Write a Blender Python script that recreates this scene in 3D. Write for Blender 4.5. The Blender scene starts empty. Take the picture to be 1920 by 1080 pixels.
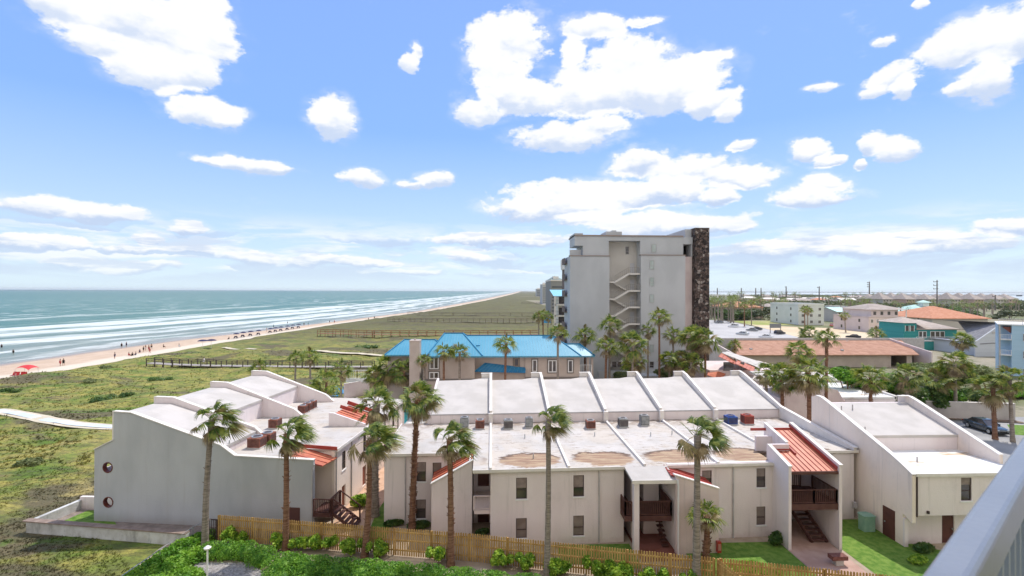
import bpy, math, random
import numpy as np
from mathutils import Vector, Matrix
from mathutils.geometry import tessellate_polygon
random.seed(7); RNG = np.random.default_rng(7)
S = bpy.context.scene; COL = S.collection
R_ = math.radians

# ------------------------------------------------------------------ camera
FPX = 930.0; H = 17.3
psi = math.atan(39/FPX); pit = math.atan(4.9/FPX); rol = .0035
cF = np.array([math.sin(psi)*math.cos(pit), math.cos(psi)*math.cos(pit), math.sin(pit)])
_R0 = np.array([math.cos(psi), -math.sin(psi), 0.]); _U0 = np.cross(_R0, cF)
cR = math.cos(rol)*_R0 + math.sin(rol)*_U0; cU = math.cos(rol)*_U0 - math.sin(rol)*_R0
CAMP = np.array([0., 0., H])
def ray(x, y): return cF + cR*(x-960)/FPX - cU*(y-540)/FPX
def at(x, y, z=0.):
    d = ray(x, y); return CAMP + d*((z-H)/d[2])
def atY(x, y, Y):
    d = ray(x, y); return CAMP + d*(Y/d[1])
cam = bpy.data.cameras.new('camera'); co = bpy.data.objects.new('camera', cam); COL.objects.link(co)
cam.sensor_width = 36; cam.lens = 36*FPX/1920; cam.clip_start = .05; cam.clip_end = 90000
co.matrix_world = Matrix(((cR[0], cU[0], -cF[0], 0), (cR[1], cU[1], -cF[1], 0), (cR[2], cU[2], -cF[2], H), (0, 0, 0, 1)))
cam.dof.use_dof = True; cam.dof.focus_distance = 60; cam.dof.aperture_fstop = 4.5
S.camera = co

# ------------------------------------------------------------------ light
SUN = Vector((.37, .47, 1.0)).normalized()
sl = bpy.data.lights.new('sun', 'SUN'); sl.energy = 3.15; sl.angle = R_(.55); sl.color = (1, .955, .88)
so = bpy.data.objects.new('sun', sl); COL.objects.link(so); so.rotation_euler = SUN.to_track_quat('Z', 'Y').to_euler(); so.location = (0, 0, 200)
S.view_settings.view_transform = 'Standard'; S.view_settings.look = 'None'; S.view_settings.exposure = .42; S.view_settings.gamma = 1
S.render.engine = 'CYCLES'
S.cycles.max_bounces = 5; S.cycles.diffuse_bounces = 3; S.cycles.glossy_bounces = 2; S.cycles.transparent_max_bounces = 6; S.cycles.volume_bounces = 0
S.cycles.use_adaptive_sampling = True; S.cycles.adaptive_threshold = .015

class NT:
    def __init__(s, tree): s.t = tree; s.n = tree.nodes; s.l = tree.links
    def node(s, typ, **k):
        n = s.n.new(typ)
        for a, b in k.items(): setattr(n, a, b)
        return n
    def put(s, sock, v):
        if hasattr(v, 'is_output'): s.l.new(v, sock)
        elif v is not None: sock.default_value = v
    def math(s, op, a, b=None, c=None, clamp=False):
        n = s.node('ShaderNodeMath', operation=op, use_clamp=clamp); s.put(n.inputs[0], a)
        if b is not None: s.put(n.inputs[1], b)
        if c is not None: s.put(n.inputs[2], c)
        return n.outputs[0]
    def vmath(s, op, a, b=None, c=None):
        n = s.node('ShaderNodeVectorMath', operation=op); s.put(n.inputs[0], a)
        if b is not None: s.put(n.inputs[1], b)
        if c is not None: s.put(n.inputs[2], c)
        return n.outputs['Value'] if op in ('DOT_PRODUCT', 'LENGTH') else n.outputs[0]
    def noise(s, vec, scale, detail=5, rough=.55, dist=0, col=False):
        n = s.node('ShaderNodeTexNoise'); s.put(n.inputs['Vector'], vec); n.inputs['Scale'].default_value = scale
        n.inputs['Detail'].default_value = detail; n.inputs['Roughness'].default_value = rough; n.inputs['Distortion'].default_value = dist
        return n.outputs['Color'] if col else n.outputs[0]
    def mix(s, f, a, b, blend='MIX'):
        n = s.node('ShaderNodeMix', data_type='RGBA', blend_type=blend); s.put(n.inputs[0], f)
        s.put(n.inputs[6], a if hasattr(a, 'is_output') else tuple(a)+(1,) if len(a) == 3 else a)
        s.put(n.inputs[7], b if hasattr(b, 'is_output') else tuple(b)+(1,) if len(b) == 3 else b)
        return n.outputs[2]
    def rng(s, v, a, b, c=0., d=1., smooth=True):
        n = s.node('ShaderNodeMapRange', interpolation_type='SMOOTHSTEP' if smooth else 'LINEAR')
        for i, q in enumerate((v, a, b, c, d)): s.put(n.inputs[i], q)
        return n.outputs[0]
    def scalev(s, v, sc): return s.vmath('MULTIPLY', v, sc)
    def sep(s, v):
        n = s.node('ShaderNodeSeparateXYZ'); s.put(n.inputs[0], v); return n.outputs
    def comb(s, x, y, z):
        n = s.node('ShaderNodeCombineXYZ')
        for i, q in enumerate((x, y, z)): s.put(n.inputs[i], q)
        return n.outputs[0]

# ------------------------------------------------------------------ sky
w = bpy.data.worlds.new('World'); S.world = w; w.use_nodes = True
W = NT(w.node_tree); bg = w.node_tree.nodes['Background']
sky = W.node('ShaderNodeTexSky', sky_type='NISHITA', sun_disc=False, sun_elevation=math.asin(SUN.z), sun_rotation=math.atan2(SUN.x, SUN.y), altitude=0, air_density=1, dust_density=.6, ozone_density=1.6)
bg.inputs[1].default_value = .15
D = W.vmath('NORMALIZE', W.node('ShaderNodeTexCoord').outputs['Generated'])
dx, dy, dz = W.sep(D)
AZ = W.math('ARCTAN2', dx, dy); EL = W.math('ARCSINE', dz)
P = W.comb(AZ, EL, 0.)
skyc = W.mix(1., sky.outputs[0], (1.0, 1.0, 1.12), 'MULTIPLY')
grad = W.mix(W.rng(EL, 0., .30, 0, 1, False), (3.55, 4.50, 5.10), (1.36, 2.55, 5.10))
grad = W.mix(W.rng(EL, .28, .62, 0, 1, False), grad, (1.32, 2.27, 4.91))
skyc = W.mix(.88, skyc, grad)
CLOUDS = [(240,30,150,58),(330,70,95,72),(385,55,48,60),(300,125,80,36),(360,138,48,28),(120,5,90,30),(405,75,34,14),(200,80,70,20),
(388,212,58,27),(350,196,28,16),(420,230,28,13),(625,217,40,34),(762,112,17,18),(775,92,10,14),(460,304,78,12),(395,300,28,8),(525,312,25,9),
(677,333,36,14),(816,338,28,15),(775,342,26,7),(80,384,85,18),(190,400,75,17),(60,452,95,14),(140,456,35,12),(286,447,26,12),(355,426,36,12),(250,465,60,8),(365,468,50,11),
(475,478,42,12),(590,486,66,11),(690,492,60,8),(170,488,80,10),(270,500,70,10),(790,508,50,6),
(950,75,62,50),(935,140,50,45),(900,212,42,18),(970,185,75,34),(1095,55,40,18),(1140,48,30,18),(1075,95,22,22),(1205,35,34,8),
(1180,120,75,52),(1250,155,105,50),(1130,170,95,48),(1325,190,55,24),(1330,108,44,12),(1360,212,26,17),(1060,255,85,21),(1125,236,45,20),
(1388,273,25,12),(1512,280,34,21),(1545,296,26,9),(1640,268,30,18),(1680,280,42,19),(1603,302,14,7),(1200,305,50,24),(1290,325,85,27),(1380,338,62,20),
(1090,358,130,22),(1050,390,120,24),(1210,365,110,24),(1345,372,36,15),(1545,340,40,18),(1520,368,72,19),(1250,425,150,20),(1150,412,110,14),(1380,430,40,10),
(940,452,118,12),(880,482,36,9),(1480,466,120,15),(1640,470,160,14),(1790,455,110,18),(1890,425,70,20),(1700,442,110,8),
(1870,75,120,50),(1790,95,75,34),(1840,150,60,36),(1930,55,80,45),(1790,170,26,16),(1668,150,42,22),(1690,172,20,20),(1640,172,26,10),(1661,78,19,10),(1535,164,26,7),(1720,15,14,8)]
nz = W.noise(W.scalev(P, (1, 1.5, 1)), 7, 9, .62, col=True)
Pw = W.vmath('ADD', P, W.vmath('MULTIPLY', W.vmath('SUBTRACT', nz, (.5, .5, .5)), (.085, .055, 0)))
def cloudfield(Pv, dv):
    cur = None
    for (cx, cy, rx, ry) in CLOUDS:
        d0 = Vector(ray(cx, cy)).normalized(); a0 = math.atan2(d0.x, d0.y); e0 = math.asin(d0.z)
        d1 = Vector(ray(cx+rx, cy)).normalized(); d2 = Vector(ray(cx, cy-ry)).normalized()
        ra = abs(math.atan2(d1.x, d1.y)-a0)*1.12; re = abs(math.asin(d2.z)-e0)*1.12
        q = W.vmath('MULTIPLY_ADD', Pv, (1/ra, 1/re, 0), (-a0/ra, -(e0+dv*re)/re, 0))
        dd = W.vmath('DOT_PRODUCT', q, q)
        cur = dd if cur is None else W.math('MINIMUM', cur, dd)
    return cur
f1 = cloudfield(Pw, 0); f2 = cloudfield(Pw, .55)
fine = W.noise(W.scalev(P, (1, 1.7, 1)), 26, 6, .62)
mid = W.noise(W.scalev(P, (1, 1.6, 1)), 11, 5, .6)
fsum = W.math('ADD', W.math('ADD', f1, W.math('MULTIPLY', W.math('SUBTRACT', fine, .5), 2.0)), W.math('MULTIPLY', W.math('SUBTRACT', mid, .5), 1.7))
hard = W.rng(W.math('ADD', fsum, W.math('MULTIPLY', W.math('SUBTRACT', W.noise(W.scalev(P, (1, 1.5, 1)), 60, 4, .6), .5), .9)), 1.38, .72)
soft = W.math('MULTIPLY', W.rng(fsum, 2.3, .6), W.rng(W.noise(W.scalev(P, (1, 1.8, 1)), 6, 6, .6), .42, .66, .0, .6))
mask = W.math('MAXIMUM', W.math('MULTIPLY', hard, .97), soft)
# scattered wisps and a low bank of streaky cloud along the horizon
lowP = W.scalev(P, (3.0, 16., 1)); low = W.noise(lowP, 1.6, 7, .6, .4)
lowband = W.math('MULTIPLY', W.rng(EL, .0, .03), W.rng(EL, .15, .08))
lowm = W.math('MULTIPLY', W.rng(low, .42, .57), lowband)
wisp = W.math('MULTIPLY', W.rng(W.noise(W.scalev(P, (1, 2.2, 1)), 5, 8, .7), .60, .78), W.math('MULTIPLY', W.rng(EL, .12, .2), .35))
mask = W.math('MAXIMUM', mask, W.math('MAXIMUM', W.math('MULTIPLY', lowm, .8), wisp))
back = W.math('MULTIPLY', W.rng(dy, .02, -.35), W.rng(W.noise(D, 2.2, 8, .6), .30, .48))  # dense cloud added behind the camera to light the front walls
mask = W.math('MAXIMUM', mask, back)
shade = W.rng(W.math('ADD', W.math('SUBTRACT', f2, f1), W.math('ADD', W.math('MULTIPLY', W.math('SUBTRACT', mid, .5), 2.2), W.math('MULTIPLY', W.math('SUBTRACT', fine, .5), 1.2))), .2, 1.05)
shade = W.math('MULTIPLY', shade, W.rng(EL, .5, .12, .62, 1.))
lsh = W.rng(W.noise(W.scalev(P, (5.0, 26., 1)), 1.6, 5, .6), .45, .6); shade = W.math('MAXIMUM', shade, W.math('MULTIPLY', W.math('MULTIPLY', lsh, .75), lowband))
cc = W.mix(shade, (5.23, 5.23, 5.19), (2.87, 3.46, 4.55))
cc = W.mix(W.rng(dy, .0, -.3), cc, (5.37, 5.19, 5.00))  # warm white for the added cloud behind the camera
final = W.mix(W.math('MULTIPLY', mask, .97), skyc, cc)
haze = W.rng(EL, .09, -.01, 0, .6)
final = W.mix(haze, final, (3.91, 4.64, 5.10))
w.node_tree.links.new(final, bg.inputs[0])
w.cycles.sampling_method = 'MANUAL'; w.cycles.sample_map_resolution = 512

# ------------------------------------------------------------------ materials
def M(name, c1, c2=None, scale=1., rough=.8, bump=0., bscale=20., metal=0., detail=5, st=(1, 1, 1), lo=.35, hi=.65, world=False, spec=.3, trans=0.):
    m = bpy.data.materials.new(name); m.use_nodes = True; N = NT(m.node_tree)
    b = m.node_tree.nodes['Principled BSDF']; b.inputs['Roughness'].default_value = rough; b.inputs['Metallic'].default_value = metal
    b.inputs['Specular IOR Level'].default_value = spec
    if world: v = N.node('ShaderNodeNewGeometry').outputs['Position']
    else: v = N.node('ShaderNodeTexCoord').outputs['Object']
    if st != (1, 1, 1): v2 = N.scalev(v, st)
    else: v2 = v
    if c2 is not None:
        c = N.mix(N.rng(N.noise(v2, scale, detail), lo, hi), c1, c2)
    else:
        c = N.node('ShaderNodeRGB').outputs[0]; c.default_value = tuple(c1)+(1,)
    m['_'] = 1
    N.l.new(c, b.inputs['Base Color'])
    if bump:
        bn = N.node('ShaderNodeBump'); bn.inputs['Strength'].default_value = min(1, bump); bn.inputs['Distance'].default_value = .05
        N.l.new(N.noise(v, bscale, 4), bn.inputs['Height']); N.l.new(bn.outputs[0], b.inputs['Normal'])
    if trans:
        t = N.node('ShaderNodeBsdfTranslucent'); N.l.new(c, t.inputs[0]); a = N.node('ShaderNodeMixShader'); a.inputs[0].default_value = trans
        N.l.new(b.outputs[0], a.inputs[1]); N.l.new(t.outputs[0], a.inputs[2])
        N.l.new(a.outputs[0], m.node_tree.nodes['Material Output'].inputs[0])
    return m, N, b, c, v
def MM(*a, **k): return M(*a, **k)[0]

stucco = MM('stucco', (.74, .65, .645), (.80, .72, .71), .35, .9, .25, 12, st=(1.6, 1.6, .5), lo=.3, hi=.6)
stucco_warm = MM('stucco_lit_copy', (.80, .68, .59), (.86, .75, .66), .35, .9, .25, 12, st=(1.6, 1.6, .5), lo=.3, hi=.6)  # brighter, warmer stucco copy: bounce light on the side walls is in its colour
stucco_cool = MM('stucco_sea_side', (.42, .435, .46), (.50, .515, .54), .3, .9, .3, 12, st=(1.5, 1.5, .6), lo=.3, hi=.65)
stucco_pink = MM('stucco_rose', (.66, .54, .52), (.74, .63, .60), .5, .9, .2, 14)
def weather(m, amt=.3):
    N = NT(m.node_tree); b = m.node_tree.nodes['Principled BSDF']; src = b.inputs['Base Color'].links[0].from_socket; v = N.node('ShaderNodeTexCoord').outputs['Object']
    st = N.rng(N.noise(N.scalev(v, (3.2, 3.2, .16)), 1., 6, .65), .54, .72); pt = N.rng(N.noise(N.scalev(v, (1, 1, .8)), .55, 7, .7), .52, .68); z = N.sep(v)[2]
    gr = N.math('MULTIPLY', N.rng(N.math('ADD', z, N.noise(v, 2.5, 5, .7)), 1.1, .4), .8)
    c = N.mix(N.math('MULTIPLY', st, amt), src, (.36, .34, .32)); c = N.mix(N.math('MULTIPLY', pt, amt*.6), c, (.50, .47, .44)); c = N.mix(N.math('MULTIPLY', gr, amt*1.3), c, (.40, .30, .25))
    N.l.new(c, b.inputs['Base Color'])
for m_ in (stucco, stucco_warm, stucco_pink): weather(m_)
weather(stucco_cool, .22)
cap = MM('parapet_coping', (.72, .67, .62), (.80, .75, .70), 1.5, .8)
roofwhite = None
def roofmat(name, dirt):
    m, N, b, c, v = M(name, (.56, .52, .485), (.48, .445, .41), .5, .75, .1, 6, world=True)
    x, y, z = N.sep(v)
    seam = N.math('LESS_THAN', N.math('ABSOLUTE', N.math('SUBTRACT', N.math('FRACT', N.math('MULTIPLY', N.math('ADD', y, N.math('MULTIPLY', N.noise(v, .6, 2), .12)), 1/1.9)), .5)), .012)
    c2 = N.mix(N.math('MULTIPLY', seam, .35), c, (.45, .44, .43))
    st = N.rng(N.noise(N.scalev(v, (.25, 1.2, 1)), 1.1, 6, .6), .5, .72)
    c2 = N.mix(N.math('MULTIPLY', st, .18), c2, (.5, .45, .4))
    if dirt is not False:
        sand = N.rng(N.noise(v, .35, 6, .65), .42, .58)
        c2 = N.mix(N.math('MULTIPLY', sand, .5), c2, (.54, .46, .37))
        spk = N.rng(N.noise(N.scalev(v, (1, 1.8, 1)), 1.1, 7, .75), .53, .66); c2 = N.mix(N.math('MULTIPLY', spk, .62), c2, (.34, .26, .19))
    if dirt is True:   # dried-mud stains that the ponding leaves in each bay
        yr = N.math('SUBTRACT', y, N.math('MULTIPLY', x, .04))
        wv = N.noise(v, .9, 5, .6, col=True); wx, wy, _w = N.sep(wv)
        bx = N.math('SUBTRACT', N.math('FRACT', N.math('MULTIPLY', N.math('ADD', x, N.math('MULTIPLY', wx, .5)), 1/5.3)), .58)
        ex = N.math('MULTIPLY', bx, 2.35); ey = N.math('MULTIPLY', N.math('SUBTRACT', N.math('ADD', yr, N.math('MULTIPLY', wy, 1.6)), 36.1), 1/1.6)
        rr = N.math('ADD', N.math('MULTIPLY', ex, ex), N.math('MULTIPLY', ey, ey))
        rr = N.math('ADD', rr, N.math('MULTIPLY', N.math('SUBTRACT', N.noise(N.scalev(v, (.6, 2, 1)), 1.6, 8, .7), .5), 1.5))
        inx = N.rng(x, -1.2, .6)
        inner = N.math('MULTIPLY', N.rng(rr, 1.05, .75), inx)
        tone = N.mix(N.rng(N.noise(N.scalev(v, (.35, 2.6, 1)), 1.5, 7, .7), .4, .6), (.44, .31, .19), (.27, .145, .085))
        c2 = N.mix(N.math('MULTIPLY', inner, .92), c2, tone)
        rim = N.math('MULTIPLY', N.math('MULTIPLY', N.rng(N.math('ABSOLUTE', N.math('SUBTRACT', rr, .85)), .32, .05), N.rng(ey, -.2, .5)), inx)
        c2 = N.mix(N.math('MULTIPLY', rim, .95), c2, (.11, .065, .045))
        back = N.math('MULTIPLY', N.rng(yr, 43.0, 45.2), N.rng(N.noise(v, 1.3, 7, .7), .40, .55))
        c2 = N.mix(N.math('MULTIPLY', back, .75), c2, (.2, .14, .10))
        dots = N.rng(N.noise(N.scalev(v, (.7, 2.6, 1)), 1.5, 7, .75), .575, .63)
        c2 = N.mix(N.math('MULTIPLY', dots, .85), c2, (.22, .15, .10))
    N.l.new(c2, b.inputs['Base Color']); return m
roof_clean = roofmat('white_roof_membrane', False); roof_dirty = roofmat('stained_roof_membrane', True)
red_metal = MM('red_metal_roof', (.50, .145, .075), (.60, .20, .11), 1.2, .45, spec=.4)
red_dark = MM('red_metal_trim', (.33, .05, .04), (.4, .08, .06), 1.2, .5)
brown_wood = MM('brown_painted_wood', (.085, .035, .03), (.12, .055, .045), 2, .65)
dark_glass = MM('window_glass', (.045, .04, .04), (.10, .085, .075), .8, .08, spec=.8)
blind_glass = MM('window_with_blind', (.20, .155, .14), (.26, .21, .19), 1.2, .15, spec=.6)
pale_glass = MM('pale_window_glass', (.34, .40, .38), (.42, .47, .46), .7, .15, spec=.6)
white_paint = MM('white_paint', (.76, .76, .75), (.82, .81, .80), 1, .6)
dark_frame = MM('dark_window_frame', (.06, .04, .04), (.08, .05, .05), 1, .5)
door_brown = MM('brown_door', (.085, .03, .025), (.12, .045, .035), 1.5, .55)
grey_pipe = MM('grey_downpipe', (.42, .40, .40), (.5, .48, .47), 2, .6)
galv = MM('galvanised_steel', (.42, .44, .45), (.55, .57, .58), 3, .4, metal=.6)
fencewood = M('fence_wood', (.38, .22, .075), (.54, .34, .13), 2.5, .85, .3, 30, st=(1, 1, .25))[0]
concrete = MM('concrete', (.42, .40, .38), (.55, .53, .50), .9, .9, .3, 15)
asphalt = MM('asphalt', (.26, .255, .25), (.36, .355, .35), .25, .9, .2, 20, world=True)
paver = MM('pink_paving', (.40, .25, .20), (.50, .34, .28), .8, .85, .3, 10)
lawn_m = M('lawn_grass', (.09, .19, .02), (.17, .27, .045), 2.5, .9, .9, 30, world=True)[0]
black = MM('black_rubber', (.02, .02, .02), None, rough=.7)

# ------------------------------------------------------------------ mesh helpers
class MB:
    def __init__(s): s.v = []; s.f = []
    def add(s, vs, fs):
        o = len(s.v); s.v += [tuple(map(float, q)) for q in vs]; s.f += [tuple(i+o for i in q) for q in fs]; return s
    def box(s, x0, x1, y0, y1, z0, z1):
        return s.add([(x0,y0,z0),(x1,y0,z0),(x1,y1,z0),(x0,y1,z0),(x0,y0,z1),(x1,y0,z1),(x1,y1,z1),(x0,y1,z1)],
                     [(0,3,2,1),(4,5,6,7),(0,1,5,4),(1,2,6,5),(2,3,7,6),(3,0,4,7)])
    def obox(s, c, sx, sy, sz, rz=0., tilt=None):
        ca, sa = math.cos(rz), math.sin(rz); V = []
        for dz in (0, sz):
            for a, b in ((-1,-1),(1,-1),(1,1),(-1,1)):
                x, y = a*sx/2, b*sy/2; V.append((c[0]+x*ca-y*sa, c[1]+x*sa+y*ca, c[2]+dz))
        return s.add(V, [(0,3,2,1),(4,5,6,7),(0,1,5,4),(1,2,6,5),(2,3,7,6),(3,0,4,7)])
    def bar(s, a, b, wd, ht, up=(0, 0, 1)):
        a = Vector(a); b = Vector(b); d = (b-a).normalized(); u = Vector(up); r = d.cross(u)
        if r.length < 1e-4: r = Vector((1, 0, 0))
        r.normalize(); u = r.cross(d).normalized(); V = []
        for p in (a, b):
            for i, j in ((-1,-1),(1,-1),(1,1),(-1,1)): V.append(p+r*(i*wd/2)+u*(j*ht/2))
        return s.add(V, [(0,3,2,1),(4,5,6,7),(0,1,5,4),(1,2,6,5),(2,3,7,6),(3,0,4,7)])
    def tube(s, pts, rad, n=8, cap=True):
        V = []; F = []
        for k, p in enumerate(pts):
            p = Vector(p); q0 = Vector(pts[max(0, k-1)]); q1 = Vector(pts[min(len(pts)-1, k+1)]); d = (q1-q0).normalized()
            a = d.cross(Vector((0, 1, 0)))
            if a.length < .1: a = d.cross(Vector((1, 0, 0)))
            a.normalize(); b = d.cross(a); r = rad[k] if hasattr(rad, '__len__') else rad
            for i in range(n):
                t = 2*math.pi*i/n; V.append(p+a*(math.cos(t)*r)+b*(math.sin(t)*r))
            if k:
                for i in range(n): j = (i+1) % n; F.append(((k-1)*n+i, (k-1)*n+j, k*n+j, k*n+i))
        if cap: F.append(tuple(range(n))[::-1]); F.append(tuple((len(pts)-1)*n+i for i in range(n)))
        return s.add(V, F)
    def prism(s, fn, outer, t0, t1, holes=()):
        # polygon (u,v) with holes, extruded from t0 to t1; fn(u,v,t)->xyz
        loops = [list(outer)]+[list(h) for h in holes]
        tris = tessellate_polygon([[Vector((p[0], p[1], 0)) for p in l] for l in loops])
        flat = [p for l in loops for p in l]; n = len(flat)
        V = [fn(p[0], p[1], t0) for p in flat]+[fn(p[0], p[1], t1) for p in flat]
        F = [tuple(t) for t in tris]+[tuple(i+n for i in t) for t in tris]; o = 0
        for l in loops:
            m = len(l)
            for i in range(m): j = (i+1) % m; F.append((o+i, o+j, n+o+j, n+o+i))
            o += m
        return s.add(V, F)
    def wall(s, a, b, z0, z1, th, holes=()):
        # wall from point a to b (xy); th thickness towards left of a->b; holes (u0,u1,v0,v1)
        a = np.array(a[:2], float); b = np.array(b[:2], float); L = np.linalg.norm(b-a); d = (b-a)/L; nrm = np.array([-d[1], d[0]])
        us = sorted(set([0, L]+[h[0] for h in holes]+[h[1] for h in holes])); vs = sorted(set([z0, z1]+[h[2] for h in holes]+[h[3] for h in holes]))
        us = [u for u in us if -1e-6 <= u <= L+1e-6]; vs = [v for v in vs if z0-1e-6 <= v <= z1+1e-6]
        def P3(u, t, z): q = a+d*u+nrm*t; return (q[0], q[1], z)
        def isH(u, v): return any(h[0] < u < h[1] and h[2] < v < h[3] for h in holes)
        nu, nv = len(us)-1, len(vs)-1
        for i in range(nu):
            for j in range(nv):
                u0, u1, v0, v1 = us[i], us[i+1], vs[j], vs[j+1]
                if isH((u0+u1)/2, (v0+v1)/2): continue
                s.add([P3(u0,0,v0), P3(u1,0,v0), P3(u1,0,v1), P3(u0,0,v1)], [(0,1,2,3)])
                s.add([P3(u0,th,v0), P3(u1,th,v0), P3(u1,th,v1), P3(u0,th,v1)], [(3,2,1,0)])
                for (ii, jj, q) in ((i-1, j, (u0,v0,u0,v1)), (i+1, j, (u1,v0,u1,v1)), (i, j-1, (u0,v0,u1,v0)), (i, j+1, (u0,v1,u1,v1))):
                    edge = ii < 0 or jj < 0 or ii >= nu or jj >= nv or isH((us[ii]+us[ii+1])/2, (vs[jj]+vs[jj+1])/2)
                    if edge: s.add([P3(q[0],0,q[1]), P3(q[2],0,q[3]), P3(q[2],th,q[3]), P3(q[0],th,q[1])], [(0,1,2,3)])
        return s

def tag(o, label=None, cat=None, group=None, kind=None):
    if label: o['label'] = label
    if cat: o['category'] = cat
    if group: o['group'] = group
    if kind: o['kind'] = kind
    return o
def root(name, loc, label, cat, group=None, rz=0.):
    o = bpy.data.objects.new(name, None); COL.objects.link(o); o.location = tuple(map(float, loc)); o.rotation_euler = (0, 0, rz); o.empty_display_size = .3
    return tag(o, label, cat, group)
def mesh(name, V, F):
    me = bpy.data.meshes.new(name); me.from_pydata(V, [], F); me.update(); return me
def part(name, mb, mat, par=None, label=None, smooth=False, local=False):
    V = mb.v
    if par is not None and not local:
        chain = []; q = par
        while q is not None: chain.append(q); q = q.parent
        Mx = Matrix.Identity(4)
        for q in reversed(chain):
            Mx = Mx @ (Matrix.Translation(q.location) @ Matrix.Rotation(q.rotation_euler[2], 4, 'Z'))
        Mi = np.array(Mx.inverted()); A = np.array(V, float).reshape(-1, 3)
        V = (A @ Mi[:3, :3].T + Mi[:3, 3]).tolist()
    me = mesh(name, V, mb.f)
    if mat is not None:
        for q in (mat if isinstance(mat, (list, tuple)) else [mat]): me.materials.append(q)
    if smooth: me.polygons.foreach_set('use_smooth', [True]*len(me.polygons))
    o = bpy.data.objects.new(name, me); COL.objects.link(o); o.parent = par
    if label: o['label'] = label
    return o
def single(name, mb, mat, label=None, cat=None, group=None, kind=None, smooth=False, loc=None):
    A = np.array(mb.v, float)
    if loc is None and kind is None: loc = (A[:, 0].mean(), A[:, 1].mean(), A[:, 2].min())
    if loc is not None: mb.v = (A-np.array(loc)).tolist()
    o = part(name, mb, mat, None, smooth=smooth); 
    if loc is not None: o.location = tuple(map(float, loc))
    return tag(o, label, cat, group, kind)
def copy_tree(o, par=None):
    c = o.copy(); COL.objects.link(c); c.parent = par
    for ch in list(KIDS.get(o.name, [])): 
        copy_tree(ch, c)
    return c
KIDS = {}
def index_kids(o):
    KIDS[o.name] = [c for c in bpy.data.objects if c.parent == o]
    for c in KIDS[o.name]: index_kids(c)
def circ(cx, cy, r, n=20): return [(cx+r*math.cos(2*math.pi*i/n), cy+r*math.sin(2*math.pi*i/n)) for i in range(n)]
def vnoise(x, y, seed=0):
    x = np.asarray(x, float); y = np.asarray(y, float)
    xi = np.floor(x).astype(np.int64); yi = np.floor(y).astype(np.int64); fx = x-xi; fy = y-yi; fx = fx*fx*(3-2*fx); fy = fy*fy*(3-2*fy)
    def h(a, b):
        n = (a*374761393+b*668265263+seed*1442695041) & 0x7fffffff; n = ((n ^ (n >> 13))*1274126177) & 0x7fffffff; return ((n ^ (n >> 16)) & 0xffff)/65535.
    return (h(xi,yi)*(1-fx)+h(xi+1,yi)*fx)*(1-fy)+(h(xi,yi+1)*(1-fx)+h(xi+1,yi+1)*fx)*fy
def fbm(x, y, s=0, o=4):
    r = 0; a = .5
    for k in range(o): r = r+a*vnoise(x*2**k, y*2**k, s+k); a *= .5
    return r
# ------------------------------------------------------------------ terrain, beach, sea
WAT = np.array([(-118,-400),(-117,20),(-116,122),(-114.5,150),(-111,181),(-99,225),(-84,300),(-57,450),(-18,950),(60,2200),(175,3900),(860,15500)], float)
VEG = np.array([(-100,-400),(-98,20),(-96,101),(-93.5,110),(-92,123),(-90.5,140),(-89.5,175),(-86,205),(-81,253),(-71.5,315),(-50,445),(-8,900),(80,2100),(205,3900),(960,15500)], float)
Xw = lambda y: np.interp(y, WAT[:, 1], WAT[:, 0]); Xv = lambda y: np.interp(y, VEG[:, 1], VEG[:, 0]) + (fbm(np.asarray(y)*.12, 0*np.asarray(y), 5)-.45)*4
Xb = lambda y: 1180+.045*np.asarray(y)
ys = np.concatenate([np.linspace(-60, 24, 10)[:-1], np.linspace(24, 70, 110)[:-1], np.linspace(70, 150, 120)[:-1], np.geomspace(150, 900, 110)[:-1], np.geomspace(900, 15500, 50)])
def dune_z(X, Y):
    d = (fbm(X*.045, Y*.06, 1)-.47)*2.6+(fbm(X*.22, Y*.25, 3)-.47)*.9+(fbm(X*.9, Y*.9, 8)-.47)*.18
    m = np.clip((-X-34+np.clip((Y-60)*.8, 0, 60))/12, 0, 1)                       # flat where the condos stand
    m2 = np.clip((X-Xv(Y))/6, 0, 1)
    m = m*m*(3-2*m)
    far = np.clip((Y-95)/25, 0, 1)*np.clip((70-X)/30, 0, 1)
    mm = np.maximum(m, far)
    return (d+.25)*mm*m2 + np.where(mm < .02, 0, 0) - .03 - (1-m2)*.35
t = np.concatenate([np.linspace(0, 1, 190)])
rows = []
for y in ys:
    x0 = float(Xv(y)); x1 = max(62., x0+160 if y > 900 else 62.)
    rows.append(np.stack([x0+(x1-x0)*t, np.full_like(t, y)], 1))
G = np.stack(rows); GX, GY = G[..., 0], G[..., 1]; GZ = dune_z(GX, GY)
def gridmesh(X, Y, Z):
    r, c = X.shape; V = np.stack([X.ravel(), Y.ravel(), Z.ravel()], 1); i = np.arange(r*c).reshape(r, c)
    F = np.stack([i[:-1, :-1].ravel(), i[:-1, 1:].ravel(), i[1:, 1:].ravel(), i[1:, :-1].ravel()], 1)
    mb = MB(); mb.v = V.tolist(); mb.f = F.tolist(); return mb
dm, N, b, c, v = M('dune_vegetation', (.2, .2, .1), None, rough=.95, world=True)
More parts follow.
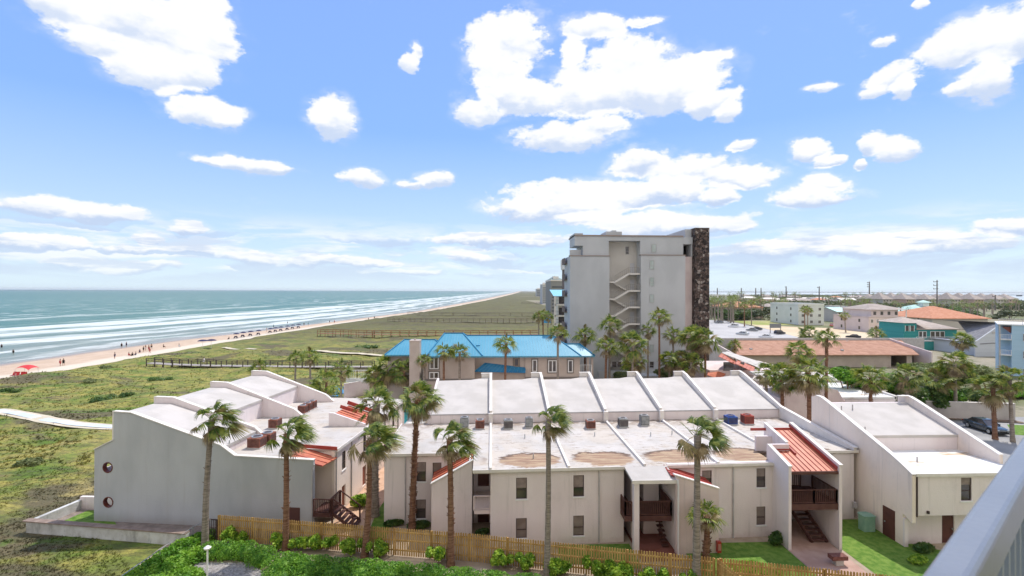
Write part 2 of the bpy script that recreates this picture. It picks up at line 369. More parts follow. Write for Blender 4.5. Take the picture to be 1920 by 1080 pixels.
def dune_colour(N, v):
    sv = N.scalev(v, (.75, 1.25, 1)); X_, Y_, _z = N.sep(v)
    n1 = N.noise(sv, .07, 5, .6, .8); n2 = N.noise(sv, .32, 6, .65, .5); n4 = N.noise(sv, .14, 5, .6, .6); n3 = N.noise(v, 3.0, 5, .7); n5 = N.noise(N.scalev(v, (.6, 1.6, 1)), .9, 5, .7)
    c = N.mix(N.rng(n2, .36, .64), (.37, .32, .085), (.19, .235, .045))          # dry yellow / olive grass
    c = N.mix(N.math('MULTIPLY', N.rng(n1, .50, .59), .85), c, (.13, .10, .07))   # brown woody patches
    c = N.mix(N.math('MULTIPLY', N.rng(n4, .54, .63), .8), c, (.10, .19, .022))    # fresh green vines
    c = N.mix(N.math('MULTIPLY', N.rng(n4, .42, .34), N.rng(Y_, 90, 45, 0, .75)), c, (.50, .40, .15))
    c = N.mix(N.rng(Y_, 100, 260, 0, .8), c, N.mix(n2, (.075, .066, .036), (.14, .122, .062)))
    c = N.mix(N.rng(n5, .45, .62, .0, .6), c, (.085, .085, .038))
    return N.mix(N.rng(n3, .45, .66, .0, .5), c, (.055, .055, .025))
c = dune_colour(N, v)
N.l.new(c, b.inputs['Base Color'])
bn = N.node('ShaderNodeBump'); bn.inputs['Strength'].default_value = 1; bn.inputs['Distance'].default_value = .22
N.l.new(N.noise(v, 1.8, 7, .7), bn.inputs['Height']); N.l.new(bn.outputs[0], b.inputs['Normal'])
mb = gridmesh(GX, GY, GZ)
tag(part('dune_ground', mb, dm, smooth=True), kind='structure')
# inland ground
gm, N, b, c, v = M('inland_ground', (.30, .26, .19), (.16, .17, .08), .02, .95, .4, 3, world=True, lo=.42, hi=.55)
n2 = N.noise(v, .35, 6, .65); c2 = N.mix(N.rng(n2, .5, .65, 0, .6), c, (.10, .12, .05)); N.l.new(c2, b.inputs['Base Color'])
Xr = G[:, -1, 0]; X2 = np.stack([Xr, np.maximum(Xr+1, Xr*.5+Xb(ys)*.5), Xb(ys)], 1)
mb = gridmesh(X2, np.repeat(ys[:, None], 3, 1), np.full_like(X2, -.03)+np.array([0, 0, -1.]))
tag(part('inland_ground', mb, gm), kind='structure')
# beach
tb = np.linspace(0, 1, 14); BX = Xw(ys)[:, None]-14+(Xv(ys)-Xw(ys)+14.5)[:, None]*tb[None]
BZ = -2.0+1.65*np.clip((BX-(Xw(ys)[:, None]-14))/(Xv(ys)-Xw(ys)+14)[:, None], 0, 1)**.75
sm, N, b, c, v = M('beach_sand', (.50, .37, .265), (.56, .425, .315), .3, .9, .3, 8, world=True)
z = N.sep(v)[2]
nn = N.noise(N.scalev(v, (1, .25, 1)), .3, 5, .6)
zz = N.math('ADD', z, N.math('MULTIPLY', N.math('SUBTRACT', nn, .5), .12))
c = N.mix(N.rng(zz, -.66, -.52), c, (.64, .55, .44))
c = N.mix(N.rng(zz, -1.2, -1.42), c, (.34, .26, .205))
N.l.new(c, b.inputs['Base Color']); N.l.new(N.rng(zz, -1.45, -1.2, .35, .9), b.inputs['Roughness'])
tag(part('beach_sand', gridmesh(BX, np.repeat(ys[:, None], 14, 1), BZ), sm, smooth=True), kind='structure')
# sea with uv = (distance offshore, distance along)
so_ = np.concatenate([np.linspace(-6, 260, 90), np.geomspace(275, 15500, 34)])
ys2 = np.concatenate([np.linspace(-300, 100, 12)[:-1], np.linspace(100, 900, 80)[:-1], np.geomspace(900, 15500, 40)])
xw = Xw(ys2)
SXg = xw[:, None]+0.-so_[None]; SYg = np.repeat(ys2[:, None], len(so_), 1)
u = so_[None]+0*SYg
wav = (np.sin((u+10*fbm(SYg*.012, u*0, 2))*.33)*.5+.5)**3*np.clip(1-np.abs(u-95)/130, 0, 1)
SZ = -1.5-.02*0+wav*.35*np.clip(1-SYg/1500, 0, 1)-.0
mb = gridmesh(SXg[:, ::-1], SYg[:, ::-1], SZ[:, ::-1])
seam_, N, b, c, v = M('sea_water', (.05, .2, .2), None, rough=.3, spec=.16)
uvn = N.node('ShaderNodeUVMap'); U3 = uvn.outputs[0]; uu, vv, _ = N.sep(U3)
# uu offshore metres, vv along-shore metres
wob = N.math('MULTIPLY', N.math('SUBTRACT', N.noise(N.comb(N.math('MULTIPLY', uu, .02), N.math('MULTIPLY', vv, .010), 0.), 1., 4, .6), .5), 46)
ur = N.math('ADD', uu, wob)
deep = N.rng(ur, 10, 150)
c = N.mix(deep, (.21, .24, .20), (.04, .145, .105))
c = N.mix(N.rng(uu, 900, 9000, 0, .75), c, (.015, .08, .085))
c = N.mix(N.rng(ur, 26, 2), c, (.34, .31, .28))
mott = N.noise(N.comb(N.math('MULTIPLY', uu, .05), N.math('MULTIPLY', vv, .012), 0.), 1.3, 7, .65)
c = N.mix(N.rng(N.noise(N.comb(N.math('MULTIPLY', uu, .25), N.math('MULTIPLY', vv, .05), 0.), 1., 5, .7), .45, .65, 0, .4), c, (.025, .09, .075))
c = N.mix(N.rng(mott, .4, .7, 0, .35), c, (.10, .22, .175))
def bandf(center, width, wn):
    return N.rng(N.math('ABSOLUTE', N.math('SUBTRACT', ur, center)), width, width*.15)
fn1 = N.noise(N.comb(N.math('MULTIPLY', uu, .16), N.math('MULTIPLY', vv, .028), 0.), 1., 8, .7, .8)
fn2 = N.noise(N.comb(N.math('MULTIPLY', uu, .9), N.math('MULTIPLY', vv, .22), 3.), 1., 6, .7, .6)
foam = None
for cc_, wd_, am in ((5, 4, .55), (15, 5, .72), (30, 8, .85), (52, 14, 1.0), (66, 12, .7), (92, 20, .95), (122, 26, 1.05), (150, 16, .6), (215, 26, .66), (262, 16, .4)):
    q = N.math('MULTIPLY', bandf(cc_, wd_, 0), am); foam = q if foam is None else N.math('MAXIMUM', foam, q)
zone = N.math('MULTIPLY', N.rng(uu, 2, 40), N.rng(uu, 300, 150))
brk = N.noise(N.comb(N.math('MULTIPLY', uu, .035), N.math('MULTIPLY', vv, .009), 1.), 1., 5, .6, .5)
foam = N.math('MULTIPLY', foam, N.rng(brk, .30, .55, .45, 1))
fm = N.rng(N.math('ADD', N.math('ADD', N.math('MULTIPLY', foam, .5), N.math('MULTIPLY', zone, .10)), N.math('ADD', N.math('MULTIPLY', fn1, .66), N.math('MULTIPLY', fn2, .30))), .70, 1.02)
caps = N.rng(N.noise(N.comb(N.math('MULTIPLY', uu, .10), N.math('MULTIPLY', vv, .020), 7.), 1., 7, .78, .3), .555, .61)
caps = N.math('MULTIPLY', caps, N.math('MULTIPLY', N.rng(uu, 150, 260), N.rng(uu, 1400, 450)))
fm = N.math('MAXIMUM', N.math('MULTIPLY', fm, .9), N.math('MULTIPLY', caps, .85))
c = N.mix(fm, c, (.62, .66, .66))
N.l.new(c, b.inputs['Base Color']); N.l.new(N.rng(fm, 0, .6, .32, .9), b.inputs['Roughness'])
bn = N.node('ShaderNodeBump'); bn.inputs['Strength'].default_value = .6; bn.inputs['Distance'].default_value = .5
N.l.new(N.noise(N.comb(N.math('MULTIPLY', uu, .5), N.math('MULTIPLY', vv, .14), 0.), 1., 8, .7), bn.inputs['Height']); N.l.new(bn.outputs[0], b.inputs['Normal'])
seao = part('sea', mb, seam_, smooth=True); tag(seao, kind='structure')
uvl = seao.data.uv_layers.new(name='UVMap'); li = np.empty(len(seao.data.loops), np.int32); seao.data.loops.foreach_get('vertex_index', li)
UVv = np.stack([u[:, ::-1].ravel(), SYg[:, ::-1].ravel()], 1).astype(np.float32); uvl.data.foreach_set('uv', UVv[li].ravel())
# bay and far water
mb = MB().add([(-16000,-1900,-2.1),(16000,-1900,-2.1),(16000,16000,-2.1),(-16000,16000,-2.1)], [(0,1,2,3)])
bay = MM('bay_water', (.38, .43, .44), (.44, .48, .48), .002, .45, world=True, st=(.2, 1, 1)); tag(part('bay_water', mb, bay), kind='structure')
# far mainland shore beyond the bay
mb = MB().box(5000, 15900, 11000, 11300, -2, 12)
tag(part('mainland_shore', mb, MM('far_shore', (.12, .15, .13))), kind='structure')

def sheet(name, pts, z, mat, kind='structure', holes=()):
    mb = MB(); loops = [list(pts)]
    tris = tessellate_polygon([[Vector((p[0], p[1], 0)) for p in pts]])
    mb.add([(p[0], p[1], z) for p in pts], [tuple(q) if ((pts[q[1]][0]-pts[q[0]][0])*(pts[q[2]][1]-pts[q[0]][1])-(pts[q[1]][1]-pts[q[0]][1])*(pts[q[2]][0]-pts[q[0]][0])) > 0 else tuple(q)[::-1] for q in tris])
    return tag(part(name, mb, mat), kind=kind)
def pxs(*q, z=0.): return [tuple(at(a, b, z)[:2]) for a, b in q]
# winding concrete path through the dunes on the left
def ribbon(name, pts, wd, z, mat, terr=True):
    P_ = [np.array(p[:2]) for p in pts]; D_ = []
    for i in range(len(P_)-1):
        n = max(2, int(np.linalg.norm(P_[i+1]-P_[i])/1.2))
        for k in range(n): D_.append(P_[i]+(P_[i+1]-P_[i])*k/n)
    D_.append(P_[-1]); D_ = np.array(D_); D_[1:-1] = (D_[:-2]+D_[1:-1]*2+D_[2:])/4
    T = np.gradient(D_, axis=0); T /= np.linalg.norm(T, axis=1)[:, None]; Nn = np.stack([-T[:, 1], T[:, 0]], 1)
    cols = []
    for s_ in (-.5, -.25, 0, .25, .5):
        q = D_+Nn*(wd*s_); cols.append(q)
    A = np.stack(cols, 1); Z = (np.maximum.reduce([dune_z(A[:, j, 0], A[:, j, 1]) for j in range(5)]) if terr else np.zeros(len(D_)))
    if terr: Z = np.maximum(Z, np.convolve(np.pad(Z, 3, 'edge'), np.ones(7)/7, 'valid'))
    Z = np.repeat((Z+z)[:, None], 5, 1)
    return tag(part(name, gridmesh(A[..., 0], A[..., 1], Z), mat, smooth=True), kind='structure')
sandm = MM('path_sand', (.62, .54, .42), (.52, .46, .34), .8, .95, .3, 6, world=True)
pp = [at(-60, 775), at(0, 783), at(50, 789), at(100, 797), at(150, 801), at(215, 803), at(330, 800)]
ribbon('sand_verge', pp, 2.3, .05, sandm)
ribbon('concrete_path', pp, 1.15, .12, MM('blue_grey_concrete', (.50, .56, .62), (.60, .65, .70), .5, .85, world=True))
ribbon('sandy_track', [at(420, 652), at(435, 655), at(455, 658), at(480, 659)], 1.5, .1, sandm)
ribbon('sandy_track', [at(575, 664), at(640, 667), at(700, 669), at(760, 672)], 2.2, .15, sandm)
ribbon('sandy_track', [at(975, 556), at(1035, 556.5)], 14, .3, sandm)
# tufts of dune grass (uncountable)
def tufts(name, pts, z, size, mat, nb=5, kind='stuff', seed=1, lean=(.25, 0)):
    r = np.random.default_rng(seed); n = len(pts); k = n*nb
    base = np.repeat(np.column_stack([pts, z]), nb, 0); sz = np.repeat(size, nb)*r.uniform(.6, 1.2, k)
    a = r.uniform(0, 2*np.pi, k); off = np.stack([np.cos(a), np.sin(a)], 1)*(sz*.35)[:, None]*r.uniform(0, 1, k)[:, None]
    base[:, :2] += off; a2 = r.uniform(0, 2*np.pi, k); wv = np.stack([np.cos(a2), np.sin(a2), 0*a2], 1)*(sz*.22)[:, None]
    tip = base+np.stack([np.cos(a)*sz*.4+lean[0]*sz, np.sin(a)*sz*.4+lean[1]*sz, sz*r.uniform(.35, .9, k)], 1)
    V = np.empty((k, 3, 3)); V[:, 0] = base-wv; V[:, 1] = base+wv; V[:, 2] = tip
    me = bpy.data.meshes.new(name); me.vertices.add(k*3); me.vertices.foreach_set('co', V.astype(np.float32).ravel())
    me.loops.add(k*3); me.loops.foreach_set('vertex_index', np.arange(k*3, dtype=np.int32)); me.polygons.add(k)
    me.polygons.foreach_set('loop_start', np.arange(0, k*3, 3, dtype=np.int32)); me.update(calc_edges=True); me.materials.append(mat)
    o = bpy.data.objects.new(name, me); COL.objects.link(o); return tag(o, kind=kind)
tm, N, b, c, v = M('dune_grass', (.2, .2, .1), None, rough=.9, world=True, trans=.25)
c2 = dune_colour(N, v)
for l in list(tm.node_tree.links):
    if l.from_socket == c: dst = l.to_socket; N.l.new(c2, dst)
r = np.random.default_rng(3)
def scatter(n, y0, y1, xf, seed):
    r = np.random.default_rng(seed); y = y0*(y1/y0)**r.uniform(0, 1, n); x = r.uniform(0, 1, n); lo = np.maximum(Xv(y)+1, -(y*1.12)-4); hi = xf(y); x = lo+(hi-lo)*x
    k = (hi > lo); return x[k], y[k]
pq = [at(0, 783), at(100, 797), at(215, 803)]
def keep(x, y):
    d = np.full_like(x, 99.)
    for i in range(len(pp)-1):
        a = pp[i][:2]; b_ = pp[i+1][:2]; L = b_-a; tt = np.clip(((x-a[0])*L[0]+(y-a[1])*L[1])/(L@L), 0, 1); d = np.minimum(d, np.hypot(x-a[0]-tt*L[0], y-a[1]-tt*L[1]))
    return d > 1.1
for i, (n, y0, y1, xf, s0, s1) in enumerate([(15000, 27, 50, lambda y: np.where(y < 36.5, -21-(y-31)*1.3, -31.5+(y-38)*.12), .06, .2), (16000, 50, 140, lambda y: -30+(y-50)*.55, .12, .38)]):
    x, y = scatter(n, y0, y1, xf, 11+i); k = keep(x, y) & (fbm(x*.3, y*.3, 21) > .40) & ~((x > -33.8) & (y > 36.2) & (y < 47)); x, y = x[k], y[k]
    tufts('dune_grass', np.stack([x, y], 1), dune_z(x, y)-.02, np.random.default_rng(i).uniform(s0, s1, len(x)), tm, seed=i)
# lawns, paths, parking, road
sheet('courtyard_ground', [(-22, 29), (-22.5, 60), (-26, 75), (62, 75), (62, 29)], -.012, MM('bare_ground', (.34, .26, .19), (.44, .36, .27), .8, .95, .5, 6, world=True))
sheet('lawn', [(12.9, 28.2), (19.9, 26.3), (19.9, 33.6), (12.9, 33.6)], .0, lawn_m)
sheet('lawn', [(23.6, 24), (36, 24), (36, 30.6), (29.2, 32.4), (28.1, 35.2), (27.9, 36.7), (23.6, 36.7)], .0, lawn_m)
sheet('lawn', [(-8.6, 34), (-7.2, 34), (-7.8, 50), (-9.4, 50)], .0, lawn_m)
sheet('lawn', [(4.5, 31.4), (9.5, 30.6), (9.5, 33.7), (4.5, 33.7)], .0, lawn_m)
sheet('paved_path', [(19.95, 25), (22.9, 25), (23.55, 36.5), (19.95, 36.5)], .006, paver)
sheet('paved_path', [(9.7, 31.4), (12.3, 31.4), (12.3, 36), (9.7, 36)], .006, MM('red_paving', (.2, .07, .05), (.26, .1, .08), 1, .8))
sheet('paved_path', [(-11.7, 33.7), (-9.3, 33.7), (-8.4, 45), (-8.8, 60), (-11.5, 60)], .006, MM('orange_paving', (.52, .33, .22), (.6, .4, .28), 1, .85))
sheet('parking_lot', [(40, 20), (120, 20), (120, 64), (75, 66), (58, 66), (46, 62), (40, 50)], .004, asphalt)
sheet('lawn', pxs((1888, 796), (1990, 800), (1990, 822), (1900, 815)), .012, lawn_m)
sheet('road', pxs((1330, 600), (1352, 600), (1580, 645), (1640, 668), (1400, 672), (1330, 640)), .0, MM('pale_road', (.40, .385, .375), (.48, .46, .45), .05, .9, world=True))
sheet('sandy_lot', pxs((1400, 607), (1470, 612), (1580, 616), (1720, 628), (1700, 648), (1600, 648), (1500, 633)), .004, MM('sand_lot', (.56, .44, .29), (.64, .52, .36), .05, .95, world=True))
sheet('lawn', pxs((1370, 602), (1480, 601), (1490, 609), (1420, 610)), .012, MM('dry_lawn', (.26, .3, .07), (.38, .36, .15), .06, .95, world=True))
sheet('lawn', pxs((1570, 606), (1660, 610), (1650, 617), (1560, 613)), .012, MM('dry_lawn_far', (.24, .3, .07), (.34, .36, .13), .06, .95, world=True))
# ------------------------------------------------------------------ building parts
blind_cloth = MM('blind_cloth', (.24, .19, .175), (.30, .245, .225), 3, .9)
def window(par, c, d, wd, z0, z1, glass=None, fr=None, sill=True, rec=.1, mull=True, local=False, name='window'):
    # c: xy centre on wall face, d: unit direction along wall, outward normal = (d.y,-d.x)
    d = np.array(d, float); n = np.array([d[1], -d[0]]); c = np.array(c, float)[:2]; glass = glass or dark_glass; fr = fr or dark_frame
    def P3(u, t, z): q = c+d*u+n*t; return (q[0], q[1], z)
    def bx(m, u0, u1, t0, t1, a, b): m.add([P3(u0,t1,a),P3(u1,t1,a),P3(u1,t0,a),P3(u0,t0,a),P3(u0,t1,b),P3(u1,t1,b),P3(u1,t0,b),P3(u0,t0,b)], [(0,3,2,1),(4,5,6,7),(0,1,5,4),(1,2,6,5),(2,3,7,6),(3,0,4,7)])
    g = MB(); h = wd/2; bx(g, -h, h, -rec-.02, -rec, z0, z1); go = part(name, g, glass, par, local=local)
    if glass is dark_glass and not local and z1-z0 > 1.2 and sill:
        bl_ = MB(); bx(bl_, -h+.04, h-.04, -rec+.003, -rec+.012, z0+(z1-z0)*(.38+.3*((c[0]*7.3) % 1)), z1-.04); part('blind', bl_, blind_cloth, go)
    f = MB(); t = .04
    for q in ((-h, -h+t, z0, z1), (h-t, h, z0, z1), (-h+t, h-t, z0, z0+t), (-h+t, h-t, z1-t, z1)): bx(f, q[0], q[1], -rec+.002, -rec+.04, q[2], q[3])
    if mull: bx(f, -h+t, h-t, -rec+.002, -rec+.045, (z0+z1)/2-.02-.12, (z0+z1)/2+.02-.12)
    part('window_frame', f, fr, go, local=False) if not local else part('window_frame', f, fr, go, local=True)
    if sill:
        s = MB(); bx(s, -h-.06, h+.06, -rec, .05, z0-.09, z0-.003); part('window_sill', s, white_paint, go, local=local)
    return go
def railing(par, pts, h=.95, mat=None, name='railing', spacing=.13, top=.09, local=False, base=.08):
    m = MB()
    for a, b in zip(pts[:-1], pts[1:]):
        a = Vector(a); b = Vector(b); L = (b-a).length; m.bar(a+Vector((0,0,h)), b+Vector((0,0,h)), top, .05); m.bar(a+Vector((0,0,base)), b+Vector((0,0,base)), .05, .05)
        n = max(1, int(L/spacing))
        for i in range(n+1):
            p = a+(b-a)*(i/n); k = .045 if i in (0, n) else .018
            m.box(p.x-k, p.x+k, p.y-k, p.y+k, p.z+(0 if i in (0, n) else base), p.z+h)
    return part(name, m, mat or brown_wood, par, local=local)
def SH(m): m.v = [(x, y+.04*x, z) for x, y, z in m.v]; return m

# ================================================================== main condo block
MBD = root('condo_building', (10, 38, 0), 'long white two-storey condo with six sloping white roof bays behind the wooden fence', 'apartment building', 'white stucco condo blocks')
ZR = 5.2; BX = [0, 5.35, 10.65, 15.95, 21.2, 27.75]
m = MB()
m.wall((-7.85, 37.1), (-1.3, 37.15), -.3, ZR-.05, .25, [(2.34, 3.06, .38, 1.78), (2.34, 3.06, 3.1, 4.55), (3.55, 4.2, 3.3, 4.5)])
m.wall((-7.85, 45.3), (-7.85, 37.1), -.3, ZR-.05, .25)
m.wall((-1.33, 35.46), (-1.33, 37.13), -.3, ZR-.05, .2)
m.wall((0.2, 36.9), (0.0, 33.61), -.3, ZR-.05, .22)
fY = lambda x: 33.6+.04*x
m.wall((.02, fY(0)), (9.2, fY(9.2)), -.3, ZR-.05, .25, [(1.72, 2.46, .5, 1.86), (1.72, 2.46, 3.16, 4.6), (5.66, 6.4, .52, 1.9), (5.66, 6.4, 3.2, 4.66)])
m.wall((12.3, fY(12.3)), (20.05, fY(20)), -.3, ZR+.05, .25, [(2.5, 3.2, 3.45, 4.75), (6.48, 7.15, .8, 2.1), (6.48, 7.15, 3.45, 4.8)])
m.wall((9.2, fY(9.2)), (9.2, 36.2), -.3, ZR-.1, .2); m.wall((12.3, 36.19), (12.3, 32.53), -.3, 4.75, .22)
m.wall((8.6, 36.2), (12.3, 36.2), -.3, ZR-.1, .2, [(1.35, 2.3, -.1, 2.0), (1.35, 2.3, 2.5, 4.55)])
m.wall((23.5, 36.6), (27.75, 36.85), -.3, ZR-.05, .25)
m.wall((27.75, 36.85), (27.75, 55), -.3, ZR-.06, .25)
m.wall((27.75, 55.1), (-5.6, 53.8), -.3, 7.4, .3)
m.wall((-1.25, 37.1), (.2, 37.1), -.3, ZR-.1, .2, [(.3, 1.15, -.1, 2.0), (.3, 1.15, 2.7, 4.6)])
part('wall', m, stucco, MBD)
# projecting stair fins with sloped tops
fn = lambda u, v, t: (u, t, v)
m = MB().prism(fn, [(-4.15,-.3), (-1.3,-.3), (-1.3,5.2), (-4.15,3.62)], 35.2, 35.45); part('stair_fin', m, stucco, MBD)
m = MB().prism(fn, [(12.22,-.3), (15.1,-.3), (15.1,4.2), (12.22,5.1)], 32.3, 32.52); m.wall((15.09, 32.53), (15.09, fY(15)-.01), -.3, 3.9, .1); part('stair_fin', m, stucco_pink, MBD)
def slope_roof(name, quad, par, mat=red_metal, th=.06, ribs=6, rib_mat=None, along=0, local=False, rh=.045):
    # quad: 4 corners 0-1 low edge, 3-2 high edge (or reversed)
    q = [Vector(p) for p in quad]; n = (q[1]-q[0]).cross(q[3]-q[0]).normalized(); n = n if n.z > 0 else -n; m = MB()
    m.add([p for p in q]+[p-n*th for p in q], [(0,1,2,3),(7,6,5,4),(0,4,5,1),(1,5,6,2),(2,6,7,3),(3,7,4,0)])
    o = part(name, m, mat, par, local=local)
    if ribs:
        r = MB()
        for i in range(ribs+1):
            t = i/ribs; a = q[0].lerp(q[1], t) if along == 0 else q[0].lerp(q[3], t); b = q[3].lerp(q[2], t) if along == 0 else q[1].lerp(q[2], t)
            r.bar(a+n*rh*.5, b+n*rh*.5, .035, rh, up=n)
        part('seam', r, rib_mat or red_dark, o, local=local)
    return o
slope_roof('red_roof', [(-4.2, 35.47, 3.6), (-4.2, 37.08, 3.75), (-1.32, 37.08, 5.25), (-1.32, 35.47, 5.15)], MBD, ribs=4)
slope_roof('red_roof', [(15.05, 32.54, 4.15), (15.05, fY(15)-.02, 4.2), (12.0, fY(12)-.02, 5.2), (12.0, 32.54, 5.08)], MBD, red_dark, ribs=4)
part('fin_coping', MB().bar((-4.2, 35.3, 3.67), (-1.25, 35.3, 5.3), .34, .07), cap, MBD); part('fin_coping', MB().bar((12.1, 32.4, 5.2), (15.15, 32.4, 4.24), .3, .07), cap, MBD)
# low roof
m = MB()
def slab(m, pts, z, th=.22, top=None):
    n = len(pts); V = [(p[0], p[1], (p[2] if len(p) > 2 else z)) for p in pts]+[(p[0], p[1], (p[2] if len(p) > 2 else z)-th) for p in pts]
    tr = tessellate_polygon([[Vector((p[0], p[1], 0)) for p in pts]])
    m.add(V, [tuple(q) for q in tr]+[tuple(i+n for i in q) for q in tr]+[(i, (i+1) % n, (i+1) % n+n, i+n) for i in range(n)]); return m
slab(m, [(-8.0, 36.98), (-1.22, 37.02), (-1.2, 33.45), (0, 33.45), (9.25, 33.82), (12.15, 33.94), (20.1, 34.25), (20.1, 36.5), (27.95, 36.72), (27.95, 46.9), (-8.0, 45.4)], ZR)
part('low_roof', m, roof_dirty, MBD)
m = MB(); slab(m, [(9.2, 33.8, ZR+.004), (9.3, 32.35, 4.86), (12.3, 32.3, 4.86), (12.2, 33.92, ZR+.004)], 0, .16); part('porch_roof', m, roof_clean, MBD)
m = MB().box(9.3, 12.3, 32.26, 32.33, 4.62, 4.86); part('porch_fascia', m, cap, MBD)
m = MB()   # white drip edge on the low roof
for a, b in (((-8.05, 36.95), (-1.25, 36.99)), ((-1.2, 33.42), (9.2, 33.8)), ((12.2, 33.92), (20.0, 34.22)), ((23.7, 36.6), (28, 36.7)), ((-8.03, 36.95), (-8.03, 45.3))): m.bar((*a, ZR-.05), (*b, ZR-.05), .07, .2)
part('roof_edge', m, cap, MBD)
m = SH(MB().box(23.6, 27.9, 35.65, 36.9, ZR, ZR)) if False else MB()
for x in BX[:-1]:
    if x < 21: m.box(x-.085, x+.085, 33.5, 45.4, ZR, ZR+.17)
    else: m.box(x-.085, x+.085, 38.2, 45.4, ZR, ZR+.17)
    m.box(x-.2, x+.2, 45.0, 45.4, ZR, ZR+.95)
part('roof_curb', SH(m), cap, MBD)
# upper roofs and party walls
prof = [(45.35, ZR), (45.35, 6.3), (52.3, 8.28), (53.3, 8.42), (53.3, 5.2)]
fx = lambda u, v, t: (t, u, v)
for i, x in enumerate(BX):
    m = MB().prism(fx, prof, x-.1, x+.1); m.box(x-1.0, x-.12, 53.15, 53.35, 6.5, 8.40)
    if i == 5: m.prism(fx, [(35.6, ZR), (35.6, 5.42), (43.5, 6.1), (45.36, 6.3), (45.36, ZR)], x-.1, x+.12)
    o = part('party_wall', SH(m), cap, MBD)
    m = MB().bar((x, 45.3, 6.33), (x, 52.3, 8.31), .26, .06).bar((x, 52.3, 8.31), (x, 53.4, 8.45), .26, .06); m.box(x-1.05, x+.17, 53.1, 53.4, 8.41, 8.46)
    if i == 5: m.bar((x, 35.5, 5.45), (x, 45.3, 6.33), .34, .06)
    part('coping', SH(m), cap, o)
xs = [-5.6]+BX
for a, b in zip(xs[:-1], xs[1:]):
    a += .12; b -= .12; w_ = b-a; m = MB()
    V = [(a, 45.55, 6.03), (b, 45.55, 6.03), (b, 53.2, 8.02), (a+w_*.62, 52.6, 7.86), (a, 52.5, 7.83)]
    m.add(V+[(p[0], p[1], p[2]-.2) for p in V], [(0,1,2,3,4), (9,8,7,6,5), (0,5,6,1), (1,6,7,2), (2,7,8,3), (3,8,9,4), (4,9,5,0)])
    o = part('upper_roof', SH(m), roof_clean, MBD)
    m = MB().box(a, b, 45.5, 45.72, ZR, 5.98); part('roof_step', SH(m), stucco, MBD)
    m = MB().box(a, b, 45.46, 45.54, 5.95, 6.06); part('drip_edge', SH(m), grey_pipe, o)
m = MB().prism(fx, [(45.5, -.2), (45.5, 6.0), (52.5, 7.82), (53.6, 7.9), (53.6, -.2)], -5.72, -5.5); part('end_wall', SH(m), stucco, MBD)
D1 = (1, .04); D1 = np.array(D1)/np.linalg.norm(D1)
for (x, y, wd, z0, z1, g) in ((-5.15, 37.12, .72, .38, 1.78, dark_glass), (-5.15, 37.12, .72, 3.1, 4.55, dark_glass), (-3.97, 37.13, .65, 3.3, 4.5, blind_glass)):
    window(MBD, (x, y), (1, 0), wd, z0, z1, g)
for (x, z0, z1, g) in ((2.11, .5, 1.86, blind_glass), (2.11, 3.16, 4.6, dark_glass), (6.05, .52, 1.9, blind_glass), (6.05, 3.2, 4.66, dark_glass), (15.15, 3.45, 4.75, dark_glass), (19.12, .8, 2.1, blind_glass), (19.12, 3.45, 4.8, dark_glass)):
    window(MBD, (x, fY(x)), D1, .7 if x > 14 else .74, z0, z1, g)
for x in (7.45, 17.05): part('downpipe', MB().tube([(x, fY(x)-.06, -.1), (x, fY(x)-.06, ZR-.1)], .045, 8), grey_pipe, MBD)
part('downpipe', MB().tube([(-6.3, 37.05, -.1), (-6.3, 37.05, ZR-.1)], .045, 8), grey_pipe, MBD)
part('downpipe', MB().tube([(12.3, 32.2, 4.9), (12.35, 32.2, 4.5), (12.35, 32.2, 0)], .06, 8), white_paint, MBD)
part('downpipe', MB().tube([(25.9, 36.68, -.1), (25.9, 36.68, ZR-.1)], .045, 8), grey_pipe, MBD)
# doors in the recesses
for x0, x1, y, z0, z1 in ((-.93, -.12, 37.2, -.1, 2.0), (-.93, -.12, 37.2, 2.7, 4.6), (9.97, 10.88, 36.3, -.1, 2.0), (9.97, 10.88, 36.3, 2.5, 4.55)):
    o = part('door', MB().box(x0, x1, y, y+.06, z0, z1), door_brown, MBD); part('door_handle', MB().box(x1-.12, x1-.07, y-.04, y, z0+.95, z0+1.05), galv, o)
# left recess balcony
o = part('balcony', MB().box(-1.1, .0, 33.75, 37.0, 2.15, 2.4), stucco_pink, MBD)
railing(o, [(-1.12, 33.8, 2.4), (-.02, 33.8, 2.4)], .95, stucco_pink)
# middle porch
o = part('balcony', MB().box(8.95, 12.1, 32.75, 36.1, 1.95, 2.3), brown_wood, MBD)
railing(o, [(9.85, 32.8, 2.3), (12.08, 32.8, 2.3), (12.08, 34.8, 2.3)], .95)
railing(o, [(9.0, 34.0, 2.3), (9.0, 32.9, 2.3), (9.4, 32.8, 2.3)], .95)
part('porch_post', MB().box(9.45, 9.8, 32.35, 32.75, -.3, 4.75), stucco, MBD)
part('inner_wall', MB().box(9.85, 9.97, 34.4, 36.15, -.1, 1.94).box(9.85, 9.97, 34.4, 36.15, 2.31, 4.6).box(11.0, 12.0, 35.0, 35.2, -.1, 1.94).box(11.0, 12.0, 35.0, 35.2, 2.31, 4.6).box(10.9, 11.0, 35.0, 36.15, -.1, 1.94).box(10.9, 11.0, 35.0, 36.15, 2.31, 4.6), stucco, MBD)
m = MB()
for k in range(6): m.box(11.6, 12.05, 33.0+k*.28, 33.3+k*.28, .1+k*.2, .16+k*.2)
m.bar((11.6, 32.95, .9), (11.6, 34.6, 2.0), .05, .07); part('stairs', m, brown_wood, MBD)
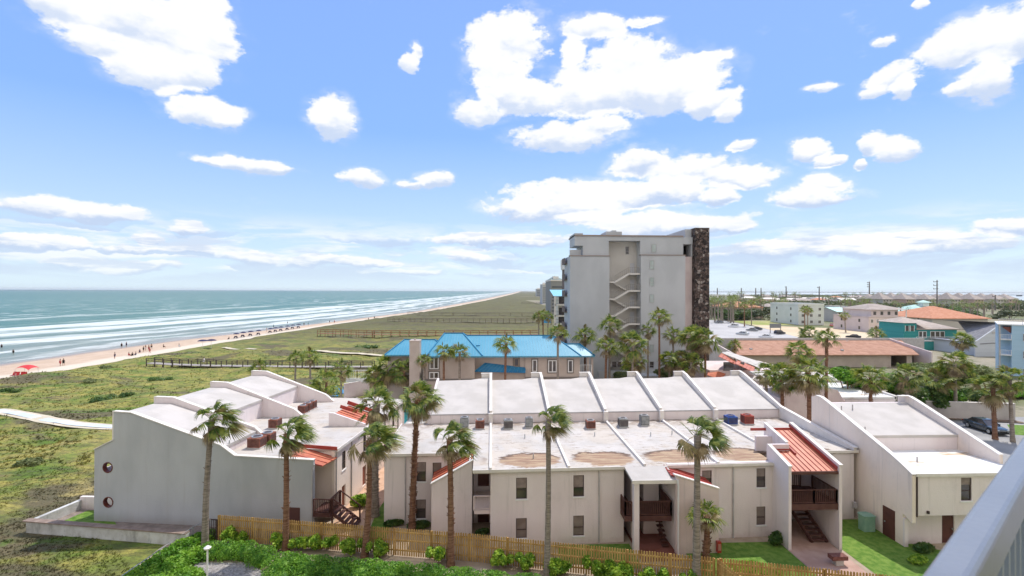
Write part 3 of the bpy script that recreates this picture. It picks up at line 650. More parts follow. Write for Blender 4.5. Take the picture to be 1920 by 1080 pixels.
# porch tower on the right, red seamed roof
X0, X1 = 19.93, 23.62
m = MB()
m.prism(fx, [(32.45, -.3), (32.45, 5.55), (34.9, 6.25), (34.9, -.3)], X0, X0+.2)
m.prism(fx, [(32.45, -.3), (32.45, 5.6), (38, 7.0), (38, -.3)], X1-.2, X1)
m.box(X0, X0+1.55, 34.9, 35.1, ZR, 6.3); m.prism(fx, [(35.1, ZR-.2), (35.1, 6.35), (38, 7.0), (38, ZR-.2)], X0+1.42, X0+1.6)
m.box(X0+.2, X1-.2, 36.9, 37.1, -.3, 6.3); part('porch_wall', m, stucco, MBD)
m = MB().bar((X0+.1, 32.4, 5.6), (X0+.1, 34.95, 6.3), .26, .07).bar((X1-.1, 32.4, 5.65), (X1-.1, 38, 7.05), .26, .07).bar((X0+1.5, 35.1, 6.4), (X0+1.5, 38, 7.05), .24, .07); part('coping', m, cap, MBD)
zp = lambda y: 5.22+.262*(y-32.6)
slope_roof('red_roof', [(X0+.2, 32.6, zp(32.6)), (X0+1.62, 32.6, zp(32.6)), (X0+1.62, 34.88, zp(34.88)), (X0+.2, 34.88, zp(34.88))], MBD, ribs=4)
slope_roof('red_roof', [(X0+1.625, 32.6, zp(32.6)), (X1-.2, 32.6, zp(32.6)), (X1-.2, 37.7, zp(37.7)), (X0+1.625, 37.7, zp(37.7))], MBD, ribs=5)
part('red_trim', MB().bar((X1-.24, 32.6, 5.4), (X1-.24, 38, 6.82), .07, .2).bar((X0+.2, 34.86, 5.95), (X0+1.5, 34.86, 5.95), .08, .08).bar((X0+1.7, 34.4, 5.78), (X0+1.7, 36.2, 6.28), .12, .14).box(X0+.22, X1-.22, 37.7, 37.78, 6.5, 6.7), red_dark, MBD)
part('beam', MB().box(X0+.2, X1-.2, 32.5, 32.62, 5.02, 5.2), brown_wood, MBD)
o = part('balcony', MB().box(X0+.2, X1-.2, 32.55, 35.6, 2.62, 3.02), brown_wood, MBD)
railing(o, [(X0+.22, 32.62, 3.02), ((X0+X1)/2, 32.62, 3.02), (X1-.25, 32.62, 3.02), (X1-.25, 35.2, 3.02)], .92)
railing(o, [(X0+.9, 34.9, 3.02), (X0+1.5, 35.5, 3.02), (X0+2.75, 35.5, 3.02)], .92)
part('porch_post', MB().box(X0+.35, X0+.52, 34.2, 34.4, 0, 5.5), white_paint, MBD)
m = MB()
for k in range(12): m.box(X0+1.3+0*k, X0+2.35, 33.3+k*.24, 33.6+k*.24, .16+k*.235, .22+k*.235)
for sx in (X0+1.3, X0+2.35): m.bar((sx, 33.3, .05), (sx, 36.2, 2.9), .06, .26)
m.v = [(x+.9-(y-33.3)*.32, y, z) for x, y, z in m.v]
part('stairs', m, brown_wood, MBD)
part('electric_meter', MB().box(27.55, 27.74, 36.5, 36.75, .9, 1.35), grey_pipe, MBD)

# ================================================================== left (sea side) condo block, rotated
A = -R_(6.8)
LB = root('condo_building', (-29.48, 38.28, 0), 'white condo block nearest the sea with blank end wall and two round portholes', 'apartment building', 'white stucco condo blocks', A)
endp = [(0,-.6), (16.87,-.6), (16.87,5.05), (10.95,5.19), (9.84,5.95), (8.6,6.32), (2.9,8.15), (1.5,8.2), (1.5,6.1), (0,5.35)]
m = MB().prism(fn, endp, 0, .25, [circ(1.07, 4.05, .37), circ(1.13, 1.48, .37)])
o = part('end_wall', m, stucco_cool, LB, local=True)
for (x, z) in ((1.07, 4.05), (1.13, 1.48)):
    ring = MB(); n = 28
    V = []; F = []
    for i in range(n):
        t = 2*math.pi*i/n
        for (r_, y) in ((.40, -.03), (.34, -.03), (.34, .28), (.40, .28)): V.append((x+r_*math.cos(t), y, z+r_*math.sin(t)))
    for i in range(n):
        for k in range(4): a = i*4+k; b_ = i*4+(k+1) % 4; c_ = ((i+1) % n)*4+(k+1) % 4; d_ = ((i+1) % n)*4+k; F.append((a, b_, c_, d_))
    ring.add(V, F); part('porthole_rim', ring, MM('porthole_red', (.14, .035, .025), rough=.5), o, local=True)
m = MB()
for a, b in zip(endp[3:], endp[4:]): m.bar((a[0], .1, a[1]+.03), (b[0], .1, b[1]+.03), .34, .06)
m.bar((16.9, .1, 5.08), (10.95, .1, 5.22), .34, .06); part('coping', m, cap, o, local=True)
BY = [0, 4.2, 11.0, 17.6]
for i, y in enumerate(BY[1:]):
    pr = [(0,-.3), (10.9,-.3), (10.5,5.25), (9.6,5.95), (2.9,8.35), (1.3,8.4), (1.3,6.1), (0,5.35)] if i else [(0,-.3), (10.9,-.3), (10.9,5.25), (9.9,6.1), (2.9,8.38), (1.3,8.4), (1.3,6.1), (0,5.35)]
    m = MB().prism(fn, pr, y-.12, y+.12); o = part('party_wall', m, stucco, LB, local=True)
    m = MB()
    for a, b in zip(pr[2:], pr[3:]): m.bar((a[0], y, a[1]+.03), (b[0], y, b[1]+.03), .32, .06)
    part('coping', m, cap, o, local=True)
for i in range(3):
    y0, y1 = BY[i]+(.25 if i == 0 else .12), BY[i+1]-.12; xf = 10.1 if i == 0 else 6.5
    zf = lambda x: 7.9-(x-2.9)*.285
    m = MB(); V = [(1.4, y0, 7.92), (2.9, y0, 7.92), (xf, y0, zf(xf)), (xf, y1, zf(xf)), (2.9, y1, 7.92), (1.4, y1, 7.92)]
    m.add(V+[(p[0], p[1], p[2]-.2) for p in V], [(0,5,4,1), (1,4,3,2), (6,7,10,11), (7,8,9,10), (2,3,9,8), (0,1,7,6), (1,2,8,7), (5,11,10,4), (4,10,9,3), (0,6,11,5)])
    part('upper_roof', m, roof_clean, LB, local=True)
    part('roof_step', MB().box(xf-.3, xf-.05, y0, y1, ZR, zf(xf)-.15), stucco, LB, local=True)
    part('sea_front', MB().wall((1.45, y1), (1.45, y0), 0, 7.75, .2, [(.8, 3.0, .2, 2.3), (.8, 3.0, 3.0, 5.2)]), stucco, LB, local=True)
    part('balcony', MB().box(0.02, 1.44, y0, y1, 2.6, 2.85).box(0.02, .12, y0, y1, 2.85, 3.7), stucco, LB, local=True)
for y in (4.2,): part('balcony_back', MB().box(.15, 1.4, 3.9, 4.05, 0, 2.55).box(.15, 1.4, 3.9, 4.05, 2.9, 5.2), MM('tan_wall', (.62, .47, .33)), LB, local=True)
m = MB(); slab(m, [(6.2, .25), (14.9, .25), (14.9, 2.0), (17.75, 2.0), (17.75, 19.6), (6.2, 19.6)], ZR); part('low_roof', m, roofmat('left_block_roof', 'sand'), LB, local=True)
m = MB().box(6.3, 17.7, 19.3, 19.5, -.3, 5.0); m.wall((17.62, 1.9), (17.62, 19.5), -.3, ZR-.12, .25, [(1.3, 2.0, 3.15, 4.6), (1.3, 2.0, .2, 1.9), (5.7, 6.4, 3.1, 4.6), (5.6, 6.5, .2, 1.9), (13.7, 14.4, 3.1, 4.6)])
m.wall((15.0, 2.0), (17.4, 2.0), -.3, ZR-.1, .2); m.wall((16.87, .26), (15.2, .26), -.3, 4.4, .02)
part('east_wall', m, stucco_warm, LB, local=True)
for (y, z0, z1, s_) in ((3.55, 3.15, 4.6, True), (7.95, 3.1, 4.6, True), (15.95, 3.1, 4.6, True)): window(LB, (17.62, y), (0, 1), .7, z0, z1, dark_glass, local=True)
for y in (3.55, 7.95): o = part('door', MB().box(17.44, 17.5, y-.37, y+.37, .2, 1.9), MM('red_door', (.25, .08, .05)), LB, local=True)
for y in (2.1, 5.0, 9.8, 13.2, 17.4): part('downpipe', MB().tube([(17.67, y, 0), (17.67, y, 5)], .045, 6), dark_frame if y > 5 else grey_pipe, LB, local=True)
part('downpipe', MB().tube([(16.8, -.06, 0), (16.8, -.06, 4.4), (16.95, 0, 4.75)], .05, 8), grey_pipe, LB, local=True)
part('roof_edge', MB().bar((17.78, 2, ZR-.05), (17.78, 19.6, ZR-.05), .07, .22), cap, LB, local=True)
slope_roof('red_roof', [(17.4, .3, 4.55), (17.75, 1.95, 4.6), (14.9, 1.95, 5.32), (14.4, .3, 5.18)], LB, ribs=3, along=0, local=True)
part('red_trim', MB().bar((14.9, 1.98, 5.42), (17.75, 1.98, 5.30), .08, .25), red_dark, LB, local=True)
# second sunken stair roof on the low roof
m = MB().prism(fn, [(14.2, ZR), (17.5, ZR), (17.5, 5.45), (14.6, 6.35), (14.2, 6.35)], 8.3, 8.5); part('stair_fin', m, stucco, LB, local=True)
slope_roof('red_roof', [(17.5, 8.52, 5.4), (17.5, 11.4, 5.4), (14.7, 11.4, 6.3), (14.7, 8.52, 6.3)], LB, ribs=5, along=0, local=True)
part('red_trim', MB().bar((14.6, 9.8, 6.6), (16.2, 9.8, 6.15), .08, .3).bar((14.6, 11.45, 6.6), (17.5, 11.45, 5.7), .08, .35), red_dark, LB, local=True)
part('door', MB().box(15.0, 15.9, -.03, .0, -.3, 1.62), MM('hatch_brown', (.11, .05, .045)), LB, local=True)
o = part('stair_landing', MB().box(16.9, 18.2, -.1, 1.7, 1.05, 1.35), brown_wood, LB, local=True)
railing(o, [(16.95, -.05, 1.35), (18.15, -.05, 1.35), (18.15, 1.6, 1.35)], .95, local=True)
m = MB()
for k in range(6): m.box(18.2+k*.26, 18.5+k*.26, .2, 1.6, 1.12-k*.2, 1.18-k*.2)
m.bar((18.2, .2, 2.3), (19.7, .2, 1.25), .07, .07).bar((18.2, 1.6, 2.3), (19.7, 1.6, 1.25), .07, .07).bar((18.2, .2, 1.2), (19.7, .2, .15), .05, .22).bar((18.2, 1.6, 1.2), (19.7, 1.6, .15), .05, .22); m.box(19.65, 19.75, .15, .25, 0, 1.3); m.box(19.65, 19.75, 1.55, 1.65, 0, 1.3); m.box(18.15, 18.25, .15, .25, 0, 2.3); m.box(18.15, 18.25, 1.55, 1.65, 0, 2.3)
part('stairs', m, brown_wood, LB, local=True)

# ================================================================== right condo block
RB = root('condo_building', (32, 34, 0), 'white condo block at right with two brown doors beside the green transformer box', 'apartment building', 'white stucco condo blocks')
wallp = [(32.75,-.3), (33.55,-.3), (33.55,2.05), (34.5,2.05), (34.5,-.3), (52,-.3), (52,8.2), (41.5,8.3), (40.6,8.15), (33.6,5.75), (32.2,5.3), (32.0,5.0), (32.0,2.2), (32.75,2.45)]
m = MB().prism(fx, [(32.75,-.3), (42.4,-.3), (42.4,8.1), (41.8,8.3), (41.2,8.3), (40.5,8.1), (33.7,5.85), (32.6,5.35), (32.0,5.05), (32.0,1.9), (32.75,2.2)], 28.1, 28.35)
part('side_wall', m, stucco_warm, RB)
m = MB()
for a, b in (((41.8,8.3),(41.2,8.3)), ((41.2,8.3),(40.5,8.1)), ((40.5,8.1),(33.7,5.85)), ((33.7,5.85),(32.6,5.4)), ((32.6,5.4),(31.95,5.1))): m.bar((28.22, a[0], a[1]+.03), (28.22, b[0], b[1]+.03), .34, .06)
part('coping', m, cap, RB)
m = MB().prism(fx, [(33.6,ZR-.3), (42.4,ZR-.3), (42.4,8.1), (42.0,8.3), (41.2,8.3), (40.5,8.1), (33.6,5.8)], 35.9, 36.15); m.wall((36.15, 33.6), (36.15, 42.4), -.3, 5.0, .2); part('side_wall', m, stucco_warm, RB)
part('coping', MB().bar((36.02,41.2,8.33),(36.02,40.5,8.13),.34,.06).bar((36.02,40.5,8.13),(36.02,33.6,5.83),.34,.06).box(35.1,36.2,41.3,41.6,8.28,8.36), cap, RB)
part('upper_roof', slab(MB(), [(28.35, 36.7, 6.35), (35.9, 36.7, 6.35), (35.9, 41.4, 7.75), (28.35, 41.4, 7.75)], 0, .2), roof_clean, RB)
part('rear_wall', MB().box(28.36, 35.89, 42.1, 42.35, -.2, 7.6), stucco, RB)
part('roof_step', MB().box(28.36, 35.88, 36.75, 36.95, ZR, 6.14), stucco, RB)
rr = roofmat('right_block_roof', 'sand')
m_, N, b, c, v = M('right_roof_sand', (.76, .75, .72), (.52, .38, .24), .55, .85, world=True, st=(.5, 1.2, 1), lo=.55, hi=.68)
part('low_roof', slab(MB(), [(28.35, 31.95), (36.0, 31.95), (36.0, 36.76), (28.35, 36.76)], ZR), m_, RB)
xw = lambda x, Y=32.05: float(atY(x, 900, Y)[0])
m = MB().wall((28.35, 32.05), (36.0, 32.05), 2.35, ZR-.22, .2, [(xw(1802)-28.35, xw(1822)-28.35, 3.3, 4.85)]); m.box(28.36, 36, 32.26, 33.0, 2.35, 2.5)
m.wall((28.35, 33.0), (36.0, 33.0), -.3, 2.34, .2, [(xw(1766, 33.)-28.35, xw(1789, 33.)-28.35, -.1, 2.1)]); m.wall((36.0, 32.05), (36.0, 33.6), -.3, ZR-.22, .2); part('front_wall', m, stucco, RB)
window(RB, ((xw(1802)+xw(1822))/2, 32.05), (1, 0), xw(1822)-xw(1802), 3.3, 4.85, dark_glass)
part('downpipe', MB().tube([(28.42, 31.98, 2.3), (28.42, 31.98, 5.0)], .05, 8), dark_frame, RB)
part('wall_lamp', MB().box(xw(1737), xw(1740.5), 31.93, 32.05, 2.5, 2.68), dark_frame, RB)
o = part('door', MB().box(xw(1766, 33.), xw(1789, 33.), 33.08, 33.14, -.1, 2.1), door_brown, RB); part('door_handle', MB().box(xw(1786, 33.), xw(1787.5, 33.), 33.02, 33.08, .9, 1.0), galv, o)
o = part('door', MB().box(28.06, 28.1, 33.4, 34.45, .0, 2.05), door_brown, RB); part('door_handle', MB().box(28.0, 28.06, 34.2, 34.26, .95, 1.05), galv, o)
part('roof_edge', MB().box(28.35, 36.0, 31.9, 31.95, ZR-.2, ZR), cap, RB)
for (x, y) in ((30.4, 34.2),): part('roof_vent', MB().tube([(x, y, ZR), (x, y, ZR+.35)], .05, 8), grey_pipe, RB)
for (x, y, z) in ((29.2, 40.2, 7.4), (30.3, 40.4, 7.45), (28.9, 37.2, 6.5)): part('roof_vent', MB().tube([(x, y, z), (x, y, z+.4)], .05, 8), grey_pipe, RB)
part('corner_post', MB().box(28.1, 28.35, 32.6, 32.75, -.3, 1.9), stucco, RB)

# ================================================================== rear condo block beyond (white roofs between the palms)
RC = root('condo_building', (44, 60, 0), 'white-roofed condo block behind the big palms, left of the car park', 'apartment building', 'white stucco condo blocks')
rw_ = lambda x, y, Y=55.: (atY(x, y, Y)[0], atY(x, y, Y)[2])
part('front_wall', MB().prism(fn, [(rw_(1468, 760)[0], -.2), (rw_(1585, 760)[0], -.2), (rw_(1585, 760)[0], 5.0), rw_(1583, 752), rw_(1571, 732), rw_(1533, 722), rw_(1468, 722)], 55, 55.3), stucco_pink, RC)
m = MB().box(33.5, 46.5, 55.31, 64, -.2, 4.95).box(36, 53, 66, 73, -.2, 4.95); part('wall', m, stucco, RC)
part('low_roof', slab(MB(), [(39.2, 55.31), (46.7, 55.31), (46.7, 64.2), (39.2, 64.2)], ZR), m_, RC)
part('low_roof', slab(MB(), [(36, 65.8), (53.2, 65.8), (53.2, 73.2), (36, 73.2)], ZR), rr, RC)
part('parapet', MB().prism(fx, [(55.31,ZR-.3), (55.31,5.35), (60,5.6), (64.2,6.0), (64.2,ZR-.3)], 46.5, 46.75), cap, RC)
part('upper_roof', slab(MB(), [(33.5, 55.31, 6.0), (39.2, 55.31, 6.0), (39.2, 63, 7.0), (33.5, 63, 7.0)], 0, .25), roof_clean, RC)

# the tower we stand in: its sunny facade behind the balcony
VB = root('viewer_building', (5, -8, 0), 'beige apartment tower that carries the balcony of the close pale rail', 'apartment building')
vbm = MM('warm_beige_stucco', (.72, .62, .54), (.78, .68, .60), .3, .9)
part('wall', MB().wall((45, -1.6), (-30, -1.6), -.2, 34, .3, [(36+i*9, 39.4+i*9, 2.9*k+.3, 2.9*k+2.4) for i in range(-3, 4) for k in range(11)]), vbm, VB)
part('rear_wall', MB().box(-30, 45, -16, -1.95, -.2, 33.8), vbm, VB)
part('balcony_slab', MB().box(-3, 3.2, -1.58, .62, 15.55, 15.78), concrete, VB)
# ================================================================== hotel tower
TY = 84.0
def T(x, y): p = atY(x, y, TY); return p[0], p[2]
def tb(m, x0, y0, x1, y1, Y0, Y1):
    a = T(x0, y1); b = T(x1, y0); return m.box(a[0], b[0], Y0, Y1, a[1], b[1])
TW = root('hotel_tower', (24, TY, 0), 'eight-storey beige tower with zigzag outside stairs and a dark stone chimney shaft', 'high-rise')
tw = MM('tower_stucco', (.44, .45, .465), (.50, .51, .525), .25, .9, .15, 6, st=(1, 1, .6))
tw2 = MM('tower_stucco_recess', (.52, .49, .45), (.58, .55, .51), .25, .9)
m = MB(); zt = lambda y: T(1200, y)[1]; xt = lambda x: T(x, 600)[0]
m.box(xt(1068.6), xt(1142.5), TY, TY+6.5, -1, zt(481)); part('wall', m, tw, TW)
m = MB(); m.box(xt(1201.7), xt(1284.8), TY, TY+26, -1, zt(478.7)); part('wall', m, tw, TW)
m = MB(); m.box(xt(1284.8), xt(1301.4), TY+.9, TY+26, -1, zt(480)); part('wall', m, stucco_pink, TW)
m = MB(); m.box(xt(1142.5), xt(1201.7), TY+2.6, TY+25.9, -1, zt(451)); part('stairwell_wall', m, tw2, TW)
m = MB(); m.box(xt(1093.7), xt(1142.5), TY+.5, TY+7, zt(481), zt(443)); m.box(xt(1142.5), xt(1201.7), TY+.5, TY+20, zt(451), zt(443)); m.box(xt(1201.7), xt(1282), TY+.5, TY+20, zt(478.7), zt(443))
m.box(xt(1078), xt(1093.7), TY+.5, TY+6, zt(461), zt(437.5)); m.box(xt(1282), xt(1301), TY+.6, TY+18, zt(456.6), zt(443)); m.box(xt(1282.1), xt(1284), TY+.7, TY+3, zt(480), zt(456.7)); m.box(xt(1299), xt(1301), TY+.7, TY+3, zt(480), zt(456.7))
part('penthouse', m, tw, TW)
m = MB(); m.box(xt(1070), xt(1092), TY+1.2, TY+1.4, zt(480.5), zt(468)); part('terrace_wall', m, tw, TW)
m = MB(); m.box(xt(1078), xt(1283), TY+.35, TY+7.2, zt(443), zt(440.5)); m.box(xt(1067.5), xt(1143), TY-.12, TY+1, zt(481)-.003, zt(479.4)); m.box(xt(1201), xt(1286), TY-.12, TY+1, zt(478.7)-.003, zt(477.2)); part('coping', m, MM('brown_coping', (.3, .24, .21)), TW)
m = MB(); m.box(xt(1138), xt(1168), TY+.8, TY+5, zt(441), zt(433.5)); m.box(xt(1150), xt(1158), TY+1, TY+3, zt(433.6), zt(431)); part('lift_housing', m, tw, TW)
# stone shaft
st_, N, b, c, v = M('dark_stone', (.05, .035, .03), None, rough=.8, world=True)
vo = N.node('ShaderNodeTexVoronoi'); vo.inputs['Scale'].default_value = 2.3; N.l.new(v, vo.inputs['Vector'])
vo2 = N.node('ShaderNodeTexVoronoi', feature='DISTANCE_TO_EDGE'); vo2.inputs['Scale'].default_value = 2.3; N.l.new(v, vo2.inputs['Vector'])
c1 = N.sep(vo.outputs['Color'])[0]
c = N.mix(N.rng(c1, 0, .75), (.03, .022, .02), (.15, .105, .09)); c = N.mix(N.rng(c1, .8, .95), c, (.36, .31, .28)); c = N.mix(N.rng(vo2.outputs['Distance'], .05, .0), c, (.10, .08, .07))
N.l.new(c, b.inputs['Base Color']); bn = N.node('ShaderNodeBump'); bn.inputs['Distance'].default_value = .2; N.l.new(N.rng(vo2.outputs['Distance'], 0, .15), bn.inputs['Height']); N.l.new(bn.outputs[0], b.inputs['Normal'])
m = MB(); m.box(xt(1301.4), xt(1328), TY-.4, TY+12, -1, zt(426.5)); part('stone_shaft', m, st_, TW)
m = MB(); m.box(xt(1289.5), xt(1301.4)-.003, TY+1.2, TY+11, zt(446), zt(427.5)); part('shaft_cap', m, tw, TW)
# stairs
m = MB(); ls = [512, 544, 575, 606.5, 638, 669]
for k, y in enumerate(ls):
    z = zt(y); m.box(xt(1180), xt(1201.5), TY+.3, TY+2.58, z-.28, z); m.box(xt(1180), xt(1201.5), TY+.15, TY+.3, z-.28, z+.9) if False else None
    zm = zt(y+16); m.box(xt(1143), xt(1154), TY+.3, TY+2.58, zm-.25, zm)
    m.bar((xt(1153.5), TY+.75, zm-.12), (xt(1180), TY+.75, z-.14), .9, .3)
    if k < 5: m.bar((xt(1153.5), TY+1.95, zm-.12), (xt(1178), TY+1.95, zt(y+30)-.14), .9, .3)
part('stair_flight', m, white_paint if False else MM('stair_concrete', (.64, .61, .57)), TW)
m = MB(); m2 = MB()
for k, y in enumerate(ls):
    z = zt(y); zm = zt(y+16)
    for i in range(14):
        x = xt(1154)+(xt(1201)-xt(1154))*i/13; zz = z if x > xt(1180) else zm+(z-zm)*(x-xt(1154))/(xt(1180)-xt(1154)); m.box(x-.015, x+.015, TY+.34, TY+.37, zz, zz+1.0)
    m.bar((xt(1180), TY+.355, z+1), (xt(1201.4), TY+.355, z+1), .05, .05); m.bar((xt(1154), TY+.355, zm+1), (xt(1180), TY+.355, z+1), .05, .05)
part('stair_railing', m, MM('grey_rail', (.3, .27, .25)), TW)
for y in ls: o = part('door', MB().box(xt(1189), xt(1197), TY+2.54, TY+2.6, zt(y), zt(y-20)), MM('pale_door', (.52, .52, .54)), TW)
for (x0, x1, y0, y1, g) in ((1180, 1186.6, 460, 475, dark_glass), (1223, 1232, 457, 472, pale_glass), (1218, 1226, 488, 504.5, pale_glass), (1218, 1226, 520, 536.5, pale_glass), (1218, 1226, 551.7, 567.4, pale_glass), (1218, 1226, 646, 661, pale_glass), (1218, 1226, 677.6, 689.5, dark_glass)):
    yy = TY+2.6 if x0 == 1180 else (TY+.5 if y0 == 457 else TY)
    window(TW, ((xt(x0)+xt(x1))/2, yy-.14), (1, 0), xt(x1)-xt(x0), zt(y1), zt(y0), g, fr=grey_pipe, sill=False, rec=.1)
part('parking_wall', MB().box(xt(1115), xt(1190), TY-3, TY-2.7, -.2, zt(690)).box(xt(1148), xt(1300), TY-2.7, TY-.02, -.2, zt(700)), tw, TW)
for x0, x1 in ((1148, 1156), (1158, 1165)): window(TW, ((xt(x0)+xt(x1))/2, TY-.1), (1, 0), xt(x1)-xt(x0), zt(688), zt(678), dark_glass, sill=False)
# seaward balconies on the left flank
m = MB()
for k in range(8):
    z = zt(481)-1-k*2.85; m.box(xt(1068.6)-.45, xt(1068.6)-.003, TY+3, TY+6.5, z-.2, z); m.box(xt(1068.6)-.45, xt(1068.6)-.4, TY+3, TY+6.5, z, z+.9)
part('balcony', m, MM('balcony_brown', (.16, .12, .11)), TW)

# second block beyond with pale blue roof and balconies
B2 = root('hotel_block', (17, 118, 0), 'low cream block with pale blue roof and dark balconies left of the tower', 'apartment building')
Y = 118.; X0_ = atY(1037.5, 600, Y)[0]; X1_ = atY(1075, 600, Y)[0]; zz = lambda y: atY(1050, y, Y)[2]
part('wall', MB().box(X0_+1.2, X1_, Y, Y+6, -1, zz(556)), MM('cream_wall', (.66, .62, .56)), B2)
slope_roof('blue_roof', [(X0_, Y-.3, zz(555)), (X1_, Y-.3, zz(555)), (X1_, Y+8, zz(555)+1.5), (X0_, Y+8, zz(555)+1.5)], B2, MM('pale_blue_metal', (.25, .55, .72)), ribs=10, rib_mat=MM('pale_blue_seam', (.4, .66, .8)))
for y in (570, 590.5, 605.5, 621, 640):
    z = zz(y); o = part('balcony', MB().box(X0_+.1, X1_, Y-1.6, Y-.002, z-.35, z), MM('cream_slab', (.68, .64, .58)), B2)
    part('recess', MB().box(X0_+1.3, X1_-.4, Y-.03, Y-.004, z+.05, z+1.75), dark_glass, o); railing(o, [(X0_+.15, Y-1.55, z), (X1_, Y-1.55, z)], 1.0, dark_frame, spacing=.3)
part('corner_post', MB().box(X0_, X0_+.35, Y-1.6, Y-1.3, -1, zz(556)), cap, B2)
# a taller dark tower behind and the far skyline
def simple_tower(x0, x1, ytop, Y, label, mat, ybase_z=0, rows=8, flat=True, dep=30, grp=None):
    a = atY(x0, ytop, Y); b = atY(x1, ytop, Y); r = root('distant_tower', ((a[0]+b[0])/2, Y, 0), label, 'high-rise', grp)
    hh = a[2]; part('wall', MB().box(a[0], b[0], Y, Y+dep, -1, hh), mat, r)
    wd = b[0]-a[0]; n = max(2, rows)
    for k in range(n):
        z = 2+(hh-4)*k/n; part('window_band', MB().box(a[0]+wd*.08, b[0]-wd*.08, Y-.15, Y-.02, z, z+(hh-4)/n*.45), MM('band_glass', (.12, .13, .14)), r)
    part('roof', MB().box(a[0]-.3, b[0]+.3, Y-.3, Y+dep+.3, hh, hh+.8).box(a[0]+wd*.2, a[0]+wd*.6, Y+2, Y+10, hh+.8, hh+3), cap, r)
    return r
simple_tower(1059, 1069, 505, 130, 'brown narrow tower edge just left of the beige stair tower', MM('brown_tower', (.17, .13, .12)), rows=9, dep=5)
t_ = simple_tower(1033, 1058, 527, 310, 'grey-green tower with a hipped top on the skyline', MM('grey_tower', (.27, .27, .26)), rows=9)
a = atY(1033, 527, 310); b_ = atY(1058, 527, 310)
part('hip_roof', MB().add([(a[0],310,a[2]+.8),(b_[0],310,a[2]+.8),(b_[0],340,a[2]+.8),(a[0],340,a[2]+.8),((a[0]*.6+b_[0]*.4),320,a[2]+3.6),((a[0]*.4+b_[0]*.6),330,a[2]+3.6)], [(0,1,5,4),(1,2,5),(2,3,4,5),(3,0,4)]), MM('green_roof', (.2, .25, .24)), t_)
simple_tower(1017, 1025, 534, 640, 'pale grey far tower, left one of the skyline pair', MM('pale_tower', (.5, .51, .52)), rows=8)
simple_tower(1025.5, 1032, 531, 700, 'pale grey far tower with stepped top, right one of the pair', MM('pale_tower2', (.47, .48, .5)), rows=8)
simple_tower(1006, 1016, 542, 1500, 'faint low hotel at the far end of the skyline', MM('faint_tower', (.4, .42, .45)), rows=4)

# ================================================================== blue-roofed house
HB = root('blue_roof_house', (7, 72, 0), 'taupe beach house with bright blue standing-seam hip roofs and a chimney', 'house')
bm_ = MB; taupe = MM('taupe_stucco', (.46, .385, .34), (.53, .45, .40), .5, .9)
bl, N, b, c, v = M('blue_metal_roof', (.065, .29, .42), (.095, .33, .46), .3, .4, world=True, spec=.5)
sx = N.sep(v)[0]; fr_ = N.math('FRACT', N.math('MULTIPLY', sx, 1/.42)); sm_ = N.math('LESS_THAN', fr_, .13)
c2 = N.mix(N.math('MULTIPLY', sm_, .55), c, (.24, .46, .57)); N.l.new(c2, b.inputs['Base Color'])
bn = N.node('ShaderNodeBump'); bn.inputs['Distance'].default_value = .05; N.l.new(sm_, bn.inputs['Height']); N.l.new(bn.outputs[0], b.inputs['Normal'])
q = lambda x, y, Y: tuple(atY(x, y, Y))
HY = 71.5
E = [q(910, 663, HY), q(1087, 668.7, HY)]; ze = 7.95
def fz(p, z): return (p[0], p[1], z)
Rg = [q(868, 627, 77.5), q(1037, 633, 77.5)]; zr = 10.35
def hip(name, x0, x1, y0, y1, ze, zr, rx0, rx1, mat=bl, th=.2, par=HB, ry=None):
    ry = (y0+y1)/2 if ry is None else ry
    V = [(x0,y0,ze),(x1,y0,ze),(x1,y1,ze),(x0,y1,ze),(rx0,ry,zr),(rx1,ry,zr)]+[(x0,y0,ze-th),(x1,y0,ze-th),(x1,y1,ze-th),(x0,y1,ze-th)]
    o = part(name, MB().add(V, [(0,1,5,4),(1,2,5),(2,3,4,5),(3,0,4),(0,6,7,1),(1,7,8,2),(2,8,9,3),(3,9,6,0),(9,8,7,6)]), mat, par)
    m = MB()
    for a, b_ in ((0,4),(1,5),(2,5),(3,4),(4,5)): m.bar(Vector(V[a])+Vector((0,0,.05)), Vector(V[b_])+Vector((0,0,.05)), .16, .1)
    part('ridge_cap', m, MM('blue_trim', (.03, .2, .36)), o); return o
xl = lambda x, Y=HY: atY(x, 660, Y)[0]
hip('blue_roof', xl(905, 71.5), xl(1089), 71.2, 83.5, 7.9, 10.3, xl(850, 77), xl(1037, 77))
hip('blue_roof', xl(800, 70.0), xl(905, 70.0), 69.7, 82.5, 8.1, 10.75, xl(836, 76)-.2, xl(868, 76))
hip('blue_roof', xl(722, 73), xl(846, 73), 72.8, 82, 7.9, 9.65, xl(758, 77), xl(815, 77))
hip('blue_roof', xl(1050, 73), xl(1114, 73), 72.4, 78, 7.75, 9.2, xl(1062, 75), xl(1087, 75))
m = MB()
XA, XB = xl(890, 70.2), xl(985, 71.8)
m.wall((xl(798, 70.2), 70.2), (XA, 70.2), -1, 7.95, .3, [])
m.box(XA-.3, XA-.004, 70.5, 72.0, -1, 7.9); m.wall((XA-.3, 72.0), (XB+.3, 72.0), -1, 7.88, .3)
m.wall((XB, 71.8), (xl(1088), 71.8), -1, 7.75, .19)
m.box(xl(728, 74), xl(799, 74), 73.6, 81, -1, 7.75); m.box(xl(800, 75), xl(1085, 75), 75, 82, -1, 7.75); m.box(xl(1060, 73), xl(1110, 73), 73.2, 77.5, -1, 4.8)
m.box(xl(1100, 73), xl(1104, 73), 72.8, 73.1, 4.8, 7.6); m.box(xl(1108, 73), xl(1112, 73), 72.8, 73.1, -1, 7.6)
part('wall', m, taupe, HB)
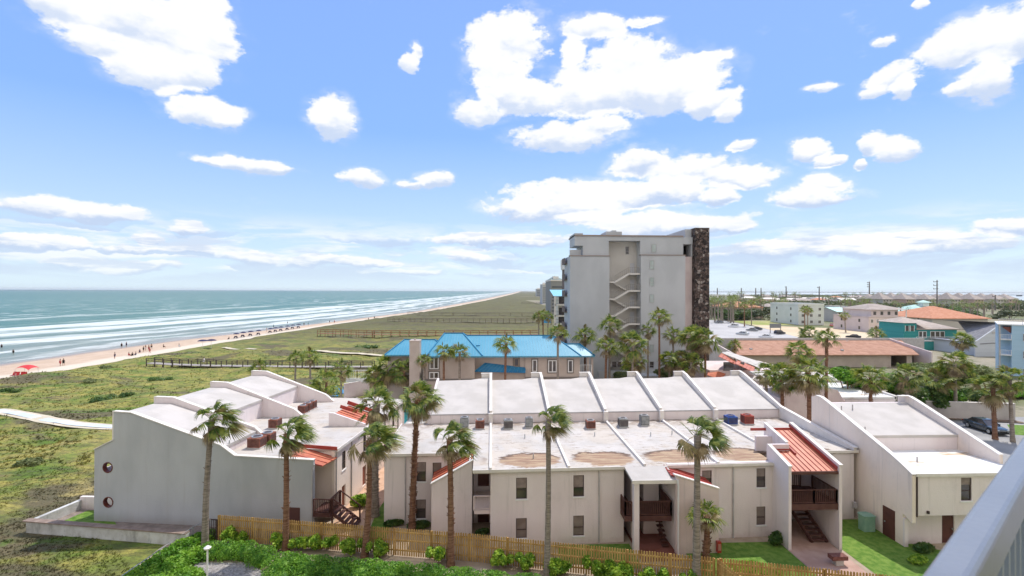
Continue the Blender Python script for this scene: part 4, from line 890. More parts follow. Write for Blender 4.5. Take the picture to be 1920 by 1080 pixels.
ttm = MM('taupe_trim', (.2, .175, .16)); part('trim_band', MB().box(xl(798, 70.2)-.05, XA+.05, 70.1, 70.2-.003, 4.55, 4.85), ttm, HB); part('trim_band', MB().box(xl(985), xl(1088), 71.7, 71.8-.003, 4.5, 4.8), ttm, HB)
part('chimney', MB().box(xl(768, 69.5), xl(787, 69.5), 69.3, 71, -1, atY(775, 641, 69.3)[2]).box(xl(767.5, 69.5), xl(787.5, 69.5), 69.25, 71.05, atY(775, 641, 69.3)[2], atY(775, 638.5, 69.3)[2]).tube([(xl(777, 69.5), 70, 10), (xl(777, 69.5), 70, atY(775, 635.5, 69.3)[2])], .12, 8), taupe, HB)
for (x0, x1, y0, y1, yy, g) in ((805.4, 822.6, 668.7, 691.7, 70.2, 1), (998, 1007, 674.5, 697.4, 71.8, 1), (1027.7, 1043.7, 675.6, 698.5, 71.8, 1), (1064.8, 1074, 675.6, 698.5, 71.8, 1), (963.5, 972.7, 672, 687, 72.0, 0), (805, 823, 697, 710, 70.2, 1)):
    xa, xb = atY(x0, 680, yy)[0], atY(x1, 680, yy)[0]; za, zb = atY(900, y1, yy)[2], atY(900, y0, yy)[2]
    o = part('window', MB().box(xa, xb, yy-.06, yy-.003, za, zb), dark_glass, HB)
    f = MB(); t_w = .13 if g else .08
    for (u0, u1, v0, v1) in ((xa, xa+t_w, za, zb), (xb-t_w, xb, za, zb), (xa+t_w, xb-t_w, za, za+t_w), (xa+t_w, xb-t_w, zb-t_w, zb))+((((xa+xb)/2-.07, (xa+xb)/2+.07, za+t_w, zb-t_w),) if xb-xa > .9 else ()): f.box(u0, u1, yy-.1, yy-.061, v0, v1)
    part('window_frame', f, white_paint if g else MM('tan_frame', (.35, .27, .2)), o)
    s_ = MB(); k = .14
    for (u0, u1, v0, v1) in ((xa-k, xa-.002, za-k, zb+k), (xb+.002, xb+k, za-k, zb+k), (xa, xb, zb+.002, zb+k), (xa, xb, za-k, za-.002)): s_.box(u0, u1, yy-.08, yy-.002, v0, v1)
    part('window_surround', s_, MM('surround', (.2, .175, .16)), o)
db = MM('deep_blue_metal', (.025, .17, .34), (.035, .21, .40), 1, .45)
slope_roof('porch_roof', [(xl(889, 71.5), 70.9, atY(889, 695.5, 71.5)[2]), (xl(985, 71.5), 71.2, atY(985, 698.5, 71.5)[2]), (xl(985, 72.6), 71.95, atY(985, 689, 72)[2]), (xl(910, 72.6), 71.95, atY(910, 680, 72)[2])], HB, db, ribs=12, rib_mat=bl)
part('balcony', MB().box(xl(1086, 73), xl(1107, 73), 72.2, 73.1, 4.8, 4.95), taupe, HB)
railing(HB, [(xl(1086, 73), 72.25, 4.95), (xl(1107, 73), 72.25, 4.95)], 1.5, white_paint, spacing=.22)
part('skylight', MB().obox((xl(896, 74), 74.3, 9.05), .5, .5, .1, .3), db, HB)

# low wall and white gate by the pool, plus pool
sheet('pool_deck', [(-27, 60), (-8.6, 60), (-8.6, 74), (-12, 88), (-30, 88), (-30, 72)], .0, MM('pool_deck', (.62, .60, .56), (.7, .68, .64), .5, .85, world=True))
sheet('pool_water', [(-13.3, 64), (-11.2, 64), (-10.4, 76), (-14, 76)], .02, MM('pool_blue', (.05, .5, .5), (.1, .6, .58), .8, .12))
sheet('pool_edge', [(-13.6, 60.5), (-10.6, 60.5), (-10.8, 64), (-13.5, 64)], .015, paver)
def boxwall(name, p0, p1, z, th, mat, label, cat, grp=None, capm=None, z0=-.4):
    r = root(name, ((p0[0]+p1[0])/2, (p0[1]+p1[1])/2, 0), label, cat, grp); part('wall_body', MB().bar((p0[0], p0[1], (z+z0)/2), (p1[0], p1[1], (z+z0)/2), th, z-z0), mat, r)
    part('wall_cap', MB().bar((p0[0], p0[1], z+.03), (p1[0], p1[1], z+.03), th+.08, .06), capm or cap, r); return r
w1 = at(645, 748, 0); w2 = at(690, 748, 0)
boxwall('garden_wall', w1, at(692, 740), 2.4, .25, stucco_pink, 'short pinkish wall behind the blue pool loungers', 'wall')
boxwall('garden_wall', at(732, 742), at(800, 738), 3.2, .25, stucco_pink, 'pinkish wall left of the blue-roofed house, behind the palms', 'wall')
g = root('pool_gate', (w1[0]+1.2, w1[1]+3.5, 0), 'white slatted gate and fence on top of the pool wall', 'gate')
railing(g, [(w1[0]-.2, w1[1]+2, 2.9), (w1[0]+1.5, w1[1]+2, 2.9), (w1[0]+4, w1[1]+2, 2.9)], 1.3, white_paint, spacing=.25, name='slat_panel')
part('gate_frame', MB().box(w1[0]-.3, w1[0]+4.1, w1[1]+1.95, w1[1]+2.1, 2.3, 2.9), white_paint, g)
# ================================================================== red tile roofed unit beyond the main block
RT = root('red_roof_unit', (34, 72, 0), 'condo unit with stepped red roofs peeking over the main block by the palms', 'apartment building')
m = MB().box(31.6, 44, 70.5, 80, -.2, 5.9); m.box(29.0, 33.5, 69, 71, -.2, 4.4); part('wall', m, stucco_pink, RT)
slope_roof('red_roof', [q(1347, 668, 70), q(1381, 684, 70), q(1381, 677, 73), q(1353, 661.5, 73)], RT, ribs=5)
slope_roof('red_roof', [q(1378, 681, 69.5), q(1412, 697, 68), q(1416, 689, 71), q(1384, 675, 72.5)], RT, ribs=5)
slope_roof('red_roof', [q(1326, 703, 69), q(1353, 712, 69), q(1368, 690, 72), q(1328, 697, 71)], RT, ribs=5)
slope_roof('white_roof', [q(1352, 661, 73), q(1425, 690, 71), q(1440, 683, 77), q(1365, 659, 78)], RT, roof_clean, ribs=6, rib_mat=grey_pipe)
for x0, x1 in ((1357, 1376), (1389, 1396)): part('window', MB().box(atY(x0, 690, 70.3)[0], atY(x1, 690, 70.3)[0], 70.36, 70.42, atY(1360, 695, 70.3)[2], atY(1360, 679, 70.3)[2]), dark_glass, RT)

# ================================================================== long strip building with brown shingle roof
SB = root('strip_building', (74, 112, 0), 'long single-storey building with brown shingle roof and garage openings', 'building')
shingle = MM('brown_shingle', (.36, .19, .125), (.46, .26, .18), .8, .95, .4, 4, world=True)
SY = 110.0; sx = lambda x, Y=SY: atY(x, 680, Y)[0]; sz = lambda y, Y=SY, x=1500: atY(x, y, Y)[2]
xL, xR = sx(1376), sx(1722)
m = MB(); m.wall((xL+.5, SY+.8), (xR-.5, SY+.8), -.2, 3.0, .3, [(sx(1672)-xL, sx(1702)-xL, -.1, 2.8)]); m.wall((xL+.5, SY+12), (xL+.5, SY+.8), -.2, 3, .3); m.wall((xR-.5, SY+.8), (xR-.5, SY+12), -.2, 3, .3); m.box(sx(1672), sx(1702), SY+5, SY+5.3, -.2, 3)
part('wall', m, taupe, SB)
slope_roof('shingle_roof', [(xL, SY-.2, 2.95), (xR, SY-.2, 2.95), (sx(1690, 121), 121, sz(638, 121)), (sx(1380, 121), 121, sz(638, 121))], SB, shingle, ribs=0, th=.2)
pz = sz(634, 121)
m = MB(); m.box(sx(1376, 121)-4, sx(1690, 121)+6, 121, 121.4, -.2, pz); part('parapet', m, grey_pipe, SB)
fx2 = lambda u, v, t: (t, u, v)
part('end_wall', MB().prism(fx2, [(SY-1, -.2), (SY-1, 3.6), (121.4, pz), (121.4, -.2)], xR+2.2, xR+2.5), stucco_pink, SB)
part('end_wall', MB().prism(fx2, [(SY-6, -.2), (SY-6, 3.2), (121.4, pz), (121.4, -.2)], xL-1.6, xL-1.3), stucco_pink, SB)
for x, y in ((1408, 655), (1450, 638.5), (1405, 637.5), (1579, 657), (1588, 641)): 
    p = at(x, y, 3+(665-y)/35*2.6); part('roof_vent', MB().obox((p[0], p[1], p[2]-.1), .55, .5, .35), galv, SB)

# ================================================================== houses to the right
def house(name, label, cat, x0, x1, ybase, floors, dep, wallm, roofm, roof='hip', rise=2.2, fh=3.0, wins=4, over=.5, side=True, winw=1.0, z0=0, flat_par=.6, grp=None, frame=None, Yd=None, balcony=False, seams=False):
    p = at(x0, ybase, 0); Y = Yd or p[1]; xa = atY(x0, ybase, Y)[0]; xb = atY(x1, ybase, Y)[0]; hh = fh*floors
    r = root(name, ((xa+xb)/2, Y, 0), label, cat, grp)
    part('wall', MB().box(xa, xb, Y, Y+dep, -1, hh), wallm, r)
    W_ = xb-xa
    for k in range(floors):
        for i in range(wins):
            cx = xa+W_*(i+.5)/wins+(.12*math.sin(i*2.1+k)); zb = k*fh+.9
            g_ = part('window', MB().box(cx-winw/2, cx+winw/2, Y-.05, Y-.004, zb, zb+1.35), dark_glass if not frame else blind_glass, r)
            if frame or Y < 260:
                f = MB()
                for (u0, u1, v0, v1) in ((cx-winw/2-.1, cx-winw/2-.002, zb-.1, zb+1.45), (cx+winw/2+.002, cx+winw/2+.1, zb-.1, zb+1.45), (cx-winw/2, cx+winw/2, zb+1.352, zb+1.45), (cx-winw/2, cx+winw/2, zb-.1, zb-.002), (cx-.04, cx+.04, zb, zb+1.35)): f.box(u0, u1, Y-.09, Y-.052 if u0 == cx-.04 else Y-.004, v0, v1)
                part('window_frame', f, frame or white_paint, g_)
    if side:   # the flank turned to us
        for k in range(floors):
            for i in range(2):
                cy = Y+dep*(i+.5)/2; zb = k*fh+.9; part('window', MB().box(xa-.05, xa-.004, cy-.5, cy+.5, zb, zb+1.35), dark_glass, r)
    if balcony:
        for k in range(1, floors):
            o = part('balcony', MB().box(xa+W_*.1, xb-W_*.1, Y-1.7, Y-.1, k*fh-.2, k*fh), white_paint, r); railing(o, [(xa+W_*.1, Y-1.65, k*fh), (xb-W_*.1, Y-1.65, k*fh)], 1.0, white_paint, spacing=.3)
            for u in (.1, .5, .9): part('balcony_post', MB().box(xa+W_*u-.1, xa+W_*u+.1, Y-1.7, Y-1.5, -.2, k*fh-.2), white_paint, r)
    if roof == 'flat':
        part('parapet', MB().box(xa-.1, xb+.1, Y-.1, Y, hh, hh+flat_par).box(xa-.1, xb+.1, Y+dep, Y+dep+.1, hh, hh+flat_par).box(xa-.1, xa, Y, Y+dep, hh, hh+flat_par).box(xb, xb+.1, Y, Y+dep, hh, hh+flat_par), wallm, r)
        part('roof', MB().box(xa, xb, Y, Y+dep, hh-.1, hh+.1), roofm, r)
    elif roof == 'hip':
        k = min(W_, dep)/2*.9; ry = Y+dep/2; V = [(xa-over,Y-over,hh),(xb+over,Y-over,hh),(xb+over,Y+dep+over,hh),(xa-over,Y+dep+over,hh),(xa+k,ry,hh+rise),(xb-k,ry,hh+rise)]
        V += [(p_[0], p_[1], p_[2]-.25) for p_ in V[:4]]
        part('roof', MB().add(V, [(0,1,5,4),(1,2,5),(2,3,4,5),(3,0,4),(0,6,7,1),(1,7,8,2),(2,8,9,3),(3,9,6,0),(9,8,7,6)]), roofm, r)
    elif roof == 'gable_x':  # ridge runs along x
        ry = Y+dep/2; V = [(xa-over,Y-over,hh-.1),(xb+over,Y-over,hh-.1),(xb+over,ry,hh+rise),(xa-over,ry,hh+rise),(xb+over,Y+dep+over,hh-.1),(xa-over,Y+dep+over,hh-.1)]; V += [(a_, b_, c_-.2) for a_, b_, c_ in V]
        part('roof', MB().add(V, [(0,1,2,3),(3,2,4,5),(6,9,8,7),(9,11,10,8),(0,6,7,1),(4,10,11,5),(0,3,9,6),(3,5,11,9),(1,7,8,2),(2,8,10,4)]), roofm, r)
        part('gable_wall', MB().prism(fx2, [(Y,hh),(Y+dep,hh),(ry,hh+rise-.2)], xa+.02, xa+.2).prism(fx2, [(Y,hh),(Y+dep,hh),(ry,hh+rise-.2)], xb-.2, xb-.02), wallm, r)
    elif roof == 'gable_y':  # gable faces us
        mx = (xa+xb)/2; V = [(xa-over,Y-over,hh-.1),(mx,Y-over,hh+rise),(xb+over,Y-over,hh-.1),(xa-over,Y+dep+over,hh-.1),(mx,Y+dep+over,hh+rise),(xb+over,Y+dep+over,hh-.1)]; V += [(a_, b_, c_-.2) for a_, b_, c_ in V]
        part('roof', MB().add(V, [(0,1,4,3),(1,2,5,4),(6,9,10,7),(7,10,11,8),(0,6,7,1),(1,7,8,2),(0,3,9,6),(2,8,11,5),(3,4,10,9),(4,5,11,10)]), roofm, r)
        part('gable_wall', MB().prism(lambda u, v, t: (u, t, v), [(xa,hh),(xb,hh),(mx,hh+rise-.2)], Y+.01, Y+.2), wallm, r)
    return r, xa, xb, Y, hh
cwhite = MM('cool_white_stucco', (.66, .68, .66), (.74, .75, .73), .2, .9); pinkw = MM('pink_siding', (.62, .52, .50), (.68, .58, .55), .3, .85)
teal = M('teal_siding', (.035, .27, .26), (.05, .31, .30), .4, .7, st=(.1, .1, 6))[0]; teal2 = MM('turquoise_wall', (.02, .30, .34), (.03, .34, .38), .3, .8)
greyroof = MM('grey_shingle', (.19, .185, .195), (.25, .24, .25), 1.2, .9); tanroof = MM('tan_shingle', (.40, .33, .28), (.48, .41, .36), .8, .9); orangeroof = MM('orange_tile', (.46, .19, .10), (.54, .26, .16), .8, .85)
beigeroof = MM('beige_roof', (.33, .28, .245), (.41, .35, .31), .4, .9); mint = MM('mint_metal', (.42, .62, .55), (.5, .68, .62), .3, .5); lightblue = M('light_blue_siding', (.40, .58, .72), (.45, .62, .76), .3, .7, st=(.1, .1, 5))[0]
greysiding = M('light_grey_siding', (.50, .52, .56), (.56, .58, .62), .3, .8, st=(.1, .1, 5))[0]; peach = MM('peach_stucco', (.52, .38, .31), (.58, .44, .37), .1, .9); bluegrey = MM('far_cream', (.5, .47, .43), (.56, .52, .48), .1, .9)

house('apartment_house', 'boxy white three-storey flat-roofed block beside the sandy lot', 'house', 1497, 1545, 609, 3, 26, cwhite, roof_clean, 'flat', wins=3, fh=3.3, winw=1.3, flat_par=1.2)
rh_ = house('turquoise_house', 'turquoise gabled building next to the pale green metal roof', 'house', 1601, 1628, 605, 2, 14, teal2, greyroof, 'gable_y', rise=2.6, fh=3.1, wins=1, side=False)
house('green_roof_house', 'grey house with pale green metal roof left of the turquoise gable', 'house', 1570, 1600, 604, 2, 18, bluegrey, mint, 'gable_x', rise=2.2, wins=4, side=False)
house('orange_roof_house', 'small house with orange tile roof behind the pink three-storey house', 'house', 1630, 1655, 596, 2, 14, peach, orangeroof, 'hip', rise=2.5, wins=3)
r, xa, xb, Y, hh = house('pink_house', 'pale pink three-storey house with beige hip roof and side balconies', 'house', 1629, 1695, 623, 2, 22, pinkw, cap, 'flat', fh=3.2, wins=6, winw=.9, flat_par=.3)
part('upper_storey', MB().box(xa+3, xb-.5, Y+2.5, Y+20, hh+.1, hh+3.2), pinkw, r)
for i in range(4): part('window', MB().box(xa+4+i*3.2, xa+5.2+i*3.2, Y+2.44, Y+2.498, hh+.9, hh+2.4), dark_glass, r)
V = [(xa+2,Y+1.5,hh+3.2),(xb+3.5,Y+1.5,hh+3.2),(xb+3.5,Y+21,hh+3.2),(xa+2,Y+21,hh+3.2),(xa+8,Y+11,hh+5.6),(xb-4,Y+11,hh+5.6)]
part('roof', MB().add(V, [(0,1,5,4),(1,2,5),(2,3,4,5),(3,0,4),(3,2,1,0)]), beigeroof, r)
part('porch', MB().box(xb, xb+3, Y+2, Y+14, hh-.2, hh).box(xb+2.7, xb+3, Y+2, Y+2.3, -.2, hh+3.2).box(xb+2.7, xb+3, Y+13, Y+13.3, -.2, hh+3.2), white_paint, r)
r, xa, xb, Y, hh = house('teal_house', 'teal clapboard house with white balcony rails and dormer', 'house', 1716, 1794, 655, 2, 14, teal, tanroof, 'hip', rise=2.4, fh=3.1, wins=0, frame=white_paint)
for (x0, x1) in ((1722, 1737), (1744, 1771)):
    a, b_ = atY(x0, 630, Y)[0], atY(x1, 630, Y)[0]; n_ = 2 if x0 == 1722 else 3
    for i in range(n_):
        u0 = a+(b_-a)*i/n_; u1 = a+(b_-a)*(i+1)/n_; o = part('window', MB().box(u0+.15, u1-.15, Y-.06, Y-.004, 3.6, 5.3), dark_glass, r); part('window_frame', MB().box(u0, u0+.14, Y-.1, Y-.004, 3.5, 5.45).box(u1-.14, u1, Y-.1, Y-.004, 3.5, 5.45).box(u0+.14, u1-.14, Y-.1, Y-.004, 5.3, 5.45).box(u0+.14, u1-.14, Y-.1, Y-.004, 3.45, 3.6), white_paint, o)
a = atY(1708, 640, Y)[0]
o = part('balcony', MB().box(a, xb, Y-2, Y-.1, 2.6, 2.9), white_paint, r); railing(o, [(a, Y-1.95, 2.9), ((a+xb)/2, Y-1.95, 2.9), (xb, Y-1.95, 2.9)], 1.1, white_paint, spacing=.35)
part('lower_floor', MB().box(xa+.5, xb-.5, Y-1.8, Y-.02, -.2, 2.58), teal, r)
xa2 = atY(1692, 640, Y)[0]; part('side_tower', MB().box(xa2, xa-.01, Y-.5, Y+9, -.5, 8.0), teal, r)
for i in range(2): o = part('window', MB().box(xa2+.5+i*1.6, xa2+1.5+i*1.6, Y-.56, Y-.502, 5.6, 7.1), dark_glass, r); part('window_frame', MB().box(xa2+.35+i*1.6, xa2+.49+i*1.6, Y-.6, Y-.502, 5.45, 7.25).box(xa2+1.51+i*1.6, xa2+1.65+i*1.6, Y-.6, Y-.502, 5.45, 7.25), white_paint, o)
part('tower_roof', MB().add([(xa2-.6,Y-1.1,8),(xa+3.6,Y-1.1,8),(xa+3.6,Y+9.5,8),(xa2-.6,Y+9.5,8),((xa2+xa)/2+1,Y+4,9.6),((xa2+xa)/2+2,Y+5,9.6)], [(0,1,5,4),(1,2,5),(2,3,4,5),(3,0,4),(3,2,1,0)]), tanroof, r)
m = MB(); m.box(xa2-8, xa2, Y-3, Y+1, 2.4, 2.6)
house('orange_hip_house', 'large house under a broad orange-brown hip roof behind the teal house', 'house', 1748, 1852, 618, 2, 30, bluegrey, orangeroof, 'hip', rise=5.2, fh=2.6, wins=0, over=1)
r, xa, xb, Y, hh = house('grey_gable_house', 'light grey house with dark grey shingle gable roof beside the light blue building', 'house', 1838, 1880, 668, 2, 15, greysiding, greyroof, 'gable_y', rise=.1, fh=1.8, wins=0, side=False)
gz = lambda x, y, Y_=Y: tuple(atY(x, y, Y_))
A_ = gz(1792, 618, Y+8); 
part('big_roof', MB().add([gz(1826, 641), gz(1878, 605), gz(1878, 605, Y+.2), (gz(1878, 605)[0]-4, Y+16, gz(1878, 605)[2]), gz(1796, 603, Y+16), gz(1800, 636, Y+6)], [(0,1,3,4)]), greyroof, r)
part('gable_wall', MB().prism(lambda u, v, t: (u, t, v), [(gz(1826, 665)[0], -.5), (gz(1880, 665)[0], -.5), (gz(1880, 604)[0], gz(1880, 604)[2]), (gz(1826, 640)[0], gz(1826, 640)[2]-.1)], Y-.4, Y-.1), greysiding, r)
part('vent', MB().box(gz(1857, 623)[0], gz(1867, 623)[0], Y-.5, Y-.402, gz(1857, 625)[2], gz(1857, 622)[2]), grey_pipe, r)
# light blue building at the right edge
g0 = atY(1873, 640, 100.); LBh = root('light_blue_building', (g0[0], 100., 0), 'light blue four-storey building with white roof-deck rail at the right edge', 'apartment building', None, -R_(44))
az = lambda y: atY(1880, y, 100.)[2]
part('wall', MB().box(1.9, 16, 0, 12, -.5, az(609)).box(.02, 1.9, 3, 12, -.5, az(609)), lightblue, LBh, local=True)
part('roof_slab', MB().box(-.15, 16, -.15, 12, az(609), az(607)), white_paint, LBh, local=True)
railing(LBh, [(0, 0, az(607)), (3.5, 0, az(607)), (7, 0, az(607)), (16, 0, az(607))], 1.1, white_paint, spacing=.22, local=True)
part('post', MB().box(0, .25, 0, .25, -.3, az(609)), grey_pipe, LBh, local=True)
for y in (637, 666): o = part('balcony', MB().box(.26, 1.89, .0, 3, az(y), az(y-1.5)), white_paint, LBh, local=True); railing(o, [(.3, .06, az(y-1.5)), (1.85, .06, az(y-1.5))], 1.0, white_paint, spacing=.22, local=True)
for (y0, y1) in ((624, 637), (656, 669), (688, 700)):
    window(LBh, (4.2, 0), (1, 0), 1.3, az(y1), az(y0), dark_glass, fr=white_paint, rec=-.08, local=True); window(LBh, (8, 0), (1, 0), 1.3, az(y1), az(y0), dark_glass, fr=white_paint, rec=-.08, local=True)
part('red_awning', MB().prism(lambda u, v, t: (u, t, v), [(.5, az(613)), (1.8, az(613)), (1.8, az(624))], .6, 2.8), MM('brick_red', (.25, .09, .07)), LBh, local=True)
# mint roof with cupola
r, xa, xb, Y, hh = house('mint_roof_house', 'house under a broad mint metal roof topped by a small cupola', 'house', 1742, 1794, 601, 1, 40, bluegrey, mint, 'hip', rise=5.5, fh=3.6, wins=5, over=1)
part('cupola', MB().box((xa+xb)/2+1, (xa+xb)/2+5, Y+15, Y+19, hh+4.5, hh+7), cwhite, r)
part('cupola_roof', MB().add([((xa+xb)/2,Y+14,hh+7),((xa+xb)/2+6,Y+14,hh+7),((xa+xb)/2+6,Y+20,hh+7),((xa+xb)/2,Y+20,hh+7),((xa+xb)/2+3,Y+17,hh+8.6)], [(0,1,4),(1,2,4),(2,3,4),(3,0,4),(3,2,1,0)]), mint, r)
# apartments near the road
house('pink_apartments', 'peach apartment building with orange tiled roof across the road', 'apartment building', 1372, 1430, 597, 2, 30, peach, orangeroof, 'hip', rise=3.6, fh=3.6, wins=8, winw=1.2)
house('white_motel', 'long white flat block on the skyline just right of the stone shaft', 'apartment building', 1330, 1366, 565, 3, 40, cwhite, cap, 'flat', fh=3.6, wins=7, winw=1.8)
house('brown_apartments', 'low brownish apartment row behind the roadside palms', 'apartment building', 1412, 1452, 572, 2, 20, peach, beigeroof, 'flat', fh=3.4, wins=8, winw=1.6)
house('pale_house', 'small pale house between the peach apartments and the white block', 'house', 1440, 1462, 590, 2, 16, bluegrey, beigeroof, 'hip', rise=2.2, wins=3)
house('white_bungalow', 'low white house behind the green metal roof', 'house', 1575, 1612, 584, 1, 20, cwhite, cap, 'flat', fh=4.0, wins=4)
# row of townhouses along the bay
for i in range(13):
    x0 = 1634+i*21.5; p = at(x0, 576-.0*i, 0)
    house('bay_townhouse', 'beige-roofed townhouse beside the bay, '+['first', 'second', 'third', 'fourth', 'fifth', 'sixth', 'seventh', 'eighth', 'ninth', 'tenth', 'eleventh', 'twelfth', 'thirteenth'][i]+' of its row from the left', 'house', x0, x0+17, 577+(i % 2), 3, 22, bluegrey if i % 3 else peach, beigeroof, 'hip', rise=5.5+(i*1.7) % 2, fh=3.2, wins=3, winw=1.4, over=1, side=False, grp='row of townhouses along the bay')
rr_ = random.Random(5)
for i in range(34):
    x0 = rr_.uniform(1345, 1640); y0 = rr_.uniform(557, 574); wd = (y0-546)*rr_.uniform(.7, 1.3)+3
    house('distant_house', 'tiny pale distant house among the trees toward the bay', 'house', x0, x0+wd, y0, rr_.choice([1, 2, 2]), 16, rr_.choice([bluegrey, cwhite, peach]), rr_.choice([beigeroof, orangeroof, cap, greyroof, beigeroof]), rr_.choice(['hip', 'gable_x']), rise=2.6, wins=3, side=False, winw=1.3, grp='tiny distant houses toward the bay')

# ================================================================== causeway bridge over the bay
br = root('causeway_bridge', (1700, 1900, 0), 'long low grey causeway bridge crossing the bay on the horizon', 'bridge')
P0 = at(1560, 556, 4); P0 = np.array([1150, 2000.]); 
def bp(x, z, Y): p = atY(x, 550, Y); return (p[0], Y, z)
Yb = 2300.
part('deck', MB().box(bp(1640, 0, Yb)[0], bp(2600, 0, Yb)[0], Yb, Yb+14, 3.2, 5.8), MM('bridge_concrete', (.17, .18, .19)), br)
for i in range(16): x = bp(1680+i*26, 0, Yb)[0]; part('pier', MB().box(x-9, x-5, Yb+1, Yb+13, -3, 3.2).box(x+5, x+9, Yb+1, Yb+13, -3, 3.2), MM('pier_grey', (.25, .26, .27)), br)

# ================================================================== utility poles
def pole(x, ytop, ybase, arms, label, Yf=None, grp=None):
    p = at(x, ybase, 0); Y = p[1]; top = atY(x, ytop, Y)[2]; r = root('utility_pole', (p[0], Y, 0), label, 'utility pole', grp)
    rad = max(.18, .0011*Y); part('pole', MB().tube([(p[0], Y, -1), (p[0], Y, top)], [rad*1.3, rad*.8], 8), MM('weathered_pole', (.16, .14, .13)), r)
    for k in range(arms):
        z = top-1.5-k*2.6; part('cross_arm', MB().bar((p[0]-2.6, Y, z), (p[0]+.8, Y, z+.5), rad*.7, rad*.8), dark_frame, r); part('insulator', MB().tube([(p[0]-2.5, Y, z), (p[0]-2.5, Y, z+.9)], rad*.5, 6), dark_frame, r)
    return r
pole(1757, 525, 592, 3, 'tallest utility pole with three arms, behind the orange hip roof')
pole(1630, 528, 573, 3, 'tall utility pole with three arms behind the turquoise gable')
pole(1536, 537, 572, 1, 'utility pole rising over the trees right of the white block')
pole(1474, 537, 562, 1, 'small utility pole on the horizon above the white block')
pole(1866, 553, 582, 1, 'short dark utility pole among the bay townhouses')
for x in (1390, 1427, 1345, 1417): pole(x, 540, 560, 0, 'very small far pole above the treeline left of the white block', grp='far thin poles on the left horizon')
# ================================================================== foliage
def leafmat(name, a, b_, trans=.35, scale=1.2, obj=True, rough=.55):
    m, N, b, c, v = M(name, a, b_, scale, rough, trans=trans, lo=.4, hi=.6, spec=.35)
    oi = N.node('ShaderNodeObjectInfo')
    return m
frond_m = leafmat('palm_frond', (.065, .125, .018), (.28, .32, .06), .38, 3.); frond_y = leafmat('palm_frond_yellow', (.08, .15, .018), (.34, .37, .065), .35, 3.)  # second frond is a yellower, brighter tone given to some palms
frond_dry = leafmat('frond_drying', (.17, .15, .05), (.34, .26, .11), .3); dead_m = leafmat('dead_frond', (.24, .17, .10), (.50, .40, .25), .25, 2., rough=.9)
trunk_g = M('palm_trunk_grey', (.20, .165, .135), (.34, .29, .245), 3, .95, .8, 14, st=(.6, .6, 5))[0]; trunk_r = M('palm_trunk_brown', (.16, .075, .045), (.28, .16, .10), 3, .95, .8, 14, st=(.6, .6, 5))[0]
petiole_m = MM('petiole', (.22, .20, .06), (.3, .22, .1), 3, .6)
def fan(V, F, hub, d, side, up, R, n, r, wind, droop=.35, wseg=.055, dead=False):
    span = 1.45 if not dead else .9
    for i in range(n):
        a = -span+2*span*i/(n-1)+r.uniform(-.03, .03); L = R*(1-.32*abs(a/span)**1.6)*r.uniform(.85, 1.08)
        if r.random() < .04: continue
        dr = d*math.cos(a)+side*math.sin(a); dr = dr+up*(.10*math.cos(2*a)); dr = dr/np.linalg.norm(dr)
        pw = np.cross(dr, up); nrm = np.linalg.norm(pw); pw = pw/nrm if nrm > 1e-4 else side
        pts = []; 
        for t in (0.04, .5, .8, 1.0):
            p = hub+dr*L*t+np.array([0, 0, -1])*droop*L*max(0, t-.35)**1.8*(1.6)+wind*L*.5*t**2.2; pts.append(p)
        o = len(V); ws = (.014, wseg*1.5*R/.95, wseg*1.15*R/.95, .006)
        for p, w_ in zip(pts, ws): V.append(p-pw*w_*.5); V.append(p+pw*w_*.5)
        for k in range(3): F.append((o+2*k, o+2*k+1, o+2*k+3, o+2*k+2))
